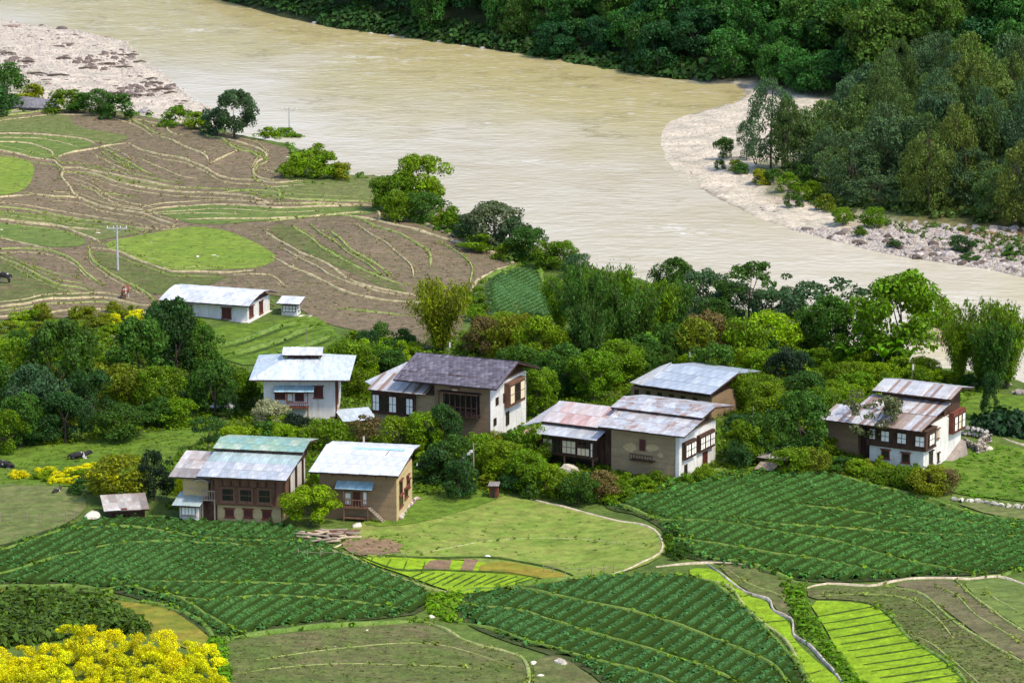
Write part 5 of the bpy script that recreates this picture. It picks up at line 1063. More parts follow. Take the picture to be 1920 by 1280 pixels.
class House:
    def __init__(s, name, label, cat, x, y, ang, group=None):
        s.p = at(x, y); s.a = R(ang); s.r = empty(name, s.p, -s.a); tag(s.r, label, cat, group)
        s.ca, s.sa = math.cos(s.a), math.sin(s.a)
    def loc(s, px, axis, val):
        """local point where the sight line through a photo pixel meets the local plane axis=val"""
        d = rays([px])[0]; o = Vector((0, 0, CAM_H))-s.p
        def L(v): return Vector((v[0]*s.ca-v[1]*s.sa, v[0]*s.sa+v[1]*s.ca, v[2]))
        o = L(o); d = L(d); t = (val-o[axis])/d[axis]; return o+d*t
    def F(s, px, y0=0): q = s.loc(px, 1, y0); return q.x, q.z
    def S(s, px, x0=0): q = s.loc(px, 0, x0); return q.y, q.z
    def wall(s, x0, x1, y0, y1, z0, z1, mat='white', name='wall'):
        return MB().box(x0, x1, y0, y1, z0, z1).build(name, M[mat], s.r)
    def slope(s, roof, x0, x1, yf, zf, yr, zr, pal, nx=None, rows=2, rust=0.0, wdt=.85):
        """corrugated sheets laid from the eave (yf,zf) up to (yr,zr)"""
        nx = nx or max(2, round((x1-x0)/wdt)); dx = (x1-x0)/nx; Ls = math.hypot(yr-yf, zr-zf); th = math.atan2(zr-zf, yr-yf); ly = Ls/rows
        key = (round(dx, 2), round(ly, 2), round(th, 2)); me = MB().box(-dx/2-.02, dx/2+.02, -ly/2-.05, ly/2+.05, 0, .022).mesh('roof_sheet', M['sheet'])
        flip = yr < yf; cols = PAL[pal]
        for j in range(rows):
            for i in range(nx):
                o = bpy.data.objects.new('roof_sheet', me); C.objects.link(o); o.parent = roof
                t = (j+.5)/rows; lift = .05+(i % 2)*.014+j*.026
                nrm = Vector((0, -math.sin(th), math.cos(th)));
                if nrm.z < 0: nrm = -nrm
                o.location = Vector((x0+dx*(i+.5), yf+(yr-yf)*t, zf+(zr-zf)*t))+nrm*lift
                o.rotation_euler = (th if not flip else th-math.pi, random.uniform(-.006, .006), random.uniform(-.008, .008))
                c = random.choice(cols); k = random.uniform(.9, 1.1); o.color = (c[0]*k, c[1]*k, c[2]*k, 1); o['rusting'] = float(rust*random.uniform(.3, 1.3))
    def gable(s, x0, x1, yf, zf, yr, zr, yb, zb, pal, rust=0.0, rows=2, backrows=1, wdt=.85, pal2=None, name='roof', lean=0.0):
        m = MB(); t = .10
        m.hexa([(x0, yf, zf-t), (x1, yf, zf-t), (x1, yr, zr-t), (x0, yr, zr-t)], [(x0, yf, zf), (x1, yf, zf), (x1, yr, zr), (x0, yr, zr)])
        m.hexa([(x0, yr+.002, zr-t-.003), (x1, yr+.002, zr-t-.003), (x1, yb, zb-t), (x0, yb, zb-t)], [(x0, yr+.002, zr-.003), (x1, yr+.002, zr-.003), (x1, yb, zb), (x0, yb, zb)])
        n = int((x1-x0)/.9)                                     # rafter tails under the eave
        for i in range(n+1):
            x = x0+.15+(x1-x0-.3)*i/max(1, n); m.hexa([(x-.05, yf+.05, zf-t-.14), (x+.05, yf+.05, zf-t-.14), (x+.05, yr, zr-t-.14), (x-.05, yr, zr-t-.14)], [(x-.05, yf+.05, zf-t-.004), (x+.05, yf+.05, zf-t-.004), (x+.05, yr, zr-t-.004), (x-.05, yr, zr-t-.004)])
        rf = m.build(name, M['wood'], s.r)
        s.slope(rf, x0, x1, yf, zf, yr, zr, pal, rows=rows, rust=rust, wdt=wdt); s.slope(rf, x0, x1, yb, zb, yr, zr, pal2 or pal, rows=backrows, rust=rust, wdt=wdt)
        return rf
    def lean(s, x0, x1, yf, zf, yr, zr, pal, rust=0.0, rows=1, name='roof', wdt=.85):
        m = MB(); t = .08; m.hexa([(x0, yf, zf-t), (x1, yf, zf-t), (x1, yr, zr-t), (x0, yr, zr-t)], [(x0, yf, zf), (x1, yf, zf), (x1, yr, zr), (x0, yr, zr)])
        rf = m.build(name, M['wood'], s.r); s.slope(rf, x0, x1, yf, zf, yr, zr, pal, rows=rows, rust=rust, wdt=wdt); return rf
    def window(s, face, u0, u1, z0, z1, plane, cols=2, rows=2, pane='panew', frame='wood', name='window', sill=True, fr=.07):
        """face 'F': u = local x on y=plane; face 'S': u = local y on x=plane. Frame stands proud, panes set back"""
        u0, u1 = min(u0, u1), max(u0, u1); z0, z1 = min(z0, z1), max(z0, z1); wd, h = u1-u0, z1-z0
        m = MB(); pr = .07
        m.box(0, fr, -pr, .05, 0, h); m.box(wd-fr, wd, -pr, .05, 0, h); m.box(fr, wd-fr, -pr, .05, 0, fr); m.box(fr, wd-fr, -pr, .05, h-fr, h)
        if sill: m.box(-.08, wd+.08, -pr-.06, .05, -.09, -.002); m.box(-.1, wd+.1, -pr-.10, .05, h+.002, h+.10)
        b = .045; cw = (wd-2*fr-(cols-1)*b)/cols; rh = (h-2*fr-(rows-1)*b)/rows
        for i in range(1, cols): x = fr+i*cw+(i-1)*b; m.box(x, x+b, -pr+.012, .04, fr, h-fr)
        for j in range(1, rows):
            z = fr+j*rh+(j-1)*b
            for i in range(cols): x = fr+i*(cw+b); m.box(x, x+cw, -pr+.012, .04, z, z+b)
        o = m.build(name, M[frame], s.r)
        if face == 'F': o.location = (u0, plane, z0)
        else: o.location = (plane, u0, z0); o.rotation_euler.z = R(90)
        pm = MB().box(0, cw, -.035, .03, 0, rh).mesh('pane', M[pane]) if pane else None
        if pm:
            for i in range(cols):
                for j in range(rows): q = bpy.data.objects.new('pane', pm); C.objects.link(q); q.parent = o; q.location = (fr+i*(cw+b), 0, fr+j*(rh+b))
        return o
    def winF(s, a, b, y0=0, **k):
        x0, z1 = s.F(a, y0); x1, z0 = s.F(b, y0); return s.window('F', x0, x1, z0, z1, y0, **k)
    def winS(s, a, b, x0=0, **k):
        y0, z1 = s.S(a, x0); y1, z0 = s.S(b, x0)
        if z0 > z1: z0, z1 = z1, z0
        return s.window('S', y0, y1, z0, z1, x0, **k)
def lattice_bay(h, x0, x1, y0, y1, z0, z1, mat='wood', name='timber_bay'):
    """projecting timber storey: box with corner posts, sill and cornice beams"""
    m = MB(); m.box(x0+.06, x1-.06, y0+.06, y1-.01, z0+.12, z1-.12); m.box(x0, x1, y0, y1-.005, z0, z0+.16); m.box(x0, x1, y0, y1-.005, z1-.2, z1)
    for x in (x0, x1-.14): m.box(x, x+.14, y0, y0+.14, z0+.16, z1-.2)
    m.box(x0-.1, x1+.1, y0-.1, y1-.015, z1+.002, z1+.1)
    return m.build(name, M[mat], h.r)
# ================================================================== H1 green-roofed house
h = House('farmhouse', 'timber-fronted farmhouse with green and grey stepped tin roof on cream ground floor', 'house', 527, 980, 11)
xl, _ = h.F((407, 972)); _, z1 = h.F((526, 948)); D = 8.6
h.wall(xl, 0, 0, D, -1.2, z1, 'mudpale')
bx0, _ = h.F((396, 945), -.45); bx1, zb = h.F((537, 903), -.45)
zt_ = zb+.1
lattice_bay(h, bx0, bx1-.02, -.45, .6, z1-.05, zt_, 'woodbrown', 'timber_front')
h.wall(bx0+.45, 0, .6, D, z1+.002, zt_+.6, 'whiteold', 'upper_wall')
for a, b in (((413, 912), (441, 942)), ((447, 914), (475, 943)), ((482, 915), (510, 945))):
    h.winF(a, b, -.45, cols=1, rows=2, pane='paned', frame='woodbrown', fr=.16)
for a, b in (((422, 953), (439, 969)), ((457, 954), (474, 970)), ((492, 956), (509, 973))): h.winF(a, b, 0, cols=1, rows=1, pane='paner', frame='woodred', fr=.09)
for i in range(9):                                            # vertical battens of the timber front
    x = bx0+.25+(bx1-bx0-.5)*i/8; MB().box(x-.035, x+.035, -.5, -.45+.055, z1+.15, zt_-.22).build('batten', M['wood'], h.r)
for y0_, y1_ in ((.8, 2.2), (3.2, 4.6), (5.6, 7.0)): MB().box(.01, .09, y0_, y1_, z1+.3, zt_+.3).build('gable_panel', M['white'], h.r)
for y0_ in (.35, 2.55, 4.95, 7.3): MB().box(.002, .16, y0_, y0_+.25, z1+.01, zt_+.5).build('post', M['wood'], h.r)
ex0, ez = h.F((368, 893), -1.5); ex1, _ = h.F((536, 897), -1.5); ez = zt_+.25
h.lean(ex0, ex1, -1.5, ez, 2.2, ez+.48, 'grey', rust=.15, rows=2); rr = h.lean(ex0, ex1-.01, 2.0, ez+.49, 4.9, ez+.85, 'greygreen', rust=.1, rows=1)
rg = h.gable(ex0-.05, ex1+.1, 4.2, ez+1.1, 6.6, ez+1.5, 9.6, ez+1.0, 'green', rust=.08, rows=2)
h.wall(ex0+.5, ex1-.7, 5.0, 8.8, ez-.2, ez+.95, 'wood', 'attic_frame')
h.wall(ex0+.6, -.02, .7, 4.9, zt_-.3, ez-.05, 'wood', 'attic_screen')
# left wing, balcony, dovecote-like canopy
lx0, _ = h.F((344, 960), .6)
h.wall(lx0, xl-.9, .6, 6, -1.2, zt_-.25, 'mudpale', 'wing_wall')
lr = h.lean(lx0-.9, ex0+1.0, -.6, zt_-.15, 5.0, zt_+.75, 'old', rust=.5, rows=3, name='wing_roof', wdt=.6)
_m = MB(); by = -.7; bxa, bza = h.F((378, 936), by); bxb, _ = h.F((403, 936), by)
_m.box(bxa, bxb, by, .55, bza-.1, bza); 
for i in range(6): x = bxa+.04+(bxb-bxa-.12)*i/5; _m.box(x, x+.05, by, by+.05, bza+.001, bza+.75)
_m.box(bxa, bxb, by-.01, by+.06, bza+.75, bza+.83)
for x in (bxa, bxb-.1): _m.box(x, x+.1, by, by+.1, -1, bza-.1)
_m.build('balcony', M['woodpale'], h.r)
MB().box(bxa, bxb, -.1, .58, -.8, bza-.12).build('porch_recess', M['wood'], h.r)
_m = MB(); a0, az = h.F((364, 903), -.6); a1, _ = h.F((392, 903), -.6)
for i in range(6):
    t0, t1 = i/6, (i+1)/6; f = lambda t: az+.28*math.sin(math.pi*t)
    _m.hexa([(a0+(a1-a0)*t0, -.7, f(t0)-.03), (a0+(a1-a0)*t1, -.7, f(t1)-.03), (a0+(a1-a0)*t1, .55, f(t1)-.03), (a0+(a1-a0)*t0, .55, f(t0)-.03)], [(a0+(a1-a0)*t0, -.7, f(t0)), (a0+(a1-a0)*t1, -.7, f(t1)), (a0+(a1-a0)*t1, .55, f(t1)), (a0+(a1-a0)*t0, .55, f(t0))])
_o = _m.build('arched_canopy', M['sheet'], h.r); _o.color = (.55, .52, .52, 1)
# small white booth in front of the wing
h = House('booth', 'small white glazed booth with grey tin roof at the left end of the green-roofed house', 'shed', 372, 978, 11)
x0, _ = h.F((337, 970)); h.wall(x0, 0, 0, 1.8, -1, 1.45, 'white'); h.window('F', x0+.15, -.2, .55, 1.3, 0, cols=4, rows=1, pane='panew', frame='woodpale')
h.lean(x0-.5, .3, -.6, 1.5, 2.1, 2.0, 'greygreen', rust=.2); 
# ================================================================== H2 bright-roofed mud house
h = House('farmhouse', 'square mud house with very bright tin roof, blue awning and outside stair', 'house', 743, 979, 11)
x0, _ = h.F((600, 970)); _, zt_ = h.F((743, 893)); D = 6.2
h.wall(x0, 0, 0, D, -1.2, zt_+.1, 'mudred')
MB().box(.002, .05, .03, D-.03, -1.1, zt_-.02).build('sunlit_side', M['mudpale'], h.r)  # paler mud skin: sunlight on this wall is put into its colour
a0, _ = h.F((579, 886), -1.3); a1, az = h.F((747, 890), -1.3)
h.wall(x0+.4, -.3, .4, D-.4, zt_+.102, zt_+.5, 'wood', 'attic_frame')
rf = h.gable(a0, a1, -1.3, zt_+.35, 5.2, zt_+1.15, 7.4, zt_+.95, 'white', rust=.0, rows=3, wdt=.9)
_o = MB().box(-.04, .04, -.45, .45, 0, .015).build('roof_gap', M['wood'], rf); _o.location = (a1-2.1, 3.6, zt_+1.10); _o.rotation_euler = (R(7), 0, R(-6))
for i in range(3):
    _o = MB().box(-.8, .8, -.22, .22, 0, .03).build('roof_patch', M['sheet'], rf); _o.location = (a0+3.4+i*1.5, 4.55, zt_+1.2+.02*i); _o.rotation_euler = (R(7), 0, 0); _o.color = (.35, .55, .6, 1)
c0, cz = h.F((628, 916), -.9); c1, _ = h.F((697, 917), -.9)
_a = h.lean(c0, c1, -.9, cz, -.02, cz+.45, 'blue', name='awning')
d0, dz = h.F((643, 950), -.9); d1, _ = h.F((690, 950), -.9)
m = MB(); m.box(d0, d1, -.9, -.01, dz-.1, dz); m.box(d0, d1, -.9, -.84, dz+.62, dz+.7)
for i in range(9): x = d0+.02+(d1-d0-.1)*i/8; m.box(x, x+.05, -.89, -.84, dz, dz+.62)
for x in (d0, d1-.1): m.box(x, x+.1, -.9, -.8, dz+.7, cz-.1); m.box(x, x+.1, -.9, -.8, -.8, dz-.1)
m.box(d0+.1, d1-.1, -.85, -.3, .35, .45)
m.build('balcony', M['woodbrown'], h.r)
h.winF((662, 921), (676, 946), 0, cols=1, rows=1, pane='paner', frame='woodred', name='door', sill=False); h.winF((646, 922), (659, 946), 0, cols=1, rows=2, pane='panew', frame='woodpale')
h.winF((680, 921), (689, 946), 0, cols=1, rows=1, pane='panew', frame='woodpale')
m = MB(); t0 = Vector((d1+.0, -.6, dz)); t1 = Vector((h.F((722, 977), -.6)[0], -.6, .05))
for s_ in (-.25, .25): m.bar(t0+Vector((0, s_, 0)), t1+Vector((0, s_, 0)), .06)
for i in range(8): q = t0.lerp(t1, (i+.5)/8); m.box(q.x-.1, q.x+.1, q.y-.25, q.y+.25, q.z-.02, q.z+.02)
m.build('stair', M['woodpale'], h.r)
for a, b in (((748.5, 903), (754, 923)), ((762, 893), (766, 907)), ((765, 900), (768, 912)), ((758, 917), (764, 929)), ((748.5, 932), (755, 945))): h.winS(a, b, .05, cols=1, rows=1, pane='paned', frame='woodred', fr=.05)
# ================================================================== H3 white house with roof lantern
h = House('farmhouse', 'white two-storey house with pale blue hipped tin roof and small raised lantern', 'house', 629, 792, 1)
x0, _ = h.F((495, 785)); _, zt_ = h.F((628, 714)); D = 8.4
h.wall(x0, 0, 0, D, -2.0, zt_+.05, 'white')
MB().box(.002, .14, .1, .9, -1, zt_-.05).build('corner_post', M['woodred'], h.r); MB().box(.002, .10, 2.5, 3.6, 1.2, zt_-.3).build('side_window', M['woodbrown'], h.r)
a0, az = h.F((467, 710), -1.2); a1, _ = h.F((655, 706), -1.2); az = zt_+.30; yb = D+1.6; cx = (a0+a1)/2; cy = (yb-1.2)/2; top = az+1.15; lw = 1.75; ld = 1.1
m = MB(); E = [(a0, -1.2), (a1, -1.2), (a1, yb), (a0, yb)]; I = [(cx-lw, cy-ld), (cx+lw, cy-ld), (cx+lw, cy+ld), (cx-lw, cy+ld)]
for k in range(4):
    e0, e1, i1, i0 = E[k], E[(k+1) % 4], I[(k+1) % 4], I[k]
    m.hexa([(e0[0], e0[1], az-.1), (e1[0], e1[1], az-.1), (i1[0], i1[1], top-.1), (i0[0], i0[1], top-.1)], [(e0[0], e0[1], az), (e1[0], e1[1], az), (i1[0], i1[1], top), (i0[0], i0[1], top)])
rf = m.build('roof', M['wood'], h.r)
def hip_sheets(rf, E, I, az, top, n, pal, rust=.1):
    for k in range(4):
        e0, e1, i1, i0 = [Vector(q) for q in (E[k]+(az,), E[(k+1) % 4]+(az,), I[(k+1) % 4]+(top,), I[k]+(top,))]
        nrm = (e1-e0).cross(i0-e0).normalized()*.05; nn = n[k % 2]
        for i in range(nn):
            a, b = i/nn, (i+1)/nn; L_ = nrm*(1+.25*(i % 2)); mm = MB()
            q = [e0.lerp(e1, a), e0.lerp(e1, b), i0.lerp(i1, b), i0.lerp(i1, a)]
            mm.hexa([tuple(v+L_*.3) for v in q], [tuple(v+L_) for v in q]); o = mm.build('roof_sheet', M['sheet'], rf)
            c = random.choice(PAL[pal]); kk = random.uniform(.93, 1.07); o.color = (c[0]*kk, c[1]*kk, c[2]*kk, 1); o['rusting'] = rust
hip_sheets(rf, E, I, az, top, (9, 7), 'sky')
h.wall(cx-lw+.25, cx+lw-.25, cy-ld+.2, cy+ld-.2, top-.2, top+.45, 'wood', 'lantern')
h.gable(cx-lw-.2, cx+lw+.2, cy-ld-.4, top+.42, cy, top+.85, cy+ld+.4, top+.42, 'white', rows=1, name='lantern_roof')
c0, cz = h.F((514, 735), -.9); c1, _ = h.F((588, 733), -.9); h.lean(c0, c1, -.9, cz, -.02, cz+.4, 'blue', name='awning')
h.winF((515, 737), (535, 747), 0, cols=2, rows=1, pane='paner', frame='woodred'); h.winF((588, 724), (606, 745), 0, cols=2, rows=1, pane='paner', frame='woodred'); h.winF((553, 737), (570, 752), 0, cols=1, rows=1, pane='paner', frame='woodred', name='door', sill=False); h.winF((538, 737), (549, 752), 0, cols=1, rows=1, pane='panew', frame='woodpale')
d0, dz = h.F((537, 764), -.8); d1, _ = h.F((578, 763), -.8); m = MB(); m.box(d0, d1, -.8, -.01, dz-.1, dz); m.box(d0, d1, -.8, -.74, dz+.42, dz+.5)
for i in range(11): x = d0+.02+(d1-d0-.1)*i/10; m.box(x, x+.05, -.79, -.74, dz, dz+.42)
for x in (d0, d1-.1): m.box(x, x+.1, -.8, -.7, dz+.5, cz-.08); m.box(x, x+.1, -.8, -.7, -1.2, dz-.1)
m.build('balcony', M['woodred'], h.r)
MB().box(-.5, .02, -.02, 0, .3, .6).build('plinth_patch', M['woodbrown'], h.r)
# ================================================================== H4 dark-roofed house
h = House('farmhouse', 'large brown and white farmhouse under a dark slate-coloured roof', 'house', 919, 838, 23)
_, zt_ = h.F((918, 730)); D = 8.5
xl, _ = h.F((815, 800))
h.wall(xl, 0, 0, D, -2.2, zt_+.2, 'mudred')
MB().box(.002, .07, -.03, D, -2.0, zt_+.1).build('white_side', M['white'], h.r)
yE = -1.1; a1, ez = h.F((931, 730), yE); yR, zR = h.S((972, 679), a1)
a0, _ = h.F((737, 708), yE); yR = min(max(yR, 4.0), 6.0)
_, zR = 0, h.loc((972, 679), 1, yR).z
yB = 2*yR+1.2; zB = ez-.1
m = MB(); t = .12
m.hexa([(a0, yE, ez-t), (a1, yE, ez-t), (a1, yR, zR-t), (a0, yR, zR-t)], [(a0, yE, ez), (a1, yE, ez), (a1, yR, zR), (a0, yR, zR)])
m.hexa([(a0, yR+.002, zR-t-.003), (a1, yR+.002, zR-t-.003), (a1, yB, zB-t), (a0, yB, zB-t)], [(a0, yR+.002, zR-.003), (a1, yR+.002, zR-.003), (a1, yB, zB), (a0, yB, zB)])
rf = m.build('roof', M['wood'], h.r); Ls = math.hypot(yR-yE, zR-ez); th = math.atan2(zR-ez, yR-yE)
nx, ny = 26, 11; dx = (a1-a0)/nx; dy = Ls/ny
sm_ = [MB().box(-dx*.5+.012, dx*.5-.012, -dy*.5-.06, dy*.5, 0, tt).mesh('shingle', M['slate']) for tt in (.03, .045, .06)]
for j in range(ny):
    for i in range(nx):
        o = bpy.data.objects.new('shingle', random.choice(sm_)); C.objects.link(o); o.parent = rf; tt = (j+.5)/ny
        xo = a0+dx*(i+.5+(.25 if j % 2 else -.25)*(0 if i in (0, nx-1) else 1))
        o.location = (xo, yE+(yR-yE)*tt, ez+(zR-ez)*tt+.012+random.uniform(0, .015)); o.rotation_euler = (th-R(1.2), 0, random.uniform(-.02, .02))
        c = random.choice(PAL['dark']); k = random.uniform(.8, 1.5); o.color = (c[0]*k, c[1]*k, c[2]*k, 1)
h.slope(rf, a0, a1, yB, zB, yR, zR, 'dark', rows=2)
h.wall(a0+.8, -.3, .5, D-.3, zt_+.19, zt_+.9, 'wood', 'attic_frame'); 
# dark timber gallery
g0, gz0 = h.F((822, 776), -.9); g1, gz1 = h.F((894, 742), -.9); gz0 = min(gz0, gz1-1.2)
m = MB(); m.box(g0, g1, -.9, -.01, gz0-.12, gz0); m.box(g0-.1, g1+.1, -1.1, -.01, gz1+.0, gz1+.08); m.box(g0, g1, -.9, -.84, gz0+.8, gz0+.88); m.box(g0, g1, -.9, -.84, gz0+.4, gz0+.45)
for i in range(8): x = g0+(g1-g0-.08)*i/7; m.box(x, x+.08, -.9, -.82, gz0, gz1)
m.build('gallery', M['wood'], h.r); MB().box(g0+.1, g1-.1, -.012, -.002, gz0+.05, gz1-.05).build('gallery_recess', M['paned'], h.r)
h.winF((846, 727), (860, 737), -.0, cols=1, rows=1, pane='panec', frame='woodbrown')
# side openings
for a, b in (((929, 746), (934, 758)), ((943, 738), (949, 752)), ((925, 785), (930, 796)), ((948, 773), (954, 795)), ((951, 807), (956, 815)), ((970, 798), (974, 810))): h.winS(a, b, .07, cols=1, rows=1, pane='paned', frame='wood', fr=.05, sill=False)
y0_, zA = h.S((955, 752), .6); y1_, _ = h.S((985, 735), .6); zA = h.S((955, 763), .6)[1]; zB_ = h.S((955, 722), .6)[1]
MB().box(.08, .6, y0_, y1_, zA-.1, zB_+.1).build('timber_bay', M['woodbrown'], h.r)
for i in range(3): uu = y0_+.12+i*(y1_-y0_-.2)/3; h.window('S', uu, uu+(y1_-y0_-.2)/3-.08, zA+.15, zB_-.15, .6, cols=1, rows=2, pane='panec' if i != 1 else 'paned', frame='wood', sill=False)
# front-left bay block with rust striped roof
by = -.25; b1, bz1 = h.F((778, 738), by); b0, _ = h.F((697, 730), by); _, bz0 = h.F((777, 782), by)
bD = 2.6
h.wall(b0+.12, xl-.004, by+.3, 6, -2, bz1-.1, 'mud', 'bay_block')
lattice_bay(h, b0, b1, by, by+.32, bz0, bz1+.05, 'wood')
for a, b, p in (((698, 738), (712, 770), 'panew'), ((714, 740), (727, 772), 'paned'), ((729, 742), (744, 774), 'panew'), ((746, 744), (759, 776), 'paned'), ((761, 746), (775, 778), 'panew')): h.winF(a, b, by, cols=2, rows=2, pane=p, frame='wood', sill=False, fr=.05)
r0, rz = h.F((689, 730), by-.8); r1, _ = h.F((797, 738), by-.8); rz = bz1+.15
h.lean(r0, r1, by-.8, rz, 2.6, rz+.85, 'striped', rust=.5, rows=1, name='bay_roof', wdt=.36)
_m = MB(); q = [h.loc((652, 727), 1, 2.0), h.loc((692, 729), 1, 0.2), h.loc((737, 706), 1, 3.8), h.loc((756, 679), 1, 6.0)]
z_ = rz
P4 = [Vector((r0-1.9, 2.4, rz-.1)), Vector((r0+.3, -.2, rz+.1)), Vector((a0+.3, 3.2, rz+1.0)), Vector((a0+.3, yR+.6, zR-.35))]
for i in range(5):
    t0, t1 = i/5, (i+1)/5; mm = MB(); qq = [P4[0].lerp(P4[1], t0), P4[0].lerp(P4[1], t1), P4[3].lerp(P4[2], t1), P4[3].lerp(P4[2], t0)]; up_ = Vector((0, 0, .03+.015*(i % 2)))
    mm.hexa([tuple(v-up_) for v in qq], [tuple(v+up_) for v in qq]); o = mm.build('lean_to_sheet', M['sheet'], h.r); o.color = random.choice(PAL['grey'])+(1,); o['rusting'] = .2
# low shed in front-left
h2 = House('lean_to_shed', 'low shed roofed with blue-grey tin sheets below the rust-striped bay', 'shed', 781, 802, 23)
c0, _ = h2.F((700, 790)); h2.wall(c0, 0, 0, 1.2, -1, .3, 'wood'); h2.lean(c0, .1, -.6, .35, 1.6, .8, 'bluegrey', rust=.15, rows=1)
h2 = House('lean_to_shed', 'small blue-grey tin lean-to roof beside the white house with a lantern', 'shed', 700, 796, -18)
c0, _ = h2.F((650, 800)); h2.wall(c0, 0, 0, 1.6, -1, .6, 'mud'); h2.lean(c0-.5, .2, -.5, .6, 2.5, 1.1, 'sky', rust=.3, rows=1)
# ================================================================== H5 patched grey roof + H5b pink roof
h = House('farmhouse', 'mud and white farmhouse with rust-patched grey stepped tin roof', 'house', 1272, 900, 28)
_, zt_ = h.F((1271, 820)); D = 7.7; xl, _ = h.F((1146, 884)); zt_ = max(zt_, 3.7)
h.wall(xl, 0, 0, D, -1.5, zt_+.1, 'mud'); MB().box(.002, .08, -.04, D, -1.4, zt_).build('white_side', M['white'], h.r); MB().box(-.28, .001, -.05, -.002, -1.4, zt_).build('white_return', M['white'], h.r)
h.wall(xl+.4, -.35, 3.3, D-.4, zt_+.102, zt_+1.5, 'wood', 'attic_frame')
yE = -1.2; a1, ez = h.F((1283, 820), yE); a0, _ = h.F((1121, 801), yE)
h.lean(a0, a1, yE, ez, 3.0, ez+.75, 'grey', rust=.9, rows=2)
ux0, _ = h.F((1145, 770), 2.5); h.gable(ux0, a1+.05, 2.5, ez+.98, 5.2, ez+1.4, 9.2, ez+.75, 'grey', rust=1.0, rows=2)
dx_ = h.F((1196, 847), 0)[0]; h.winF((1199, 822), (1211, 846), 0, cols=1, rows=1, pane='paner', frame='woodbrown', name='door', sill=False)
d0, dz = h.F((1180, 861), -.7); d1, _ = h.F((1223, 862), -.7); m = MB(); m.box(d0, d1, -.7, -.01, dz-.08, dz); m.box(d0, d1, -.7, -.64, dz+.5, dz+.57)
for i in range(9): x = d0+.02+(d1-d0-.1)*i/8; m.box(x, x+.05, -.69, -.64, dz, dz+.5)
m.build('balcony', M['wood'], h.r)
for cx_, cz_, rx_, rz_ in ((dx_-.75, 2.5, .75, .5), (dx_+1.35, 2.7, .8, .42), (dx_+2.3, 2.1, .35, .25)):
    _m = MB(); _n2 = 14; _p = [(cx_+rx_*math.cos(2*math.pi*i/_n2)*random.uniform(.6, 1.1), -.004, cz_+rz_*math.sin(2*math.pi*i/_n2)*random.uniform(.6, 1.1)) for i in range(_n2)]; _m.poly(_p); _m.build('pale_render_patch', M['mudpale'], h.r)
for (ya, yb_) in ((.5, 2.9), (3.6, 6.9)):
    z0_, z1_ = 1.75, 3.35; MB().box(.09, .42, ya, yb_, z0_, z1_).build('timber_bay', M['wood'], h.r)
    n = 2 if yb_-ya < 3 else 3
    for i in range(n): uu = ya+.1+i*(yb_-ya-.1)/n; h.window('S', uu, uu+(yb_-ya-.1)/n-.1, z0_+.2, z1_-.2, .42, cols=2, rows=2, pane='panew', frame='wood', sill=False, fr=.05)
h.window('S', 4.9, 5.9, -.1, 1.5, .08, cols=1, rows=1, pane='paner', frame='woodred', name='door', sill=False); h.window('S', 1.0, 1.6, -.1, 1.2, .08, cols=1, rows=1, pane='paned', frame='wood', name='door', sill=False)
MB().box(-.1, 1.6, -.3, D+1, -1.5, -.05).build('forecourt', M['mudred'], h.r)
MB().box(xl-.9, xl-.003, .5, D, -1.5, zt_-.3).build('passage_screen', M['wood'], h.r)
# pink roofed house
h = House('farmhouse', 'timber farmhouse with faded pink tin roof and glazed cream-paned balcony', 'house', 1122, 885, 27)
yE = -.9; b0, bz1 = h.F((999, 812), 0); b1, _ = h.F((1113, 826), 0); _, bz0 = h.F((1112, 861), 0)
bz1 = max(bz1, bz0+1.7)
h.wall(b0+.3, b1+.5, 1.3, 7.0, -2, bz1+.9, 'wood', 'back_wall')
lattice_bay(h, b0, b1, 0, 1.31, bz0, bz1, 'wood')
for a, b, p in (((1018, 820), (1036, 848), 'panec'), ((1054, 824), (1080, 852), 'panec'), ((1082, 838), (1106, 856), 'panec'), ((1083, 826), (1100, 836), 'paned'), ((1107, 830), (1112, 858), 'panew'), ((1038, 822), (1052, 850), 'paned')):
    n_ = 3 if b[0]-a[0] > 20 else (2 if b[0]-a[0] > 12 else 1); h.winF(a, b, 0, cols=n_, rows=2 if b[1]-a[1] > 20 else 1, pane=p, frame='wood', sill=False, fr=.05)
for x in (b0+.1, (b0+b1)/2, b1-.2): MB().box(x, x+.14, .1, .24, -1.5, bz0-.002).build('stilt', M['woodbrown'], h.r)
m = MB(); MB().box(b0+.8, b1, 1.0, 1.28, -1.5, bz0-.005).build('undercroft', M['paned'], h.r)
r0, _ = h.F((1000, 810), -.8); r1, _ = h.F((1118, 822), -.8); rz = bz1+.2
h.lean(r0, r1, -.8, rz, 1.6, rz+.5, 'grey', rust=.35, rows=1, name='lower_roof')
P0, _ = h.F((1016, 790), .6); P1 = r1+2.6; ez = rz+.75
h.gable(P0-.2, P1-.35, 1.0, ez, 4.6, ez+1.1, 8.2, ez+.1, 'pink', rust=.25, rows=2)
_P = [Vector((P0-2.6, 1.6, ez-.8)), Vector((P0-.15, 1.0, ez+.02)), Vector((P0-.15, 4.6, ez+1.12)), Vector((P0-1.8, 4.4, ez-.3))]
mm = MB(); mm.hexa([tuple(v-Vector((0, 0, .06))) for v in _P], [tuple(v) for v in _P]); o = mm.build('side_roof', M['sheet'], h.r); o.color = (.55, .52, .53, 1); o['rusting'] = .4
h.wall(P0+.6, P1-.9, 2.0, 7.0, rz-.1, ez+.2, 'wood', 'attic_frame')
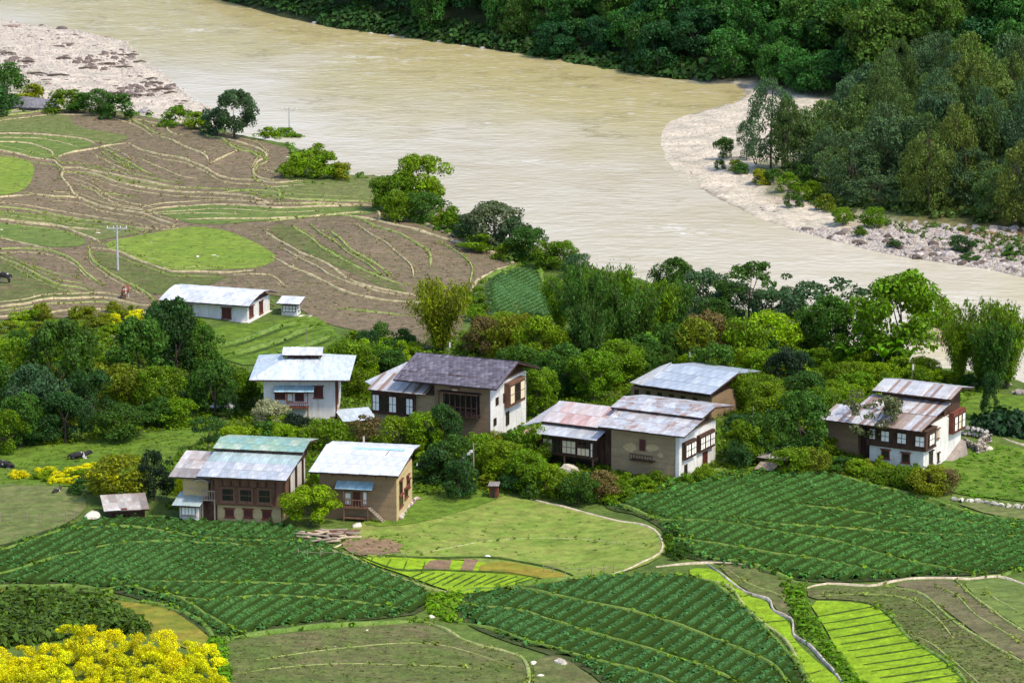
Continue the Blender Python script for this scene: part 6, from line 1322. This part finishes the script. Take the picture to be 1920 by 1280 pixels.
# ================================================================== H6 grey roof behind
h = House('farmhouse', 'half-hidden mud house with long plain grey-blue tin roof behind the others', 'house', 1334, 786, 32)
D = 7.0; _, zt_ = h.F((1334, 748)); zt_ = max(zt_, 2.2); xl, _ = h.F((1176, 764))
h.wall(xl+.4, 0, 0, D, -2, zt_, 'mudred'); h.wall(xl+1.3, -.3, .3, D-.3, zt_+.002, zt_+.5, 'wood', 'attic_frame')
yE = -1.3; a1, ez = h.F((1332, 740), yE); a0, _ = h.F((1206, 716), yE)
_yr = 4.2; zr_ = h.loc((1367, 703), 1, _yr).z
h.gable(a0, a1, yE, ez, _yr, max(ez+1.0, min(zr_, ez+1.8)), 9.0, ez+.3, 'bluegrey', rust=.12, rows=3)
_P = [Vector((a0-2.6, 0.6, ez-.35)), Vector((a0+.02, yE, ez+.03)), Vector((a0+.02, _yr, ez+1.3)), Vector((a0-1.6, _yr+.6, ez+.6))]
mm = MB(); mm.hexa([tuple(v-Vector((0, 0, .06))) for v in _P], [tuple(v) for v in _P]); o = mm.build('side_roof', M['sheet'], h.r); o.color = (.55, .54, .52, 1); o['rusting'] = .3
for i in range(6): x = xl+.8+i*1.3; MB().box(x, x+.5, -.02, -.002, zt_-.8, zt_-.25).build('vent', M['paned'], h.r)
# ================================================================== H7 right-hand house
h = House('farmhouse', 'white farmhouse with rust-striped stepped tin roof and mud annexe at the right', 'house', 1731, 884, 29)
xl, _ = h.F((1630, 862)); _, z1 = h.F((1731, 845)); z1 = max(z1, 1.5); D = 9.0; _, z2 = h.F((1731, 808)); z2 = max(z2, z1+1.7)
h.wall(xl, 0, 0, D, -1.0, z2+.1, 'white')
h.wall(xl-.02, .03, -.04, D-2.6, -2.0, -.25, 'stone', 'footing'); 
m = MB(); m.hexa([(.04, 5.2, -2.0), (1.2, 5.2, -2.0), (1.0, D, -1.5), (.04, D, -1.5)], [(.04, 5.2, -.1), (.6, 5.4, -.2), (.5, D, 1.0), (.04, D, 1.15)]); m.build('stone_buttress', M['stone'], h.r)
lattice_bay(h, xl-.2, .35, -.35, 2.2, z1, z2, 'wood')
for a, b in (((1630, 802), (1642, 824)), ((1652, 806), (1668, 829)), ((1682, 810), (1700, 833)), ((1716, 816), (1734, 839))): h.winF(a, b, -.35, cols=2, rows=2, pane='panew', frame='wood', sill=False, fr=.06)
for u in (.35,): h.window('S', u, u+1.3, z1+.35, z2-.35, .35, cols=2, rows=2, pane='panew', frame='wood', sill=False)
for a, b in (((1653, 842), (1668, 860)), ((1691, 848), (1706, 868))): h.winF(a, b, 0, cols=1, rows=1, pane='paned', frame='woodred', fr=.1)
h.winS((1742, 848), (1748, 868), 0, cols=1, rows=1, pane='paned', frame='wood'); h.window('S', 3.0, 3.5, z1+.5, z1+1.4, 0, cols=1, rows=1, pane='panec', frame='woodbrown'); h.window('S', 3.3, 3.7, .2, 1.0, 0, cols=1, rows=1, pane='paned', frame='wood')
MB().box(.002, .5, 5.9, D-.1, z1+.35, z1+2.35).build('timber_bay', M['woodred'], h.r)
for i in range(3): uu = 6.05+i*.93; h.window('S', uu, uu+.82, z1+.55, z1+2.0, .5, cols=1, rows=2, pane='panew' if i != 1 else 'panec', frame='wood', sill=False)
# mud annexe
ax1, _ = h.F((1608, 850), .2); ax0, _ = h.F((1550, 840), .2); h.wall(ax0, ax1, .2, 7, -1.5, z2+.1, 'mudred', 'annexe_wall'); h.wall(ax1+.002, xl-.22, .9, 7, -1.5, z2-.1, 'wood', 'recess')
yE = -1.4; a1, ez = h.F((1727, 808), yE); a0, _ = h.F((1537, 780), yE); ez = z2+.25
h.lean(a0, a1, yE, ez, 2.4, ez+.65, 'striped', rust=.6, rows=1, wdt=.36); h.lean(a0+2.2, a1-.01, 2.2, ez+.67, 5.6, ez+1.2, 'striped', rust=.7, rows=1, name='upper_slope', wdt=.36)
u0, _ = h.F((1637, 733), 5.0); h.gable(u0, a1+.3, 4.9, ez+1.75, 7.6, ez+2.35, 10.6, ez+1.75, 'striped', rust=.6, rows=1, wdt=.36, pal2='grey', name='top_roof')
h.wall(u0+.6, -.4, 5.7, 9.6, ez-.1, ez+1.8, 'wood', 'attic_frame'); h.wall(a0+.7, -.4, .4, 5.4, z2+.102, ez+.1, 'wood', 'attic_screen')
# ================================================================== H8 long white house
h = House('farmhouse', 'long low white house with curved pale tin roof among the ploughed terraces', 'house', 464, 605, 19)
_, zt_ = h.F((463, 573)); xl, _ = h.F((318, 592)); D = 6.3; zt_ = max(zt_, 1.7)
h.wall(xl, 0, 0, D, -1.2, zt_+.05, 'white'); MB().box(xl-.05, .25, -.35, D+.1, -1.2, .12).build('plinth', M['whiteold'], h.r)
yE = -.9; a1 = .6; a0 = h.F((298, 562), yE)[0]; ez = zt_+.12; mid = 1.6
m = MB(); prof = [(-.9, 0), (.6, .42), (2.1, .72), (3.4, .84), (5.0, .62), (7.3, .05)]
for (y0_, q0), (y1_, q1) in zip(prof[:-1], prof[1:]): m.hexa([(a0, y0_, ez+q0-.1), (a1, y0_, ez+q0-.1), (a1, y1_-.001, ez+q1-.1), (a0, y1_-.001, ez+q1-.1)], [(a0, y0_, ez+q0), (a1, y0_, ez+q0), (a1, y1_-.001, ez+q1), (a0, y1_-.001, ez+q1)])
rf = m.build('roof', M['wood'], h.r)
for (y0_, q0), (y1_, q1) in zip(prof[:-1], prof[1:]): h.slope(rf, a0, a1, y0_, ez+q0, y1_, ez+q1, 'white', rows=1, wdt=1.0)
m = MB(); m.poly([(-.05, 0, zt_+.05), (-.05, D, zt_+.05), (-.05, 4.8, ez+.55), (-.05, 3.3, ez+.72), (-.05, 1.5, ez+.5)]); m.build('gable', M['wood'], h.r)
h.winF((416, 577), (434, 597), 0, cols=2, rows=1, pane='paner', frame='woodred'); h.winF((346, 572), (360, 586), 0, cols=2, rows=1, pane='paner', frame='woodred'); h.window('S', .5, 1.6, .5, 1.6, 0, cols=2, rows=1, pane='paner', frame='woodred'); h.window('S', 3.3, 4.3, .35, 1.65, 0, cols=1, rows=1, pane='paner', frame='woodred', name='door')
# shrine
h = House('shrine', 'tiny white shrine hut with flat tin roof right of the long white house', 'shrine', 557, 593, 12)
x0, _ = h.F((528, 590)); h.wall(x0, 0, 0, 1.5, -.6, 1.35, 'white'); h.window('F', x0+.12, -.12, .45, 1.2, 0, cols=4, rows=2, pane='panew', frame='wood', sill=False, fr=.04); h.window('S', .3, 1.2, .45, 1.2, 0, cols=2, rows=2, pane='panew', frame='wood', sill=False, fr=.04)
h.lean(x0-.45, .4, -.5, 1.42, 2.0, 1.75, 'white', rows=1); MB().box(.2, 1.6, -.4, .6, -.3, .05).build('stone_slab', M['whiteold'], h.r)
# crooked shed
h = House('shed', 'crooked low shed with patchy grey tin roof beside the left crop', 'shed', 272, 968, -12)
x0, _ = h.F((205, 966)); h.wall(x0, 0, 0, 2.2, -.8, .75, 'wood')
rf = h.lean(x0-.5, .3, -.7, .8, 2.6, 1.35, 'old', rust=.5, rows=2, wdt=.7); MB().box(x0-.2, x0+.9, -.8, -.1, .9, .93).build('pale_sheet', M['white'], h.r); MB().box(x0+1.0, x0+1.5, -.75, .0, .92, .95).build('red_sheet', M['woodred'], h.r)
# brown booth
h = House('privy', 'narrow dark brown booth at the back edge of the rounded pasture', 'shed', 933, 936, 8)
h.wall(-.75, 0, 0, .8, -.5, 1.15, 'woodred'); h.lean(-.85, .1, -.15, 1.2, .95, 1.3, 'old', rust=.3, wdt=.5); h.window('F', -.6, -.2, .05, .95, 0, cols=1, rows=1, pane='paned', frame='wood', name='door', sill=False)
# white tin sheet shelter
h = House('tin_shelter', 'bright white tin sheet shelter in the shrubs left of the white house', 'shelter', 440, 772, 14)
m = MB(); 
for x in (-2.2, -.1): m.box(x, x+.08, 0, .08, -1, .25); m.box(x, x+.08, 1.6, 1.68, -1, .6)
m.build('posts', M['wood'], h.r); h.lean(-2.5, 0, -.2, .3, 2.2, .8, 'white', rows=1)
# two small timber shelters left of H7
h = House('field_shelter', 'small low shelter with pale plank roof at the top edge of the right-hand crop', 'shelter', 1452, 888, 25)
m = MB()
for x in (-2.0, -.1): m.box(x, x+.1, 0, .1, -.5, .35); m.box(x, x+.1, 1.4, 1.5, -.5, .7)
m.build('posts', M['wood'], h.r)
for i in range(4): o = MB().box(-.22, .22, -.9, .9, 0, .04).build('plank', M['woodpale'], h.r); o.location = (-1.6+i*.46, .5, .5+.02*(i % 2)); o.rotation_euler.x = R(12)
h.lean(-2.2, .6, 1.2, 1.0, 2.4, 1.2, 'old', rust=.3)
# ------------------------------------------------------------------ poles, wires, walls, animals, small things
M['concrete'] = plaster('concrete', (.42, .42, .41), (.36, .36, .35), (.25, .24, .22), .4)
def pole(x, by, ty, label, arms=1, insul=True, r=.13, mat='concrete'):
    p = at(x, by); s = scale_at(p); hgt = (by-ty)/s/.97
    e = empty('power_pole', p); tag(e, label, 'utility pole')
    MB().bar((0, 0, -.5), (0, 0, hgt), r, r*.6, 8).build('post', M[mat], e)
    for k in range(arms):
        z = hgt-.35-k*.9; m = MB(); m.box(-1.2, 1.2, -.06, .06, z-.06, z+.06); o = m.build('crossarm', M[mat], e); m = MB(); m.bar((-.6, .0, z-.07), (0, 0, z-.6), .03); m.bar((.6, 0, z-.07), (0, 0, z-.6), .03); m.build('brace', M[mat], e)
        if insul:
            for q in (-1.1, -.4, .4, 1.1): MB().bar((q, 0, z+.06), (q, 0, z+.3), .07, .05, 6).build('insulator', M['white'], e)
    return e, hgt
pole(543, 268, 203, 'concrete power pole with crossarm at the river edge of the terraces', r=.16)
pole(221, 508, 424, 'concrete power pole with crossarm and box in the ploughed terraces', r=.15)
e, hg = pole(888, 916, 830, 'pale leaning pole holding flags beside the rounded pasture', 0, False, .09, 'woodpale')
for x, by, ty, lab in [(1411, 845, 762, 'thin pale pole among the trees right of the patched-roof house'), (268, 800, 752, 'thin pale pole in the left wood'), (1350, 690, 648, 'thin pole behind the half-hidden grey roof'), (575, 650, 612, 'thin pale pole in the grass above the lantern-roofed house')]: pole(x, by, ty, lab, 0, False, .06, 'woodpale')
# string of white flags
_a = at(780, 890)+Vector((0, 0, 1.2)); _b = at(888, 916)+Vector((0, 0, hg*.9))
e = empty('flag_string', _a); tag(e, 'string of small white prayer flags sagging from the pale pole', 'flags'); prev = None; m = MB()
for i in range(25):
    t = i/24; q = (_b-_a)*t+Vector((0, 0, -1.3*math.sin(math.pi*t)))
    if prev is not None: m.bar(prev, q, .012, None, 4)
    prev = q
    if 0 < i < 24: o = MB().box(-.16, .16, -.01, .01, -.26, 0).build('flag', M['white'], e, q); o.rotation_euler = (random.uniform(-.3, .3), 0, random.uniform(-.6, .6))
m.build('cord', M['woodpale'], e)
for x, y, hh, lab in [(1291, 702, 2.4, 'white prayer flag on a short mast at the half-hidden grey roof'), (1709, 722, 2.2, 'white prayer flag on the ridge of the right-hand house'), (681, 850, 1.6, 'small white prayer flag behind the bright-roofed mud house'), (842, 668, 1.6, 'small white prayer flag behind the dark roof')]:
    p = at(x, y+30); e = empty('prayer_flag', p); tag(e, lab, 'flag'); hz = hh+1.6; MB().bar((0, 0, 0), (0, 0, hz), .03, .02).build('mast', M['woodpale'], e); MB().box(.02, .17, -.01, .01, hz-.6, hz-.05).build('cloth', M['white'], e)
# dry stone walls: stones as parts
def stone_wall(pts, hgt, wd, label, n_course=3, sz=.42, cols=((.42, .37, .31), (.33, .28, .23), (.50, .45, .38))):
    W = catmull(unproj(pts)[:, :2], .5); e = empty('stone_wall', Vector((W[0][0], W[0][1], float(H(*W[0])))))
    tag(e, label, 'wall'); L_ = 0; pos = [W[0]]; acc = 0
    seg = np.linalg.norm(np.diff(W, axis=0), axis=1); cum = np.concatenate([[0], np.cumsum(seg)])
    for c in range(n_course):
        s_ = (c % 2)*sz*.5
        while s_ < cum[-1]:
            x = np.interp(s_, cum, W[:, 0]); y = np.interp(s_, cum, W[:, 1])
            for row in (-1, 1):
                o = link_obj('stone', random.choice(ROCKS), e); k = random.uniform(.85, 1.25)
                o.location = Vector((x+random.uniform(-.05, .05)-W[0][0], y+row*wd*.25-W[0][1], float(H(x, y))+(c+.4)*hgt/n_course-float(H(*W[0]))))
                o.scale = (sz*1.15*k, wd*.55, hgt/n_course*1.25*k); o.rotation_euler = (random.uniform(-.2, .2), random.uniform(-.2, .2), random.random()*3); cc = random.choice(cols); o.color = (cc[0]*k, cc[1]*k, cc[2]*k, 1)
            s_ += sz*random.uniform(.85, 1.25)
stone_wall([(1808, 832), (1822, 842), (1840, 848), (1850, 846)], 0.8, .5, 'low crumbling stone wall at the corner of the right-hand house', 2, .36, ((.24, .20, .16), (.15, .125, .10), (.34, .29, .23)))
stone_wall([(1832, 850), (1838, 838), (1850, 830), (1862, 828)], 0.9, .5, 'short raised stone wall running back from the crumbling one', 3, .36, ((.26, .22, .17), (.16, .13, .11), (.34, .29, .23)))
stone_wall([(1808, 816), (1830, 819), (1855, 826)], 1.1, .6, 'grey stone wall along the dark hedge at right', 2, .5, ((.25, .23, .22), (.32, .29, .27)))
stone_wall([(1788, 938), (1820, 942), (1850, 946), (1880, 951), (1930, 955), (1980, 960)], .5, .5, 'long low field wall of loose stones in front of the right meadow', 1, .7, ((.48, .43, .36), (.36, .33, .25), (.55, .50, .42)))
stone_wall([(748, 974), (756, 962), (766, 952), (778, 940), (792, 936)], .5, .5, 'row of loose stones along the side of the mud house', 1, .6, ((.50, .45, .38), (.33, .24, .20)))
stone_wall([(940, 838), (965, 830), (990, 822), (1004, 812)], 1.0, .6, 'brown rubble wall between the dark-roofed and pink-roofed houses', 2, .55, ((.30, .20, .15), (.38, .28, .22)))
# timber / plank pile
def pile(x, y, n, spread, label, cols, name='plank_pile', part='plank'):
    p = at(x, y); e = empty(name, p); tag(e, label, 'pile')
    for i in range(n):
        L_ = random.uniform(1.2, 3.0); me = MB().box(-L_/2, L_/2, -.12, .12, -.04, .04).mesh(part, M[random.choice(cols)]); o = link_obj(part, me, e)
        o.location = (random.uniform(-spread, spread), random.uniform(-spread, spread)*.9, .12+.05*i*.5); o.rotation_euler = (random.uniform(-.1, .1), random.uniform(-.12, .12), random.uniform(-.9, .6))
M['freshwood'] = wood('fresh_timber', (.38, .28, .17), (.50, .40, .28))
pile(600, 1012, 22, 1.5, 'heap of pale sawn planks and offcuts in front of the mud house', ['freshwood', 'freshwood', 'freshwood', 'woodpale', 'woodpale', 'woodbrown']); pile(634, 1006, 12, 1.1, 'smaller scatter of pale timber right of the plank heap', ['freshwood', 'woodpale', 'woodbrown'])
pile(690, 965, 6, .8, 'few boards lying under the outside stair', ['woodbrown', 'woodpale'])
for i, (x, y) in enumerate([(915, 1046)]):
    rock(x, y, 18, .8, (.85, .83, .80), 'small white tarpaulin bundle on the edge of the pasture', None, 'white_bundle', .5, 'bundle')
for i, (x, y, wp) in enumerate([(885, 958, 16), (852, 975, 22), (980, 1038, 26), (960, 945, 14)]): rock(x, y, wp, .12, (.12, .12, .07), 'flat dark dung patch on the rounded pasture', 'dark patches on the pasture', 'dung_patch', .8, 'patch')
for x, y, wp in [(720, 1046, 10), (745, 1047, 8), (765, 1047, 10), (780, 1048, 8), (872, 1049, 10), (840, 1048, 8), (1065, 1033, 7)]: rock(x, y, wp, .7, (.55, .48, .40), 'small pale stone on the bank below the rounded pasture', 'small stones below the pasture')
for x, y, wp in [(400, 480, 12), (408, 482, 10), (370, 482, 14), (285, 456, 8), (183, 438, 14), (3, 432, 8), (548, 531, 5), (540, 296, 12)]: rock(x, y, wp, .6, (.62, .55, .45), 'small pale stone in the upper terraces', 'pale stones in the upper terraces')
# cattle: one skinned body
def cow_mesh(lying=False):
    pts = [(0, 0, 1.05), (.5, 0, 1.08), (.85, 0, 1.15), (1.15, 0, 1.3), (1.42, 0, 1.18), (-.5, 0, 1.1), (-.85, 0, 1.05), (-.95, 0, .7)]; ed = [(0, 1), (1, 2), (2, 3), (3, 4), (0, 5), (5, 6), (6, 7)]; rd = [.36, .34, .24, .17, .10, .34, .14, .03]
    lh = .45 if lying else 1
    for sx, par in ((.55, 1), (-.55, 5)):
        for sy in (-.2, .2):
            n = len(pts)
            if lying: pts += [(sx+.1, sy*1.6, .75), (sx+.35, sy*1.9, .68), (sx+.05, sy*2.2, .64)]
            else: pts += [(sx, sy, .75), (sx+(.04 if sx > 0 else -.08), sy, .42), (sx, sy, .04)]
            ed += [(par, n), (n, n+1), (n+1, n+2)]; rd += [.14, .075, .06]
    n = len(pts); pts += [(1.2, .16, 1.45), (1.2, -.16, 1.45)]; ed += [(3, n), (3, n+1)]; rd += [.03, .03]
    if lying: pts = [(a, b, c-.62) for a, b, c in pts]
    me = bpy.data.meshes.new('cow_body'); me.from_pydata(pts, ed, []); 
    o = bpy.data.objects.new('cow_tmp', me); C.objects.link(o); md = o.modifiers.new('s', 'SKIN'); o.modifiers.new('u', 'SUBSURF').levels = 1
    for i, v in enumerate(me.skin_vertices[0].data): v.radius = (rd[i], rd[i]*.85); v.use_root = (i == 0)
    dg = bpy.context.evaluated_depsgraph_get(); ev = bpy.data.meshes.new_from_object(o.evaluated_get(dg)); bpy.data.objects.remove(o); return ev
_n = NT('cowhide'); _oi = _n.n('ShaderNodeObjectInfo'); M['hide'] = _n.finish(_n.mix(_n.ramp(_n.noise(_n.objc(), 1.6, 2), [(.56, 0), (.6, 1)]), _oi.outputs['Color'], (.5, .47, .43)), .8)
COWS = [cow_mesh(False), cow_mesh(True)]
for x, y, k, rz, c, lab in [(146, 861, 1, .2, (.02, .018, .018), 'black and white cow lying in the left meadow'), (12, 878, 1, 2.6, (.02, .018, .018), 'black cow lying at the far left of the meadow'), (8, 532, 0, 2.9, (.02, .018, .018), 'black and white cow grazing at the left edge of the ploughed terraces'), (235, 560, 0, 1.4, (.16, .05, .025), 'reddish brown cow standing on the terraces left of the long white house'), (105, 924, 1, 1.0, (.03, .025, .02), 'small dark calf in the olive grass plot')]:
    p = at(x, y); me = COWS[k].copy(); me.materials.clear(); me.materials.append(M['hide']); o = link_obj('cow', me, None, p); o.rotation_euler.z = rz; o.color = c+(1,); tag(o, lab, 'cow')
    if 'calf' in lab: o.scale = (.55, .55, .55)
# banana plants
def banana_mesh(seed):
    rng = random.Random(seed); m = MB()
    for i in range(9):
        a = i*.7+rng.random()*.4; up = rng.uniform(.6, 1.2); L_ = rng.uniform(1.3, 2.0); prev = None
        for k in range(6):
            t = k/5; r = L_*t*.85; z = 1.7+up*math.sin(t*2.2)*.9; wd = .26*math.sin(math.pi*min(1, t*.9+.08)); c = Vector((math.cos(a)*r, math.sin(a)*r, z)); s_ = Vector((-math.sin(a), math.cos(a), 0))*wd
            if prev: m.poly([prev[0], prev[1], tuple(c+s_), tuple(c-s_)])
            prev = (tuple(c-s_), tuple(c+s_))
    return m.mesh('banana_leaves', M['leaf']), MB().bar((0, 0, -.2), (0, 0, 1.8), .13, .08, 8).mesh('banana_stem', M['culm'])
BN = [banana_mesh(1), banana_mesh(2)]
for i, (x, y, s_) in enumerate([(1655, 712, 1.3), (1680, 705, 1.5), (1700, 712, 1.2), (1222, 690, 1.3), (1590, 700, 1.1), (630, 720, 1.2), (1335, 655, 1.1)]):
    p = at(x, y); e = empty('banana_plant', p, random.random()*6); e.scale = (s_,)*3; tag(e, f'banana plant {where(x, y)}', 'plant', 'banana plants'); a_, b_ = random.choice(BN); o = link_obj('leaves', a_, e); o.color = (.10, .22, .02, 1); link_obj('stem', b_, e)
# fence posts with rails near the left plot
def fence(pts, label, h_=1.0, sp=1.6):
    W = catmull(unproj(pts)[:, :2], sp); e = empty('fence', Vector((W[0][0], W[0][1], float(H(*W[0]))))); tag(e, label, 'fence'); b = Vector(e.location); pm = MB().bar((0, 0, -.2), (0, 0, h_), .045, .035, 5).mesh('post', M['woodpale']); m = MB(); prev = None
    for q in W:
        v = Vector((q[0], q[1], float(H(*q))))-b; o = link_obj('post', pm, e, v); o.rotation_euler = (random.uniform(-.08, .08), random.uniform(-.08, .08), 0)
        if prev is not None: m.bar(prev+Vector((0, 0, h_*.7)), v+Vector((0, 0, h_*.7)), .018, None, 4)
        prev = v
    m.build('wire', M['woodpale'], e)
fence([(0, 980), (50, 980), (100, 982), (140, 975)], 'thin post fence across the olive grass plot at left'); fence([(1020, 1075), (1060, 1078), (1110, 1078), (1150, 1075)], 'short thin post fence at the near edge of the pasture', .8); fence([(560, 1045), (600, 1048), (660, 1046), (760, 1050)], 'thin post fence above the seedling strip', .8)
# ------------------------------------------------------------------ make alike labels singular where a place word is enough
def singular():
    by = {}
    for o in SC.objects:
        if o.parent is None and 'label' in o.keys() and 'category' in o.keys(): by.setdefault(o['label'], []).append(o)
    for lab, L_ in by.items():
        if len(L_) < 2: continue
        gr = L_[0].get('group') or ('alike: '+lab)[:60]
        for o in L_: o['group'] = o.get('group') or gr
        if len(L_) == 2 and len(lab.replace('-', ' ').split()) <= 13:
            L_.sort(key=lambda o: to_px(o.location.x, o.location.y, o.location.z)[0]); L_[0]['label'] = lab+', left one'; L_[1]['label'] = lab+', right one'
        elif len(L_) <= 6:
            base = lab.replace('some way ', '')
            if len(base.replace('-', ' ').split()) > 13: base = base.replace('small ', '').replace('medium ', '')
            if len(base.replace('-', ' ').split()) > 13: continue
            L_.sort(key=lambda o: to_px(o.location.x, o.location.y, o.location.z)[0]); n = len(L_)
            ws = ['leftmost']+['second from left', 'third from left', 'fourth from left', 'fifth from left'][:n-2]+['rightmost']
            for o, w_ in zip(L_, ws): o['label'] = base+', '+w_
singular()
print('tris', sum(sum(len(p.vertices)-2 for p in m.polygons) for m in bpy.data.meshes))
print('forest', NF, 'pines', NP_, 'objects', len(SC.objects))
